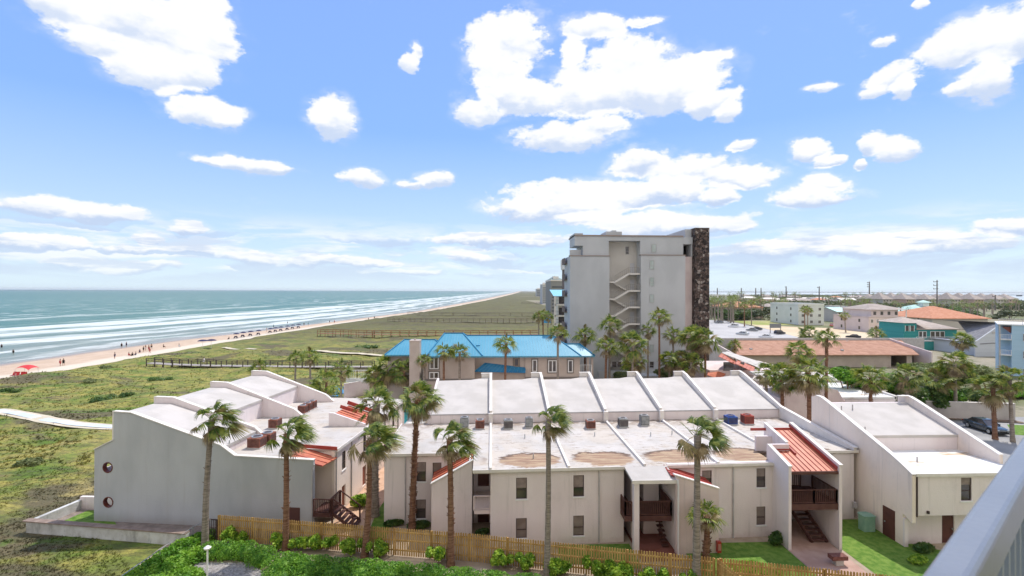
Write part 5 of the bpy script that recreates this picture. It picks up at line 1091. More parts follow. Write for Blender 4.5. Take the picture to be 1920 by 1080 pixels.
def crown_mesh(seed, nf=34, R=.95, pet=.95, wind=(.55, 0, -.02), n=22, lowest=-.75, dead=10, deadlen=1.0, nd=10):
    r = np.random.default_rng(seed); V = []; F = []; MI = []; PV = MB(); DV = []; DF = []
    wind = np.array(wind, float); wn = np.linalg.norm(wind[:2])
    for k in range(nf):
        el = math.asin(max(-.99, min(.99, lowest+(1-lowest)*((k+.5)/nf)**.85))); az = k*2.39996+r.uniform(-.25, .25)
        d = np.array([math.cos(az)*math.cos(el), math.sin(az)*math.cos(el), math.sin(el)]); d = d+wind*(.75 if el < 1. else .5); d /= np.linalg.norm(d)
        pl = pet*r.uniform(.75, 1.1)*(1-.25*max(0, math.sin(el)))
        base = np.array([math.cos(az)*.08, math.sin(az)*.08, .1*math.sin(el)]); mid = base+d*pl*.55; hub = base+d*pl-np.array([0, 0, .10*pl*math.cos(el)])+wind*.12
        PV.tube([base, mid, hub], [.022, .014, .010], 4, cap=False)
        d2 = hub-mid; d2 /= np.linalg.norm(d2); up = np.array([0, 0, 1.])-d2*d2[2]
        if np.linalg.norm(up) < .15: up = np.array([-d2[0], -d2[1], .4])
        up /= np.linalg.norm(up); roll = r.uniform(-.7, .7); side = np.cross(d2, up); side, up = side*math.cos(roll)+up*math.sin(roll), up*math.cos(roll)-side*math.sin(roll)
        f0 = len(F); fan(V, F, hub, d2, side, up, R*r.uniform(.8, 1.1), n, r, wind, droop=r.uniform(.25, .75)); MI += [1 if (r.random() < (.55 if el < -.1 else .12)) else 0]*(len(F)-f0)
    for k in range(dead):
        az = k*2.39996+r.uniform(-.3, .3); el = r.uniform(-1.35, -.75); d = np.array([math.cos(az)*math.cos(el), math.sin(az)*math.cos(el), math.sin(el)]); d += wind*.25; d /= np.linalg.norm(d)
        base = np.array([math.cos(az)*.12, math.sin(az)*.12, -.1-.25*r.random()]); hub = base+d*.55*deadlen
        up = np.cross(d, [math.sin(az), -math.cos(az), 0]); up /= np.linalg.norm(up); fan(DV, DF, hub, d, np.cross(d, up), up, .8*deadlen, nd, r, wind*.3, droop=.5, wseg=.06, dead=True)
        DM = None
    g = mesh('fronds', V, F); g.materials.append(frond_m); g2 = mesh('fronds', V, F); g2.materials.append(frond_y)
    for q_ in (g, g2): q_.materials.append(frond_dry); q_.polygons.foreach_set('material_index', MI)
    p = mesh('petioles', PV.v, PV.f); p.materials.append(petiole_m); dd = mesh('dead_fronds', DV, DF); dd.materials.append(dead_m)
    return (g, p, dd, g2)
WIND = (.75, .05, -.06)
CR = [crown_mesh(s, wind=WIND, nf=20, R=1.0, lowest=-.5, dead=10) for s in (1, 2, 3)]                # front windswept crowns
CK = [crown_mesh(s, wind=(.22, 0, 0), nf=24, R=1.05, lowest=-.55, dead=15, deadlen=1.05) for s in (11, 12, 13)]   # full crowns with dead skirts
CS = [crown_mesh(s, wind=(.12, 0, 0), nf=18, R=1.05, lowest=-.35, dead=14, deadlen=.8, n=16, nd=6, pet=.75) for s in (21, 22)]   # compact trimmed crowns
def trunk(par, base, top, r0, r1, mat, rough=0., seed=0, lean=0.):
    r = random.Random(seed); base = Vector(base); top = Vector(top); n = max(6, int((top-base).length/.42)); pts = []; rad = []
    sw = Vector((r.uniform(-.12, .12)+lean, r.uniform(-.1, .1), 0))
    for i in range(n+1):
        t = i/n; pts.append(base.lerp(top, t)+sw*math.sin(math.pi*t)); rr__ = r0+(r1-r0)*min(1, t*1.4)+.25*r0*max(0, 1-t*9); rad.append(rr__*(1+.06*(i % 2)+r.uniform(-.03, .03)))
        if t > .93: rad[-1] *= 1.18
    m = MB().tube(pts, rad, 10)
    if rough:
        L = (top-base).length; cnt = int(L*rough)
        for k in range(cnt):
            t = r.random(); t = t if rough > 20 else t**.6; p = base.lerp(top, t)+sw*math.sin(math.pi*t); a = r.uniform(0, 6.28); rr__ = r0+(r1-r0)*min(1, t*1.4)
            o = Vector((math.cos(a), math.sin(a), 0)); s_ = Vector((-o.y, o.x, 0))*.05; q0 = p+o*rr__*.9; q1 = p+o*(rr__+r.uniform(.06, .16))+Vector((0, 0, r.uniform(.02, .14)))
            m.add([q0-s_, q0+s_, q1+s_*.5, q1-s_*.5, q0-s_-Vector((0, 0, .05)), q0+s_-Vector((0, 0, .05))], [(0,1,2,3), (4,5,1,0), (4,0,3), (5,2,1), (4,3,2,5)])
    return part('trunk', m, mat, par, smooth=not rough)
def palm(x, yc, Y, sc, label, xb=None, kind='K', i=0, tr=.19, mat=None, rough=0., bright=0, grp=None, z0=-.2, Yb_=None, rz=None, lean=0.):
    c = atY(x, yc, Y); b = atY(xb if xb is not None else x, yc, Y); base = (b[0], Y, z0); rt = root('palm_tree', base, label, 'palm tree', grp)
    set_ = {'R': CR, 'K': CK, 'S': CS}[kind]; g, p, dd, g2 = set_[i % len(set_)]
    top = Vector((c[0], Y, c[2]-.25*sc)); trunk(rt, base, top, tr*1.15, tr*.85, mat or trunk_g, rough, i*7+int(x), lean)
    rot = (0, 0, (rz if rz is not None else (0 if kind == 'R' else (i*1.3) % 6.28)))
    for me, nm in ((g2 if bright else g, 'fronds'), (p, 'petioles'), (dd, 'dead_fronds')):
        o = bpy.data.objects.new(nm, me); COL.objects.link(o); o.parent = rt; o.location = top-Vector(base); o.scale = (sc, sc, sc); o.rotation_euler = rot
    return rt
# foreground row
palm(397, 780, 34.0, .98, 'windswept palm nearest the sea, in front of the blank porthole wall', xb=386, kind='R', i=0, mat=trunk_g, rough=3)
palm(537, 806, 33.6, 1.0, 'windswept palm at the left part of the wooden fence, before the brown hatch', xb=537, kind='R', i=1, mat=trunk_r, rough=6)
palm(692, 818, 32.6, 1.02, 'windswept palm before the alley between the condo blocks, in front of a bristly grey trunk', xb=684, kind='R', i=2, mat=trunk_r, rough=5, lean=.1)
palm(843, 818, 31.4, .88, 'shorter windswept palm before the left red sloped stair roof', xb=846, kind='R', i=0, mat=trunk_r, rough=8, rz=.3)
palm(1028, 782, 30.0, .78, 'windswept palm with smooth grey trunk, centre front of the long condo block', xb=1026, kind='R', i=1, mat=trunk_g, rz=-.2, tr=.17)
palm(1308, 808, 28.3, .95, 'windswept palm with smooth grey trunk beside the middle porch, tallest in the front', xb=1306, kind='R', i=2, mat=trunk_g, rz=.15, tr=.2)
palm(783, 742, 36.0, .98, 'tall palm with rough bristly trunk growing between fence and condo', xb=773, kind='K', i=0, mat=trunk_r, rough=45, tr=.2, lean=-.05)
palm(706, 752, 38.5, .98, 'tall palm with bristly grey trunk in the alley between the two condo blocks', xb=704, kind='K', i=1, mat=trunk_g, rough=45, tr=.26)
palm(1325, 962, 31.2, .78, 'short young palm with bushy crown right of the middle porch', xb=1322, kind='S', i=0, mat=trunk_r, rough=40, tr=.2, bright=1)
# pool side group
for k, (x, y, Y, sc, kd, ml, lb) in enumerate([
    (555, 668, 84, 1.0, 'S', 0, 'left of two tall slim palms behind the left condo roofs'), (581, 664, 81, 1.25, 'S', 0, 'right of two tall slim palms behind the left condo roofs, tan trunk'),
    (487, 688, 74, 1.15, 'S', 1, 'palm crown peeking over the highest left roof by the boardwalk'), (612, 712, 68, 1.35, 'K', 1, 'bushy low palm beside the blue pool loungers'),
    (640, 690, 78, 1.4, 'S', 0, 'palm with dark trunk rising behind the blue loungers'), (727, 684, 74, 1.6, 'K', 1, 'wide palm between pool gate and chimney, left one'), (757, 692, 71, 1.35, 'K', 1, 'palm with brown trunk at the left of the chimney'),
    (705, 700, 73, 1.15, 'K', 0, 'low palm in front of the pinkish pool wall'),
    (795, 672, 68.5, .85, 'S', 0, 'small palm right against the chimney of the blue-roofed house'), (832, 655, 68, 1.05, 'S', 1, 'palm before the french window of the blue-roofed house, left of a pair'), (862, 657, 68, 1.05, 'S', 0, 'palm before the blue-roofed house, right of a pair'),
    (949, 640, 66, 1.15, 'S', 1, 'palm before the middle of the blue roof'), (1046, 622, 66, 1.05, 'S', 0, 'palm before the right end of the blue roof'),
    (1097, 624, 77, 1.35, 'S', 1, 'palm before the left wall of the stair tower'), (1144, 606, 75, 1.3, 'S', 0, 'upper palm before the zigzag stairs'), (1137, 645, 72, 1.35, 'S', 1, 'lower palm before the left foot of the zigzag stairs'),
    (1187, 640, 68, 1.4, 'K', 0, 'palm with reddish skirt before the foot of the zigzag stairs'), (1190, 672, 71, 1.2, 'K', 1, 'low palm crown under the reddish-skirted palm'), (1215, 617, 77, 1.05, 'S', 0, 'slim palm before the right block of the stair tower'),
    (1236, 590, 73, 1.2, 'S', 1, 'tallest slim palm before the stair tower'), (1262, 624, 76, 1.2, 'S', 0, 'palm between the slim tall palm and the stone shaft'),
    (1302, 628, 71, 1.35, 'K', 0, 'left of the twin palms before the stone shaft'), (1322, 632, 69, 1.3, 'K', 1, 'right of the twin palms before the stone shaft'),
    (1256, 670, 73, 1.1, 'K', 0, 'low dull palm at the tower foot, left of three'), (1276, 672, 70, 1.15, 'K', 1, 'low dull palm at the tower foot, middle of three'), (1296, 676, 68, 1.1, 'K', 0, 'low dull palm at the tower foot, right of three'),
    (1010, 592, 165, 1.6, 'S', 0, 'left of the small palms beside the balconied block'), (1019, 588, 170, 1.6, 'S', 1, 'middle of the small palms beside the balconied block'), (1028, 591, 162, 1.5, 'S', 0, 'right of the small palms beside the balconied block')]):
    palm(x, y, Y, sc, lb, kind=kd, i=k, mat=trunk_r if ml else trunk_g, tr=.17*max(1, sc*.8), bright=k % 2)
# big palms on the right
for k, (x, y, xb, Y, sc, kd, ml, lb) in enumerate([
    (1515, 692, 1515, 50, 1.4, 'K', 1, 'large palm with thick red-brown trunk between the long block and the right block'), (1465, 700, 1466, 53, 1.2, 'K', 1, 'shaggy palm with dead skirt left of the thick red-brown trunk'), (1437, 695, 1438, 56, 1.0, 'K', 0, 'palm crown just right of the stepped red roofs'),
    (1499, 655, 1499, 62, 1.05, 'K', 0, 'bright palm crown rising before the brown shingle roof'), (1550, 630, 1550, 53.5, .9, 'S', 1, 'tall slim palm standing alone before the brown shingle roof'),
    (1633, 702, 1633, 53, 1.15, 'K', 1, 'short palm with stout red-brown trunk behind the right block roof'),
    (1755, 706, 1756, 67, 1.4, 'K', 0, 'palm with pale trunk before the grey compound wall, left of two'), (1790, 676, 1792, 66, 1.3, 'K', 0, 'tall palm with pale trunk before the grey compound wall, right of two'),
    (1862, 722, 1866, 56, 1.4, 'K', 1, 'palm with rough brown trunk in front of the dark sedan'), (1893, 705, 1899, 55, 1.15, 'K', 0, 'palm with thin leaning trunk at the right edge by the sedan'),
    (1700, 700, 1700, 60, 1.2, 'K', 0, 'small palm crown among the shrubs behind the right block'),
    (1803, 634, 1803, 112, 1.5, 'K', 0, 'palm before the dark grey gable roof'), (1643, 622, 1643, 130, 1.6, 'S', 0, 'spiky palm on the sandy lot behind the shingle roof'), (1378, 646, 1378, 100, 1.15, 'S', 1, 'small palm at the left end of the shingle roof'),
    (1517, 622, 1517, 150, 2.0, 'K', 0, 'brownish low palm clump behind the shingle roof ridge'), (1514, 580, 1514, 225, 1.8, 'S', 0, 'tall palm in front of the white three-storey block'), (1508, 578, 1509, 232, 1.6, 'S', 1, 'second slim palm in front of the white three-storey block'),
    (1584, 590, 1586, 205, 1.6, 'S', 0, 'palm standing before the pale green metal roof'), (1396, 570, 1396, 240, 1.7, 'S', 1, 'tall roadside palm before the peach apartments, left'), (1409, 566, 1409, 250, 1.6, 'S', 0, 'tall roadside palm before the peach apartments, right')]):
    palm(x, y, Y, sc, lb, xb=xb, kind=kd, i=k+3, mat=trunk_r if ml else trunk_g, tr=.22*max(.9, sc*.75) if kd == 'K' else .17*max(1, sc*.8), bright=1 if k in (0, 3, 6, 7, 8) else k % 2, rough=12 if ml else 0)
# distant palms: each one mesh (trunk and crown joined), shared data
def far_palm_mesh(seed):
    g, p, dd, _ = crown_mesh(seed, nf=11, n=7, dead=6, nd=4, wind=(.1, 0, 0), lowest=-.5, R=1.15, pet=.9)
    def av(me): return [v.co.copy() for v in me.vertices], [tuple(q.vertices) for q in me.polygons]
    V = []; F = []; mi = []
    tm_ = MB().tube([(0, 0, -8), (.1, 0, -4), (0, 0, 0)], [.26, .2, .2], 6)
    for (vs, fs, k) in ((tm_.v, tm_.f, 0), (*av(g), 1), (*av(dd), 2)):
        o = len(V); V += [tuple(q_) for q_ in vs]; F += [tuple(i+o for i in f_) for f_ in fs]; mi += [k]*len(fs)
    me = mesh('distant_palm', [(a, b_, c_+8) for a, b_, c_ in V], F)
    for q_ in (trunk_g, frond_m, dead_m): me.materials.append(q_)
    me.polygons.foreach_set('material_index', mi); return me
FP = [far_palm_mesh(s) for s in (41, 42, 43)]
fr_r = random.Random(77); cnt = 0
def far_palm(x, yb, hs, lab, grp):
    p = at(x, yb, 0); o = bpy.data.objects.new('distant_palm', FP[fr_r.randrange(3)]); COL.objects.link(o); o.location = (p[0], p[1], -.3); o.scale = (hs*1.15, hs*1.15, hs); o.rotation_euler = (0, 0, fr_r.uniform(0, 6.28)); tag(o, lab, 'palm tree', grp)
for k in range(34): far_palm(fr_r.uniform(1328, 1378), fr_r.uniform(590, 606), fr_r.uniform(1.1, 1.7), 'roadside palm in the dense cluster right of the stone shaft', 'dense cluster of roadside palms')
for k in range(30): far_palm(fr_r.uniform(1372, 1475), fr_r.uniform(582, 602), fr_r.uniform(1.0, 1.6), 'palm among the pink and peach buildings across the road', 'palms across the road')
for k in range(34): far_palm(fr_r.uniform(1545, 1640), fr_r.uniform(575, 602), fr_r.uniform(.9, 1.5), 'palm among the houses between the white block and pink house', 'palms between the mid-distance houses')
for k in range(56): far_palm(fr_r.uniform(1640, 1915), fr_r.uniform(578, 606), fr_r.uniform(.9, 1.4), 'palm in the belt before the bay townhouses', 'belt of palms before the townhouses')
for k in range(60): far_palm(fr_r.uniform(1350, 1700), fr_r.uniform(560, 574), fr_r.uniform(1.2, 2.0), 'tiny palm in the far treeline toward the bay', 'tiny palms of the far treeline')

# ------------------------------------------------------------------ leafy masses
def leaf_cloud(name, blobs, leaf, n, mat, par=None, seed=0, flat=.0, loc=None, kind=None):
    r = np.random.default_rng(seed); vol = np.array([b_[3]*b_[4]+b_[3]*b_[5]+b_[4]*b_[5] for b_ in blobs]); cnt_ = (n*vol/vol.sum()).astype(int); C_ = []
    for b_, k in zip(blobs, cnt_):
        d = r.normal(size=(k, 3)); d /= np.linalg.norm(d, axis=1)[:, None]; d[:, 2] = np.abs(d[:, 2])*np.where(r.random(k) < .8, 1, -.5)
        rad = 1-.35*r.random(k)**2; nf_ = .82+.36*fbm(d[:, 0]*2.3+b_[0], d[:, 1]*2.3+d[:, 2]*2+b_[1], seed, 3)
        C_.append(np.array(b_[:3])+d*np.array(b_[3:6])*(rad*nf_)[:, None])
    C_ = np.concatenate(C_); k = len(C_); a = r.normal(size=(k, 3)); a[:, 2] *= .5; a /= np.linalg.norm(a, axis=1)[:, None]; b2 = r.normal(size=(k, 3)); b2 -= a*(a*b2).sum(1)[:, None]; b2 /= np.linalg.norm(b2, axis=1)[:, None]
    s_ = (leaf*r.uniform(.6, 1.25, k))[:, None]; V = np.stack([C_-a*s_*.5, C_+b2*s_*.28, C_+a*s_*.5, C_-b2*s_*.28], 1).reshape(-1, 3)
    return V, k
def foliage_obj(name, V, k, mat, par=None, off=(0, 0, 0)):
    me = bpy.data.meshes.new(name); V = V-np.array(off, float); me.vertices.add(k*4); me.vertices.foreach_set('co', V.astype(np.float32).ravel()); me.loops.add(k*4); me.loops.foreach_set('vertex_index', np.arange(k*4, dtype=np.int32))
    me.polygons.add(k); me.polygons.foreach_set('loop_start', np.arange(0, k*4, 4, dtype=np.int32)); me.update(calc_edges=True); me.materials.append(mat)
    o = bpy.data.objects.new(name, me); COL.objects.link(o); o.parent = par; return o
def core(blobs, mat, par, off, name='branches', cf=.62):
    m = MB()
    for j, b_ in enumerate(blobs):
        n1, n2 = 14, 8; V = []; F = []
        for i in range(n2+1):
            ph = -math.pi/2+math.pi*i/n2
            for q_ in range(n1):
                th = 2*math.pi*q_/n1; k = cf*(.9+.2*float(vnoise(np.array(q_*.9+j), np.array(i*.9)))); V.append((b_[0]+b_[3]*k*math.cos(ph)*math.cos(th)-off[0], b_[1]+b_[4]*k*math.cos(ph)*math.sin(th)-off[1], b_[2]+b_[5]*k*math.sin(ph)-off[2]))
        for i in range(n2):
            for q_ in range(n1): F.append((i*n1+q_, i*n1+(q_+1) % n1, (i+1)*n1+(q_+1) % n1, (i+1)*n1+q_))
        m.add(V, F)
    return part(name, m, mat, par, smooth=True, local=True)
hedge_m = leafmat('hedge_leaf', (.075, .215, .018), (.23, .44, .045), .3, 2.5); bushy_m = leafmat('bright_shrub_leaf', (.13, .28, .02), (.44, .60, .07), .35, 3.); dkbush_m = leafmat('dark_shrub_leaf', (.05, .12, .025), (.14, .21, .05), .3, 1.5)
grey_bush = leafmat('grey_green_leaf', (.14, .18, .06), (.26, .29, .12), .3, .8)
def bush(label, blobs, leaf, n, mat, seed=0, name='shrub', cat='shrub', grp=None, corem=None):
    off = (blobs[0][0], blobs[0][1], 0); r = root(name, off, label, cat, grp); V, k = leaf_cloud('leaves', blobs, leaf, n, mat, seed=seed); foliage_obj('leaves', V, k, mat, r, off); core(blobs, corem or mat, r, off); return r
def P2(x, y, z): p = at(x, y, z); return p
# hedge: long clipped mounds along the fence
hb = []
for (x, y, rx, ry) in ((395, 1030, .8, .7), (425, 1029, 1.0, .8), (460, 1030, 1.0, .8), (490, 1040, 1.0, .9), (530, 1056, 1.3, 1.1), (580, 1062, 1.3, 1.1), (630, 1066, 1.3, 1.1), (680, 1070, 1.3, 1.1), (730, 1074, 1.3, 1.1), (790, 1080, 1.3, 1.1), (850, 1086, 1.3, 1.1), (910, 1092, 1.3, 1.1), (980, 1098, 1.3, 1.1), (1050, 1104, 1.3, 1.1), (1120, 1108, 1.3, 1.0), (1190, 1114, 1.2, 1.0)):
    p = P2(x, y, .55); hb.append((p[0], p[1], .25, rx, ry, .85))
    if x > 500: hb.append((p[0]+.7, p[1]+.25, .2, .9, .8, .85)); hb.append((p[0]+.2, p[1]-1.0, .1, 1.2, .9, .75))
bush('long rounded green hedge running in front of the wooden fence', hb, .12, 62000, hedge_m, 5, 'hedge', 'hedge')
sb = []
for (x, y, s_) in ((395, 1000, .9), (375, 1008, 1.), (345, 1022, 1.1), (315, 1040, 1.1), (290, 1058, 1.1), (262, 1075, 1.1), (340, 1050, 1.2), (372, 1035, 1.0), (310, 1070, 1.2), (350, 1080, 1.2), (290, 1095, 1.2)):
    p = P2(x, y, .3); sb.append((p[0], p[1], .0, s_*.95, s_*.8, .6*s_))
bush('sprawling leafy bank of shrubs sloping down beside the handrail at left', sb, .22, 9000, leafmat('bank_leaf', (.11, .28, .02), (.26, .46, .05), .35, 1.2), 6, 'shrub_bank', 'shrubs')
for k, (x, y, wd, lb) in enumerate([(440, 1005, .75, 'bright yellow-green shrub by the dark gate at the fence start'), (528, 1012, .55, 'bright shrub just left of the palm before the brown hatch'), (570, 1014, .75, 'bright shrub at the fence right of that palm, left half of the thicket'), (606, 1017, .75, 'bright shrub in the thicket midway between two windswept palms'),
    (660, 1024, .7, 'bright thin shrub left of the palm before the alley'), (706, 1026, .6, 'bright thin shrub right of the palm before the alley'), (815, 1040, .75, 'bright shrub left of the shorter windswept palm'), (950, 1046, .85, 'bright shrub left of the central smooth palm'), (992, 1050, .65, 'small bright shrub touching the central smooth palm'),
    (1055, 1058, .95, 'bright shrub right of the central smooth palm'), (1115, 1064, .95, 'bright shrub before the drainpipe of the long block'), (1170, 1070, .95, 'bright shrub below the middle porch'), (1222, 1078, .85, 'bright shrub at the right end of the shrub row'), (1290, 1088, .55, 'low bright shrub at the foot of the tallest front palm')]):
    p = P2(x, y, .6); r3 = random.Random(k); bl_ = [(p[0]+r3.uniform(-.95, .95)*wd, p[1]+r3.uniform(-.25, .2), .4+r3.uniform(-.15, .35), wd*r3.uniform(.28, .45), .38, r3.uniform(.3, .55)) for _ in range(7)]
    bush(lb, bl_, .2, int(1500*wd), bushy_m, 30+k, grp=None)
for k, (x, y, wd, h_, lb, mt) in enumerate([(1400, 1068, 1.3, .5, 'low light-green shrub mass behind the right fence run', bushy_m), (1440, 1076, 1.0, .45, 'second low light-green shrub by the right fence run', bushy_m), (1722, 1050, .7, .3, 'pale flowering shrub at the lawn edge by the balcony rail', bushy_m), (1733, 1028, .8, .35, 'dark low shrub under the overhang of the right block', dkbush_m),
    (1455, 1012, .55, .7, 'dark strappy plant at the left wall of the porch tower', dkbush_m), (690, 905, .8, .8, 'bright plant by the outdoor stairs in the alley', bushy_m), (905, 998, .5, .3, 'low dark plants at the left fin foot', dkbush_m), (740, 980, .8, .3, 'dark ground plants at the left corner of the long block', dkbush_m), (785, 985, .9, .3, 'dark ground plants under the left windows of the long block', dkbush_m)]):
    p = P2(x, y, h_*.5)
    if x == 690: p = P2(675, 932, .8)
    bush(lb, [(p[0]+dx_, p[1]+dy_, h_*.5, wd*.6, wd*.5, h_*.75) for dx_, dy_ in ((0, 0), (.3*wd, .1), (-.35*wd, -.1))], .24, int(1500*wd), mt, 60+k)
# larger shrubs and small trees on the right
def treemass(label, x, y, Y, w_, h_, mat, seed, n=2600, leaf=.45, grp=None, name='shrub_tree'):
    c = atY(x, y, Y); r3 = random.Random(seed); bl_ = []
    for k in range(7): bl_.append((c[0]+r3.uniform(-.5, .5)*w_, Y+r3.uniform(-.3, .3)*w_, max(.5, c[2]+r3.uniform(-.35, .3)*h_), w_*r3.uniform(.22, .36), w_*.3, h_*r3.uniform(.25, .4)))
    off = (c[0], Y, 0); r = root(name, off, label, 'tree', grp); V, k = leaf_cloud('leaves', bl_, leaf, n, mat, seed=seed); foliage_obj('crown', V, k, mat, r, off)
    core([(b_[0], b_[1], b_[2], b_[3]*.8, b_[4]*.8, b_[5]*.8) for b_ in bl_], mat, r, off, 'inner_branches')
    m = MB()
    for b_ in bl_[:4]: m.tube([(off[0]+(b_[0]-off[0])*.2, Y, -.2), (off[0]+(b_[0]-off[0])*.6, Y+.1, b_[2]*.5), (b_[0], b_[1], b_[2])], [.14, .1, .05], 6)
    part('trunk', m, trunk_r, r); return r
for k, (x, y, Y, w_, h_, mt, lb) in enumerate([(1605, 705, 60, 5.0, 3.6, hedge_m, 'leafy shrub left of the short stout palm'), (1662, 712, 64, 5.5, 3.6, hedge_m, 'leafy green shrub tree behind the right block'), (1700, 728, 63, 5, 3.2, grey_bush, 'dull shrub tree against the compound wall, left'), (1735, 735, 66, 5, 4, dkbush_m, 'dark shrub tree between the pale-trunked palms'), (1775, 738, 68, 5.5, 4, hedge_m, 'shrub tree behind the right pale-trunked palm'),
    (1815, 745, 67, 4.5, 4.5, dkbush_m, 'dark shrub tree beside the compound wall behind the sedan'), (1840, 690, 80, 9, 4, grey_bush, 'broad olive shrub tree below the light blue building'), (1790, 700, 82, 8, 4, dkbush_m, 'broad dark shrub tree below the grey gable house'), (1745, 690, 90, 9, 4, grey_bush, 'olive shrub tree right of the shingle-roofed building'), (1690, 712, 72, 6, 3, grey_bush, 'grey-green shrub by the garage opening'), (1640, 715, 78, 6, 2.5, grey_bush, 'grey-green shrub before the garage wall'),
    (1560, 690, 78, 6, 2.6, dkbush_m, 'dark shrub behind the tall slim palm'), (1905, 755, 78, 5, 2.2, hedge_m, 'clipped green shrub at the right edge behind the wall end'), (1330, 690, 80, 5, 5, dkbush_m, 'dark shrub tree at the foot of the stone shaft'), (1255, 695, 79, 5, 3, grey_bush, 'grey-green shrub at the foot of the tower wall'), (1160, 700, 80, 4, 2, grey_bush, 'low shrub by the tower parking wall')]):
    treemass(lb, x, y+8, Y, w_*.72, h_*.72, mt, 100+k)
fartree = leafmat('far_tree_leaf', (.07, .095, .035), (.15, .17, .07), .2, .05)
for k in range(26):
    x = fr_r.uniform(1335, 1480) if k < 12 else fr_r.uniform(1545, 1900); yb = fr_r.uniform(585, 601); p = at(x, yb, 0); treemass('bushy mid-distance tree among the houses right of the tower', x, atY(x, yb-8, p[1])[1]*0+yb-9, p[1], 14, 6, fartree if k % 3 else dkbush_m, 300+k, n=900, leaf=1.1, grp='bushy trees among the mid-distance houses')
# far woods: uncountable
def farwood(name, x0, x1, ya, yb, n, seed, s_):
    r3 = np.random.default_rng(seed); bl_ = []
    for k in range(n):
        x = r3.uniform(x0, x1); y = r3.uniform(ya, yb); p = at(x, y, 0); f_ = p[1]/500; bl_.append((p[0], p[1], 2.2*s_, 9*f_*s_+5, 9*f_*s_+5, 3.6*s_))
    V, k = leaf_cloud(name, bl_, 3.2, n*110, fartree, seed=seed); o = foliage_obj(name, V, k, fartree); tag(o, kind='stuff'); return o
farwood('far_woodland', 1335, 1700, 554, 578, 230, 5, 1.15); farwood('far_woodland', 1640, 1960, 569, 582, 90, 6, 1.0)
# dark scrub clumps in the dunes
for k, (x, y, s_) in enumerate([(184, 746, 1.7), (60, 872, .9), (228, 738, 1.2), (175, 715, 1.5), (300, 712, 1.6), (850, 640, 2), (690, 655, 3), (205, 690, 1.4), (20, 728, 1.2)]):
    p = at(x, y, .2); zg = float(dune_z(np.array([p[0]]), np.array([p[1]]))[0]); r3 = random.Random(k)
    bl_ = [(p[0]+r3.uniform(-1, 1)*s_, p[1]+r3.uniform(-.6, .6)*s_, zg+.1, s_*.5, s_*.45, .4+.2*s_*.5) for _ in range(5)]
    bush(['large dark prickly clump in the dunes midway to the beach', 'small dark clump in the grass at the left edge', 'olive clump right of the large dark one', 'dark clump nearer the sand behind the large one', 'clump in the dunes below the near boardwalk', 'faint clump by the blue roof top', 'broad olive clump left of the blue roof', 'low clump just beyond the large dark one', 'small clump near the red canopy'][k], bl_, .3, 500, dkbush_m if k % 2 == 0 else grey_bush, 200+k, name='dune_shrub', grp='scrub clumps in the dunes')
# ================================================================== fences
def picket_fence(name, pts, h, label, grp=None):
    r = root(name, (pts[0][0], pts[0][1], 0), label, 'fence', grp); m = MB(); rl = MB(); rr3 = random.Random(3); posts = []
    for a, b in zip(pts[:-1], pts[1:]):
        a = Vector((a[0], a[1], 0)); b = Vector((b[0], b[1], 0)); L = (b-a).length; d = (b-a)/L; nrm = Vector((-d.y, d.x, 0)); n = int(L/.155); ang = math.atan2(d.y, d.x)
        for i in range(n):
            p = a+d*(i+.5)*(L/n); hh = h+rr3.uniform(-.02, .02); w_ = .05; t = .012
            V = [];
            for (u, z) in ((-w_, .03), (w_, .03), (w_, hh-.05), (w_*.45, hh), (-w_*.45, hh), (-w_, hh-.05)):
                V.append(p+d*u-nrm*t+Vector((0, 0, z)))
            V += [v_+nrm*2*t for v_ in V[:6]]
            m.add(V, [(0,1,2,3,4,5), (11,10,9,8,7,6)]+[(k, (k+1) % 6+0, (k+1) % 6+6, k+6) for k in range(6)])
        for z in (.35, h*.55, h-.3): rl.bar(a+nrm*.045+Vector((0,0,z)), b+nrm*.045+Vector((0,0,z)), .05, .09)
        k = max(1, round(L/2.4))
        for i in range(k+1): p = a+d*L*i/k+nrm*.11; posts.append((p.x, p.y))
    part('picket_panel', m, fencewood, r); part('rail', rl, fencewood, r)
    for x, y in posts[:90]: part('post', MB().box(x-.05, x+.05, y-.05, y+.05, -.3, h-.08), fencewood, r)
    return r
fl, fr_, f2 = at(408, 965, 1.8), at(1340, 1046, 1.8), at(1652, 1077, 1.8)
fm1 = at(880, 1000, 1.8); picket_fence('picket_fence', [fl, fm1, fr_], 1.8, 'long tan wooden picket fence running in front of the condo blocks')
picket_fence('picket_fence', [(fr_[0]+.1, fr_[1]), (fr_[0]+.55, fr_[1]-1.7)], 1.8, 'short wooden fence return turning toward the viewer at the end of the long fence')
picket_fence('picket_fence', [(fr_[0]+.35, fr_[1]-.02), f2, (f2[0]+4, f2[1]-1.0)], 1.8, 'wooden picket fence run at lower right in front of the pink paving')
g = root('garden_gate', (fl[0]-.7, fl[1]+.1, 0), 'dark brown slatted gate at the left end of the wooden fence', 'gate')
railing(g, [(fl[0]-1.1, fl[1]+.2, 0), (fl[0]-.05, fl[1], 0)], 1.45, dark_frame, name='slat_panel', spacing=.12)
hr = root('handrail', at(300, 1030, .5), 'pale metal handrail running down the planted bank at left', 'handrail')
hp = [at(228, 1080, .9), at(300, 1030, .9), at(362, 988, .9), at(385, 977, .9), at(402, 975, 1.2)]
part('rail', MB().tube([tuple(p) for p in hp], .03, 8), galv, hr)
for p in hp[1:4]: part('post', MB().tube([(p[0], p[1], -.2), tuple(p)], .025, 8), galv, hr)
lp_ = at(389, 1026, 1.2); lp = root('lamp_post', (lp_[0], lp_[1]-3.5, 0), 'slim white post lamp with a round cap at bottom left before the hedge', 'lamp')
q_ = atY(389, 1028, lp_[1]-3.5); lx, ly, lz = q_
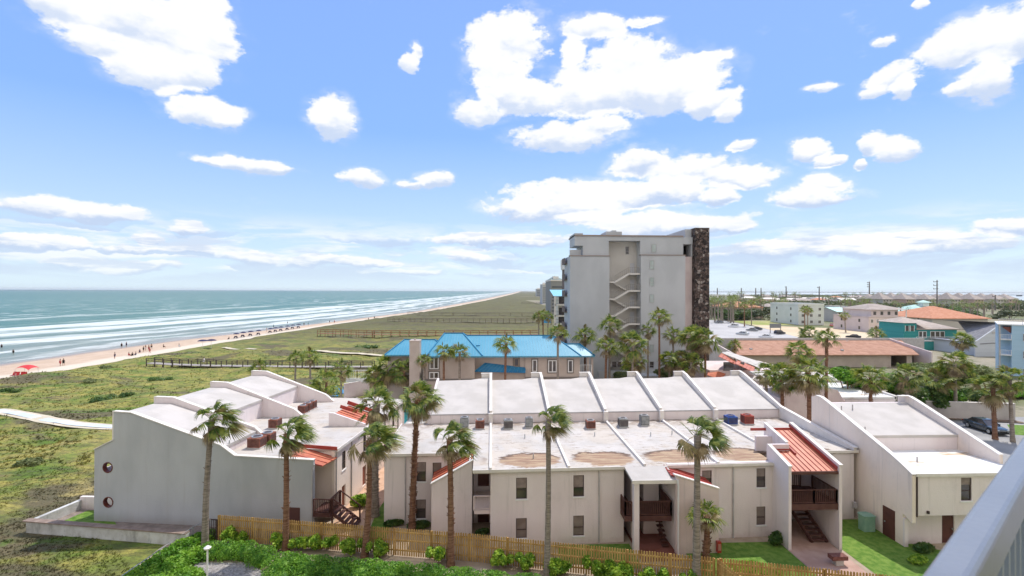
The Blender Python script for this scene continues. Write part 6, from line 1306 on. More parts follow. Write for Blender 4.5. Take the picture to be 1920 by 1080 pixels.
part('post', MB().tube([(lx, ly, -.3), (lx, ly, lz)], .045, 10), white_paint, lp); part('lamp_cap', MB().tube([(lx, ly, lz-.04), (lx, ly, lz+.04), (lx, ly, lz+.13)], [.16, .19, .07], 14), white_paint, lp)
# retaining wall around the terrace at left
rw = root('retaining_wall', (-33, 37, 0), 'low weathered white retaining wall with brown coping below the porthole wall', 'wall')
wt, N, b, c, v = M('weathered_white', (.62, .62, .62), (.50, .49, .47), 1.2, .9, .4, 8)
c2 = N.mix(N.rng(N.noise(N.scalev(v, (1, 1, .4)), 1.3, 6, .7), .5, .7, 0, .7), c, (.25, .25, .24)); N.l.new(c2, b.inputs['Base Color'])
a, b_ = at(54, 975, .8), at(352, 999, .8); c_ = (at(136, 943, .9))
part('wall_body', MB().bar((a[0], a[1], .15), (b_[0], b_[1], .15), .35, 1.26).bar((a[0]+.1, a[1]+.2, .15), (a[0]+.75, a[1]+3.6, .15), .3, 1.2), wt, rw)
part('coping', MB().bar((a[0]-.2, a[1], .81), (b_[0], b_[1], .81), .5, .07), MM('brown_coping_low', (.22, .16, .13), (.3, .23, .19), 2, .9), rw)
part('inner_wall', MB().bar((a[0]+.75, a[1]+3.6, .4), (a[0]+3.4, a[1]+3.4, .4), .25, 1.2), stucco, rw)
tag(part('terrace', slab(MB(), [(a[0]+.2, a[1]+.2), (b_[0]+6, b_[1]-.5), (b_[0]+6, b_[1]+1.5), (a[0]+3.2, a[1]+1.7), (a[0]+3.2, a[1]+3.3), (a[0]+.8, a[1]+3.3)], .05), MM('terrace_paving_shadowed', (.20, .16, .14), (.28, .23, .2), 2, .9)), kind='structure')  # brown terrace ground, its colour darkened for the shadow behind the wall
tag(part('terrace_lawn', slab(MB(), [(a[0]+1.0, a[1]+.5), (a[0]+6.15, a[1]+.1), (a[0]+3.3, a[1]+3.0), (a[0]+1.6, a[1]+3.2)], .06, .005), lawn_m), kind='structure')
tag(part('gravel_bed', MB().add([(*at(366, 1056)[:2], .05), (*at(470, 1056)[:2], .05), (*at(520, 1095)[:2], .05), (*at(350, 1120)[:2], .05)], [(0, 3, 2, 1)]), MM('gravel', (.22, .20, .19), (.42, .39, .37), 9, .95, 1, 20)), kind='structure')

# ================================================================== roof air-conditioning units
def ac(x, y, z, label, body, top, w_=.85, h_=.85, rz=0., grp='roof air conditioners'):
    w_ *= .9; h_ *= .92; r = root('air_conditioner', (x, y, z), label, 'air conditioner', grp, rz); k = w_/2
    part('casing', MB().box(-k, k, -k, k, .08, h_), body, r, local=True)
    part('louvre', MB().add(*louv(k, h_)), dark_frame if body is not ac_dark else galv, r, local=True)
    part('fan_ring', ring_mb(0, 0, h_, k*.82, k*.62, .07), top, r, local=True)
    part('fan', MB().tube([(0, 0, h_+.002), (0, 0, h_+.03)], k*.6, 16), dark_frame, r, local=True)
    part('base', MB().box(-k-.06, k+.06, -k-.06, k+.06, 0, .078), concrete, r, local=True)
    return r
def louv(k, h):
    m = MB(); n = 7
    for i in range(n):
        z = .18+(h-.3)*i/(n-1)
        for s_ in (1, -1): m.box(-k*.9, k*.9, s_*k+(.002 if s_ > 0 else -.018), s_*k+(.018 if s_ > 0 else -.002), z, z+.03); m.box(s_*k+(.002 if s_ > 0 else -.018), s_*k+(.018 if s_ > 0 else -.002), -k*.9, k*.9, z, z+.03)
    return m.v, m.f
def ring_mb(x, y, z, ro, ri, h, n=20):
    V = []; F = []
    for i in range(n):
        t = 2*math.pi*i/n
        for (r_, zz_) in ((ro, z), (ro, z+h), (ri, z+h), (ri, z)): V.append((x+r_*math.cos(t), y+r_*math.sin(t), zz_+.001))
    for i in range(n):
        for k in range(4): F.append((i*4+k, ((i+1) % n)*4+k, ((i+1) % n)*4+(k+1) % 4, i*4+(k+1) % 4))
    return MB().add(V, F)
ac_dark = MM('ac_dark_grey', (.14, .145, .14), (.22, .22, .21), 3, .6); ac_rust = MM('ac_rusty', (.20, .07, .045), (.32, .13, .09), 4, .8); ac_grey = MM('ac_grey', (.16, .16, .155), (.24, .235, .22), 3, .6)
ac_blue = MM('ac_blue', (.02, .06, .25), (.04, .10, .32), 3, .5); ac_red = MM('ac_red', (.34, .05, .035), (.42, .09, .06), 3, .6)
for (x, y, lb, bd, w_, h_) in ((871, 801, 'dark grey roof unit with pale ring, leftmost on the long roof', ac_dark, .8, .95), (900, 803, 'rusty brown roof unit next to the first divider', ac_rust, .85, .8), (953, 803, 'greenish dark roof unit with white ring, alone in the second bay', ac_grey, .85, .8), (992, 801, 'tall narrow grey unit partly behind the central palm crown', ac_dark, .7, .9),
    (1107, 803, 'small rusty roof unit standing alone in the third bay', ac_rust, .85, .75), (1168, 800, 'grey roof unit, left of the two in the fourth bay', ac_grey, .85, .8), (1208, 797, 'taller grey roof unit, right of the two in the fourth bay', ac_dark, .8, .95), (1370, 795, 'bright blue roof unit', ac_blue, 1.0, .8), (1401, 794, 'bright red roof unit right of the blue one', ac_red, .95, .85)):
    p = at(x, y, ZR); ac(p[0], p[1], ZR+.005, lb, bd, galv if bd is not ac_blue and bd is not ac_red else bd, w_, h_)
for (x, y, lb, w_) in ((482, 838, 'rusty red unit with round fan, left of a pair on the near left roof', 1.1), (502, 830, 'rusty red unit with round fan, right of a pair on the near left roof', 1.0), (516, 802, 'rusty unit half hidden by the palm crown on the left block roof', .9), (568, 775, 'rusty unit by the white fin on the back left roof, left one', .8), (577, 770, 'rusty unit by the white fin on the back left roof, middle one', .8), (585, 766, 'rusty unit by the white fin on the back left roof, right one', .8)):
    p = at(x, y, ZR); ac(p[0], p[1], ZR+.005, lb, ac_red if x < 510 and False else ac_rust, galv, w_, .85, A)
for k, (x, y) in enumerate(((430, 838), (478, 826), (1115, 818), (1220, 818), (984, 822), (1260, 815), (1480, 812), (1000, 860), (1290, 838))):
    p = at(x, y, ZR); 
    if x < 480: p = at(x, y, 5.6)
    single('roof_vent_pipe', MB().tube([(p[0], p[1], (ZR if x > 500 else 5.4)), (p[0], p[1], (ZR+.35 if x > 500 else 6.1))], .045, 8), galv, 'short metal vent pipe standing on a white condo roof', 'vent pipe', 'vent pipes on the condo roofs')
# ------------------------------------------------ small yard things
p = at(1633, 993); r = root('transformer_box', (p[0]-.35, p[1]+.1, 0), 'pale green electric transformer cabinet on the lawn beside the right block wall', 'utility box')
tg = MM('transformer_green', (.20, .36, .27), (.26, .42, .32), 2, .6)
part('cabinet', MB().prism(lambda u, v, t: (p[0]-.35+u, p[1]+v, t), [(-.4, -.35), (.4, -.35), (.45, .2), (.3, .4), (-.3, .4), (-.45, .2)], 0, 1.05), tg, r)
part('lid', MB().prism(lambda u, v, t: (p[0]-.35+u, p[1]+v, t), [(-.44, -.39), (.44, -.39), (.49, .22), (.32, .44), (-.32, .44), (-.49, .22)], 1.053, 1.12), tg, r)
p = atY(1348.5, 1026, 32.1); r = root('fire_extinguisher_box', (p[0], 32.2, p[2]-.5), 'red fire extinguisher cabinet on the corner of the pinkish fin wall', 'fire extinguisher')
part('cabinet', MB().box(p[0]-.13, p[0]+.13, 32.06, 32.28, p[2]-.36, p[2]+.36), MM('fire_red', (.42, .05, .04), rough=.4), r); part('door_panel', MB().box(p[0]-.09, p[0]+.09, 32.04, 32.058, p[2]-.2, p[2]+.22), MM('fire_red_pale', (.5, .22, .2), rough=.3), r)
p = at(1571, 1058); r = root('brick_pier', (p[0], p[1], 0), 'low brick-topped pier standing on the pink paving', 'pier')
part('pier_body', MB().box(p[0]-.25, p[0]+.25, p[1]-.2, p[1]+.2, 0, .35), concrete, r); part('brick_cap', MB().box(p[0]-.5, p[0]+.5, p[1]-.25, p[1]+.25, .352, .6), MM('brick', (.16, .06, .05), (.22, .1, .08), 5), r)
# blue loungers
lg = root('sun_lounger', (-26, 81, 0), 'bright blue plastic sun lounger by the pool under the palms', 'sun lounger', 'blue loungers by the pool')
lbm = MM('lounger_blue', (.03, .24, .52), (.05, .32, .6), 2, .5)
part('seat', MB().box(-.35, .35, -1.0, .35, .3, .36), lbm, lg, local=True); part('backrest', MB().bar((0, .36, .33), (0, .95, .95), .7, .05, up=(0, -.7, .7)), lbm, lg, local=True)
for sx_ in (-.3, .3):
    for sy_ in (-.9, .25): part('leg', MB().box(sx_-.03, sx_+.03, sy_-.03, sy_+.03, 0, .3), lbm, lg, local=True)
index_kids(lg)
for k, (x, y) in enumerate(((619, 742), (622, 746), (627, 741), (631, 738), (635, 736), (640, 741), (646, 738), (651, 734), (657, 731), (663, 733), (672, 735), (614, 746))):
    o = lg if k == 0 else copy_tree(lg); p = at(x, y); o.location = (p[0], p[1], 0); o.rotation_euler = (0, 0, (k*1.7) % 3)
# a table and parasol-free chairs beyond: blue kiosk near boardwalk
p = at(1025, 610, 0); r = root('beach_kiosk', (p[0], p[1], 0), 'small bright blue slide structure among the slim palms by the boardwalk', 'playground')
part('frame', MB().box(p[0]-2.4, p[0]-2.1, p[1], p[1]+.3, 0, 4.2).box(p[0]+2.1, p[0]+2.4, p[1], p[1]+.3, 0, 4.2).box(p[0]-2.4, p[0]+2.4, p[1], p[1]+2, 3.0, 3.3), dark_frame, r); part('blue_panel', MB().box(p[0]-1.9, p[0]+2.0, p[1]-.2, p[1]-.05, 1.2, 3.6), lbm, r)

# ================================================================== dune boardwalks
def boardwalk(pts, wd, zd, h, label, mat, deckmat=None, spacing=2.2):
    r = root('boardwalk', (pts[0][0], pts[0][1], 0), label, 'boardwalk'); dk = MB(); rl = MB(); ps = MB(); px_ = []
    for a, b in zip(pts[:-1], pts[1:]):
        a = Vector((a[0], a[1], zd)); b = Vector((b[0], b[1], zd)); L = (b-a).length; d = (b-a)/L; n_ = Vector((-d.y, d.x, 0)); dk.bar(a, b, wd, .14)
        for s_ in (-1, 1):
            o = n_*s_*wd*.48
            for z in (h, h*.55): rl.bar(a+o+Vector((0,0,z)), b+o+Vector((0,0,z)), .09, .12)
            k = max(1, int(L/spacing))
            for i in range(k+1): p = a+d*L*i/k+o; px_.append((p.x, p.y, p.z+h+.05))
    part('deck', dk, deckmat or mat, r); part('railing', rl, mat, r); [part('pile', MB().box(x-.08, x+.08, y-.08, y+.08, -1.2, z), mat, r) for x, y, z in px_[:100]]; return r
dkw2 = MM('pale_weathered_wood', (.17, .14, .11), (.22, .19, .15), 3, .9); dkw = MM('weathered_dark_wood', (.07, .055, .048), (.12, .10, .09), 3, .9); grw = MM('weathered_deck', (.36, .32, .30), (.44, .40, .38), 2, .9); rdw = MM('rusty_wood', (.26, .13, .07), (.33, .19, .11), 2, .9)
bz = lambda x, y, z=.5: at(x, y, z)
boardwalk([bz(282, 681), bz(330, 684), bz(400, 686), bz(480, 687), bz(570, 688), bz(700, 688)], 1.9, .55, 1.15, 'nearest dark boardwalk with posts and rails crossing the dunes behind the left block', dkw, grw)
boardwalk([bz(598, 627), bz(700, 629.5), bz(850, 630), bz(1010, 629)], 2.0, .9, 1.5, 'rust-brown boardwalk crossing the dunes just above the blue roof', rdw, rdw, 3)
boardwalk([bz(728, 603), bz(820, 604.5), bz(1010, 604)], 2.0, .8, 1.7, 'dark boardwalk second beyond the rust-brown one', dkw2, dkw2, 3)
boardwalk([bz(765, 590), bz(850, 592), bz(1000, 592)], 2.0, .8, 1.7, 'far dotted boardwalk third beyond the blue roof', dkw2, dkw2, 7)
boardwalk([bz(978, 568.5), bz(1034, 568.5)], 4.0, .8, 1.5, 'farthest boardwalk just left of the balconied block', dkw2, dkw2, 9)

# ================================================================== people on the beach
skin = MM('skin', (.38, .22, .15), rough=.6); cl = [MM('cloth_'+n, c_, rough=.8) for n, c_ in (('navy', (.03, .04, .10)), ('red', (.4, .05, .06)), ('black', (.02, .02, .02)), ('white', (.7, .7, .7)), ('teal', (.05, .25, .3)))]
def body_mesh(pose):
    # joints: pelvis, chest, neck, head, arms, legs
    if pose == 'stand': J = [(0,0,.95),(0,.02,1.2),(0,.02,1.42),(0,.0,1.50),(0,0,1.64),(.19,.02,1.38),(.25,.0,1.10),(.24,-.1,.86),(-.19,.02,1.38),(-.26,.02,1.12),(-.27,-.05,.86),(.1,0,.88),(.12,-.03,.48),(.13,0,.06),(.14,-.14,.03),(-.1,0,.88),(-.12,.03,.48),(-.14,.04,.06),(-.15,-.10,.03)]
    elif pose == 'walk': J = [(0,0,.94),(0,-.02,1.2),(0,-.04,1.42),(0,-.05,1.50),(0,-.07,1.64),(.19,-.03,1.38),(.24,.12,1.12),(.22,.05,.9),(-.19,-.03,1.38),(-.25,-.14,1.13),(-.22,-.3,.95),(.1,0,.88),(.11,-.2,.5),(.11,-.28,.08),(.12,-.42,.05),(-.1,0,.88),(-.11,.08,.48),(-.12,.32,.12),(-.12,.24,.05)]
    else: J = [(0,0,.34),(0,.06,.58),(0,.08,.80),(0,.07,.88),(0,.04,1.02),(.19,.06,.76),(.26,-.06,.54),(.18,-.26,.48),(-.19,.06,.76),(-.26,-.04,.52),(-.18,-.24,.48),(.1,-.02,.34),(.13,-.42,.42),(.12,-.5,.06),(.12,-.64,.04),(-.1,-.02,.34),(-.13,-.42,.42),(-.12,-.5,.06),(-.12,-.64,.04)]
    E_ = [(0,1),(1,2),(2,3),(3,4),(2,5),(5,6),(6,7),(2,8),(8,9),(9,10),(0,11),(11,12),(12,13),(13,14),(0,15),(15,16),(16,17),(17,18)]
    R3 = [.15,.15,.14,.055,.105,.06,.045,.035,.06,.045,.035,.09,.06,.045,.035,.09,.06,.045,.035]
    me = bpy.data.meshes.new('person'); me.from_pydata(J, E_, []); me.update(); me.materials.append(skin)
    o = bpy.data.objects.new('person_tmp', me); COL.objects.link(o); s_ = o.modifiers.new('s', 'SKIN'); s_.use_smooth_shade = True; su = o.modifiers.new('u', 'SUBSURF'); su.levels = 1; su.render_levels = 1
    for i, r_ in enumerate(R3): me.skin_vertices[0].data[i].radius = (r_, r_*.8)
    me.skin_vertices[0].data[0].use_root = True
    dg = bpy.context.evaluated_depsgraph_get(); m2 = bpy.data.meshes.new_from_object(o.evaluated_get(dg)); bpy.data.objects.remove(o); m2.name = 'person'
    if not m2.materials: m2.materials.append(skin)
    return m2, J
def clothes(J, mat, full):
    m = MB(); m.tube([(J[0][0], J[0][1], J[0][2]-.12), J[0], (J[1][0], J[1][1], J[1][2]), (J[2][0], J[2][1], J[2][2]+.0)] if full else [(J[0][0], J[0][1], J[0][2]-.12), (J[0][0], J[0][1], J[0][2]+.1)], [.2, .19, .2, .13] if full else [.2, .19], 10)
    for a, b in ((11, 12), (15, 16)): m.tube([J[a], tuple(Vector(J[a]).lerp(Vector(J[b]), .6))], [.12, .10], 8)
    return m
BODY = {k: body_mesh(k) for k in ('stand', 'walk', 'sit')}
def person(x, y, pose, c_, label, full=1, rz=0., z=None, grp=None):
    zz_ = -1.0 if z is None else z; p = at(x, y, zz_); me, J = BODY[pose]; gx = float(Xw(p[1])); fr3 = min(1, max(0, (p[0]-(gx-14))/(float(Xv(p[1]))-gx+14))); zg = -2.0+1.65*fr3**.75 if z is None else z
    zg = max(zg, -1.9); p = at(x, y, zg)
    o = bpy.data.objects.new('person', me); COL.objects.link(o); o.location = (p[0], p[1], zg-.02); o.rotation_euler = (0, 0, rz); tag(o, label, 'person', grp)
    c = part('clothing', clothes(J, cl[c_], full), cl[c_], o, local=True, smooth=True)
    hr_ = part('hair', MB().tube([(J[4][0], J[4][1]+.03, J[4][2]-.03), (J[4][0], J[4][1]+.01, J[4][2]+.07), (J[4][0], J[4][1], J[4][2]+.125)], [.115, .11, .04], 8), dark_frame, o, local=True, smooth=True); return o
PL = [(25, 666, 'walk', 2, 'lone dark bather wading in the shallows above the red canopy', 1), (3, 655, 'stand', 2, 'bather in the surf at the very left edge', 1), (113, 687, 'stand', 1, 'left of two people in red near the wet sand, right of the canopy', 1), (119, 686, 'stand', 2, 'right of two people near the wet sand, right of the red canopy', 1),
  (215, 673, 'stand', 0, 'person in dark clothes standing alone left of the seated group', 1), (228, 653, 'stand', 2, 'left of two dark waders in the shallows', 1), (237, 651, 'stand', 0, 'right of two dark waders in the shallows', 1), (242, 668, 'sit', 1, 'seated person in red in the beach group, left end', 1), (248, 668, 'sit', 2, 'seated dark-clothed person in the beach group', 1), (254, 667, 'sit', 0, 'seated navy-clothed person in the beach group, right end', 1),
  (262, 662, 'sit', 0, 'person sitting between the beach group and the standing cluster', 1), (269, 660, 'stand', 2, 'standing person in black at the left of the cluster', 1), (273, 658, 'stand', 3, 'standing person in white within the cluster', 0), (279, 658, 'stand', 1, 'standing person in red within the cluster', 0), (281, 663, 'walk', 1, 'walking person in red in front of the cluster', 1), (284, 655, 'stand', 2, 'dark standing person at the right of the cluster', 0),
  (307, 652, 'sit', 2, 'small seated dark figure right of the cluster', 1), (336, 651, 'sit', 3, 'seated person in white left of the double umbrella', 1), (429, 637, 'sit', 2, 'tiny seated figure left of the umbrella row', 1), (500, 622, 'stand', 3, 'tiny person in white within the umbrella row', 0), (513, 615, 'stand', 4, 'tiny wader in teal behind the umbrella row', 1), (539, 608, 'walk', 2, 'tiny dark wader behind the right umbrellas', 1), (570, 611, 'stand', 2, 'tiny dark person right of the umbrella row', 1), (578, 610, 'stand', 4, 'tiny person at the water right of the umbrella row', 1),
  (618, 606, 'stand', 2, 'tiny far figure at the bend of the beach', 1), (627, 606, 'stand', 1, 'tiny far figure in red at the bend of the beach', 1), (691, 601, 'stand', 2, 'tiny far figure, left of the pair by the far dunes', 1), (702, 598, 'stand', 2, 'tiny far figure, right of the pair by the far dunes', 1), (752, 583, 'stand', 2, 'tiny far wader at the distant surf', 1), (740, 583, 'stand', 4, 'tiny second far wader at the distant surf', 1), (810, 577, 'stand', 2, 'farthest tiny figure near the distant shoreline', 1), (823, 576, 'stand', 0, 'farthest tiny figure right of its neighbour', 1)]
for k, (x, y, ps_, c_, lb, fu) in enumerate(PL): person(x, y, ps_, c_, lb, fu, rz=k*1.3)
person(382, 684, 'walk', 3, 'person in white walking on the nearest boardwalk', 1, z=.62, rz=1.5)
# beach umbrellas
def umbrella(x, yb, c_, label, rad=1.25, h=2.2, grp=None, chairs=2):
    p = at(x, yb, -.6); gx = float(Xw(p[1])); fr3 = min(1, max(0, (p[0]-(gx-14))/(float(Xv(p[1]))-gx+14))); zg = -2+1.65*fr3**.75; p = at(x, yb, zg); r = root('beach_umbrella', (p[0], p[1], zg), label, 'beach umbrella', grp)
    V = [(0, 0, h)]; F = []; n = 8
    for j, (rr3, dz_) in enumerate(((.35, -.05), (.7, -.2), (1., -.42))):
        for i in range(n*2): t = math.pi*i/n; k = rr3*rad*(1 if i % 2 == 0 else .96); V.append((k*math.cos(t), k*math.sin(t), h+dz_-(0 if i % 2 == 0 else .03)))
    for i in range(n*2): F.append((0, 1+i, 1+(i+1) % (2*n)))
    for j in range(2):
        for i in range(n*2): a = 1+j*2*n+i; b = 1+j*2*n+(i+1) % (2*n); F.append((a, a+2*n, b+2*n, b))
    part('canopy', MB().add(V, F), c_, r, local=True); part('pole', MB().tube([(0, 0, -.1), (0, 0, h+.1)], .035, 6), white_paint, r, local=True)
    return r, p, zg
def chair(x, y, zg, c_, label, grp, rz):
    r = root('beach_chair', (x, y, zg), label, 'beach chair', grp, rz); part('seat', MB().box(-.28, .28, -.3, .25, .28, .33), c_, r, local=True); part('backrest', MB().bar((0, .25, .32), (0, .6, .95), .56, .05, up=(0, -.9, .4)), c_, r, local=True)
    for s_ in (-.26, .26): part('leg', MB().bar((s_, -.28, 0), (s_, .2, .3), .04, .04).bar((s_, .3, 0), (s_, -.1, .32), .04, .04), galv, r, local=True)
    return r
navy = MM('navy_canvas', (.018, .016, .06), (.03, .03, .09), 2, .8)
UL = ['first from the left', 'second from the left', 'third from the left', 'fourth from the left', 'fifth, just past the tiny person in white', 'sixth from the left', 'seventh, before the wader', 'eighth, left of the last three', 'ninth, in the middle of the last three', 'last at the right end']
for k, (x, y) in enumerate(((443, 635), (456, 632.5), (470, 630.5), (485, 628.5), (507, 624.5), (517, 622.8), (527, 621), (539, 619), (549, 617), (560, 615.5))):
    r, p, zg = umbrella(x, y, navy, 'dark navy beach umbrella in the long row, '+UL[k], 1.15 if k < 4 else 1.2, 2.1, 'row of navy beach umbrellas')
    for s_ in (-.6, .6): chair(p[0]+s_, p[1]-.3, zg, navy, 'dark beach chair set under the row of navy umbrellas', 'chairs under the navy umbrellas', .5+s_)
umbrella(380, 655, navy, 'navy umbrella at the dune edge, left of the twin pair', 1.5, 2.9); umbrella(396, 654, navy, 'navy umbrella at the dune edge, right of the twin pair', 1.5, 2.9)
redc = MM('red_canvas', (.55, .03, .04), (.62, .06, .06), 2, .7)
p = at(50, 704, -.7); r = root('beach_canopy', (p[0], p[1], -.75), 'large bright red beach canopy at the left edge of the sand', 'canopy')
V = []; F = []; n1, n2 = 10, 6
for i in range(n1+1):
    for j in range(n2+1): u_, v_ = -1+2*i/n1, -1+2*j/n2; V.append((u_*1.5, v_*1.3, 2.25-.55*(abs(u_)**2.2)-.35*abs(v_)**2.2))
for i in range(n1):
    for j in range(n2): a_ = i*(n2+1)+j; F.append((a_, a_+n2+1, a_+n2+2, a_+1))
part('canopy', MB().add(V, F), redc, r, local=True)
for sx_ in (-1.4, 1.4):
    for sy_ in (-1.1, 1.1): part('pole', MB().tube([(sx_, sy_, -.1), (sx_*.95, sy_*.95, 1.45)], .03, 6), galv, r, local=True)
for k, (dx_, lb) in enumerate(((-1.6, 'red folding beach chair at the left of the red canopy'), (-.6, 'red folding beach chair below the red canopy front'), (.3, 'red folding beach chair under the middle of the red canopy'), (1.2, 'red folding beach chair at the right of the red canopy'))): chair(p[0]+dx_, p[1]-1.3-.2*(k % 2), -.72, redc, lb, None, .3*k)

# ================================================================== cars
def car(name, loc, rz, label, paint, L=4.85, W_=1.84, Hh=1.45, grp=None, suv=False, detail=True):
    r = root(name, loc, label, 'car', grp, rz); hl = L/2
    # profile stations along x (front = +x): x, z_bottom, z_belt, half width, roof z, roof half width
    st = [(-1, .34, .78, .80, None), (-.97, .26, .92, .88, None), (-.80, .22, .98, .96, None), (-.55, .2, .96, 1., 1.28), (-.32, .2, .95, 1., 1.44), (-.02, .2, .93, 1., 1.46), (.18, .2, .92, 1., 1.36), (.42, .2, .88, 1., .93), (.72, .22, .82, .97, None), (.93, .25, .70, .90, None), (1, .34, .58, .78, None)]
    if suv: st = [(a, b_, c_+.1, d_, (1.62 if e and a < .2 else e)) for a, b_, c_, d_, e in st]; st[2] = (-.80, .22, 1.06, .96, 1.5)
    V = []; F = []; ring = []
    for (a, zb, zt_, hw, zr_) in st:
        w2 = hw*W_/2; x = a*hl; pr_ = [(-w2*.92, zb), (-w2, zb+.18), (-w2, (zb+zt_)/2+.05), (-w2*.96, zt_-.03), (-w2*.86, zt_+.01), (0, zt_+.045), (w2*.86, zt_+.01), (w2*.96, zt_-.03), (w2, (zb+zt_)/2+.05), (w2, zb+.18), (w2*.92, zb)]
        o = len(V); V += [(x, y, z) for y, z in pr_]; ring.append(o)
    n = 11
    for a, b_ in zip(ring[:-1], ring[1:]):
        for i in range(n): j = (i+1) % n; F.append((a+i, b_+i, b_+j, a+j))
    F.append(tuple(ring[0]+i for i in range(n))); F.append(tuple(ring[-1]+i for i in range(n))[::-1])
    bo = part('body', MB().add(V, F), paint, r, local=True, smooth=True)
    # cabin: glasshouse + roof skin
    xb0, xb1, xf0, xf1 = (-.93 if suv else -.72)*hl, (-.80 if suv else -.42)*hl, .12*hl, .46*hl; wb, wt_ = W_/2*.87, W_/2*.68; zb_ = .93+(.1 if suv else 0); zt2 = Hh-.02
    V = [(xb0,-wb,zb_),(xf1,-wb,zb_-.04),(xf1,wb,zb_-.04),(xb0,wb,zb_),(xb1,-wt_,zt2),(xf0,-wt_,zt2),(xf0,wt_,zt2),(xb1,wt_,zt2)]
    gl = part('glasshouse', MB().add(V, [(0,1,5,4),(1,2,6,5),(2,3,7,6),(3,0,4,7),(4,5,6,7)]), dark_glass, r, local=True)
    m = MB(); m.add([(xb1-.05,-wt_-.02,zt2+.005),(xf0+.05,-wt_-.02,zt2+.005),(xf0+.05,wt_+.02,zt2+.005),(xb1-.05,wt_+.02,zt2+.005),(xb1+.1,-wt_*.85,zt2+.05),(xf0-.1,-wt_*.85,zt2+.05),(xf0-.1,wt_*.85,zt2+.05),(xb1+.1,wt_*.85,zt2+.05)], [(0,1,5,4),(1,2,6,5),(2,3,7,6),(3,0,4,7),(4,5,6,7),(3,2,1,0)])
    for s_ in (-1, 1):
        m.bar((xf1, s_*wb, zb_), (xf0, s_*wt_, zt2+.02), .06, .06); m.bar((xb0, s_*wb, zb_), (xb1, s_*wt_, zt2+.02), .10, .06); m.bar((-.12*hl, s_*wb*1.005, zb_), (-.14*hl, s_*wt_*1.01, zt2), .06, .05)
        if suv: m.bar((-.5*hl, s_*wb*1.005, zb_), (-.5*hl, s_*wt_*1.01, zt2), .08, .05)
    part('roof', m, paint, r, local=True)
    if detail:
        for ax_ in (-.60, .60):
            for s_ in (-1, 1):
                x = ax_*hl; y0 = s_*(W_/2-.20); y1 = s_*(W_/2+.015)
                wh = part('wheel', MB().tube([(x, y0, .33), (x, y1, .33)], .335, 20), black, r, local=True)
                part('rim', MB().tube([(x, y1, .33), (x, y1+s_*.012, .33)], .22, 14), galv, wh, local=True)
        for s_ in (-1, 1):
            part('headlight', MB().obox((hl*.955, s_*W_*.33, .56), .16, .34, .13, 0), pale_glass, r, local=True); part('tail_light', MB().obox((-hl*.965, s_*W_*.36, .72), .12, .3, .13, 0), MM('tail_red', (.3, .02, .02), rough=.3), r, local=True)
            part('mirror', MB().obox((xf1-.35, s_*(W_/2+.06), .93), .12, .18, .13, 0), paint, r, local=True)
            part('door_handle', MB().box(-.25*hl, -.25*hl+.16, s_*W_/2-.01 if s_ > 0 else -W_/2-.02, s_*W_/2+.02 if s_ > 0 else -W_/2+.01, .78, .82), galv, r, local=True)
        part('grille', MB().box(hl*.985, hl+.012, -.42, .42, .38, .55), black, r, local=True); part('bumper', MB().box(hl*.97, hl+.02, -.7, .7, .22, .33), black, r, local=True)
    return r
cpaint = M('dark_slate_car_paint', (.03, .045, .06), rough=.18, spec=.7)[0]; cpaint.node_tree.nodes['Principled BSDF'].inputs['Coat Weight'].default_value = .8
whitep = MM('white_car_paint', (.7, .7, .7), rough=.25); blackp = MM('black_car_paint', (.02, .02, .025), rough=.2); greyp = MM('grey_car_paint', (.2, .21, .22), rough=.25)
w0, w1 = at(1818, 801), at(1855, 815); cx, cy = (w0[0]+w1[0])/2+.8, (w0[1]+w1[1])/2
car('parked_car', (cx, cy, .02), math.atan2(-3.0, -.25), 'dark slate sedan parked in the lot behind the right block', cpaint)
for x, y, rz, pt, lb, su in ((1375, 614, 2.3, whitep, 'white van-like car on the road beyond the shingle roof', True), (1418, 619, 2.3, blackp, 'black car parked by the small palms beside the road', False), (1410, 621, 2.3, greyp, 'grey car parked next to the black one by the road', False), (1462, 627, 0.3, blackp, 'black car under the sign on the sandy lot', True), (1500, 605, 0, greyp, 'grey car beneath the white three-storey block, left', False), (1513, 606, .2, blackp, 'dark car beneath the white three-storey block, right', True), (1527, 606, .1, whitep, 'pale car beside the white three-storey block', False)):
    p = at(x, y); car('distant_car', (p[0], p[1], .02), rz, lb, pt, suv=su, Hh=1.7 if su else 1.45, detail=False)
for k, (x, y, lb) in enumerate(((1348, 606, 'tiny grey car driving on the road right of the stone shaft'), (1392, 628, 'silver car lower on the pale road'), (1436, 634, 'white car at the near end of the pale road'), (1600, 634, 'dark car parked on the sandy lot, right part'), (1668, 636, 'silver car parked near the pink house'), (1560, 612, 'small red car by the far edge of the sandy lot'))):
    p = at(x, y); car('distant_car', (p[0], p[1], .02), 2.3 if k < 3 else k*.8, lb, (greyp, galv, whitep, blackp, galv, ac_red)[k], detail=False)
p = at(1462, 626); r = root('lot_sign', (p[0], p[1]+3, 0), 'rectangular pale sign on two posts at the edge of the sandy lot', 'sign')
part('panel', MB().box(p[0]-2.4, p[0]+2.4, p[1]+3, p[1]+3.2, 2.2, 4.0), greyp, r)
for s_ in (-2.2, 2.2): part('post', MB().box(p[0]+s_-.1, p[0]+s_+.1, p[1]+3.02, p[1]+3.18, 0, 2.2), dark_frame, r)
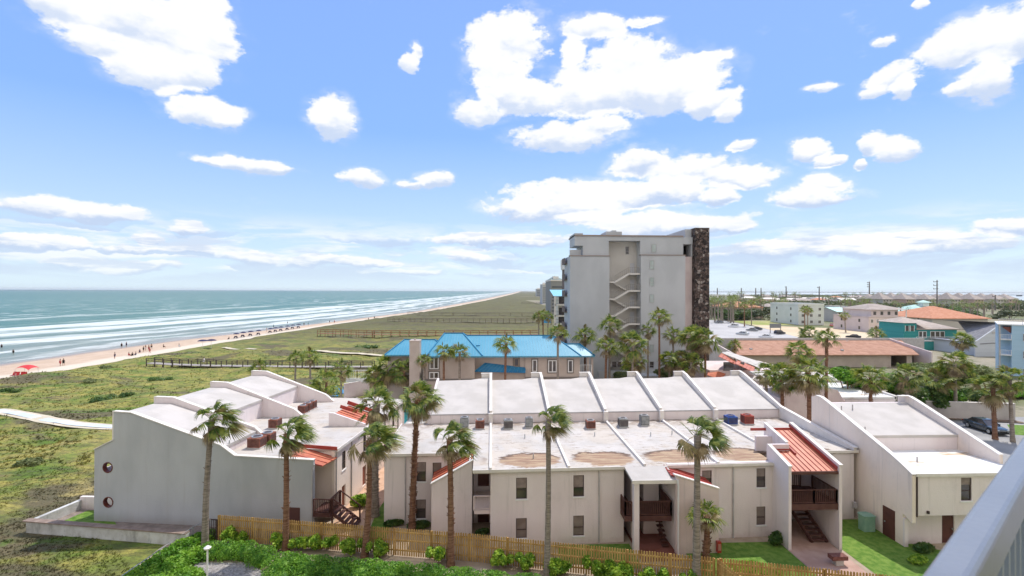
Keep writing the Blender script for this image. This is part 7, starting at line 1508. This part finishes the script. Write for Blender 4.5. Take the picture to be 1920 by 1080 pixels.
# compound wall by the car park
wa, wb_ = at(1712, 780), at(1902, 789); boxwall('compound_wall', (wa[0]-6, wa[1]), wb_, 2.3, .3, MM('grey_wall', (.42, .38, .37), (.5, .46, .44), .5, .9), 'long grey compound wall behind the parked dark sedan', 'wall')
sheet('kerb_strip', [(wa[0], wa[1]-.2), (wb_[0], wb_[1]-.2), (wb_[0], wb_[1]-1.6), (wa[0], wa[1]-1.6)], .12, MM('mulch', (.16, .11, .08), (.24, .18, .13), 2, .95))
tag(part('pavement', MB().box(wb_[0]+1, wb_[0]+14, 50, 60, -.1, .13), paver), kind='structure')

# ================================================================== balcony rail close to the camera
bt = root('balcony_railing', (1.2, 1.0, H-1.5), 'smooth pale grey metal balcony railing crossing the lower right corner, close up', 'railing')
hz, tk, wd_ = .42, .085, .052
def railpt(x, y, dz_):  # point on a line seen at pixel, at height H-dz
    return Vector(at(x, y, H-dz_))
p0, p1 = railpt(1721, 1080, hz), railpt(1892, 850, hz); dr = (p1-p0).normalized(); dr.z = 0; dr.normalize(); sd = Vector((dr.y, -dr.x, 0))
s0 = p0-dr*1.2; s1 = p0+dr*4.2; off = sd*wd_/2
cs = [(-1, -.25), (-1, -.8), (-.8, -1), (.8, -1), (1, -.8), (1, .8), (.8, 1), (-.8, 1), (-1, .8)]
rail_m, N, b, c, v = M('pale_blue_grey_paint', (.165, .185, .225), (.19, .21, .25), 3, .32, .04, 60, spec=.5)
def railprof(m, s0, s1, w_, h_):
    V = []; F = []; n = 0; prof_ = []
    for (cx_, cy_, a0) in ((w_/2-.012, h_/2-.012, 0), (-w_/2+.012, h_/2-.012, 90), (-w_/2+.012, -h_/2+.012, 180), (w_/2-.012, -h_/2+.012, 270)):
        for k in range(4): t = R_(a0+30*k); prof_.append((cx_+.012*math.cos(t), cy_+.012*math.sin(t)))
    n = len(prof_)
    for p in (s0, s1): V += [p+sd*a+Vector((0, 0, b_)) for a, b_ in prof_]
    F = [(i, (i+1) % n, n+(i+1) % n, n+i) for i in range(n)]+[tuple(range(n))[::-1], tuple(range(n, 2*n))]
    return m.add(V, F)
c0 = s0+off-Vector((0, 0, tk/2)); c1 = s1+off-Vector((0, 0, tk/2))
part('top_rail', railprof(MB(), c0, c1, wd_, tk), rail_m, bt, smooth=False)
part('bottom_rail', MB().bar(c0-Vector((0, 0, .98)), c1-Vector((0, 0, .98)), .04, .04), rail_m, bt)
m_b = MM('baluster_paint', (.22, .26, .27), rough=.4); k = 0; t = .15
while t < 5.2:
    p = c0+dr*t; part('baluster', MB().bar(p-Vector((0, 0, .98)), p-Vector((0, 0, tk/2)), .02, .02, up=dr), m_b, bt); t += .085; k += 1
    if k > 60: break
# ------------------------------------------------------------------ air: one closed box of thin even haze
hm = bpy.data.materials.new('haze'); hm.use_nodes = True; hn = hm.node_tree; hn.nodes.clear()
ho = hn.nodes.new('ShaderNodeOutputMaterial'); hv = hn.nodes.new('ShaderNodeVolumePrincipled'); hv.inputs['Color'].default_value = (.93, .96, .99, 1); hv.inputs['Density'].default_value = 5e-5; hv.inputs['Anisotropy'].default_value = .3
hn.links.new(hv.outputs[0], ho.inputs['Volume'])
haze_o = tag(part('haze', MB().box(-16500, 16500, -2000, 16500, -4, 42), hm), kind='stuff')
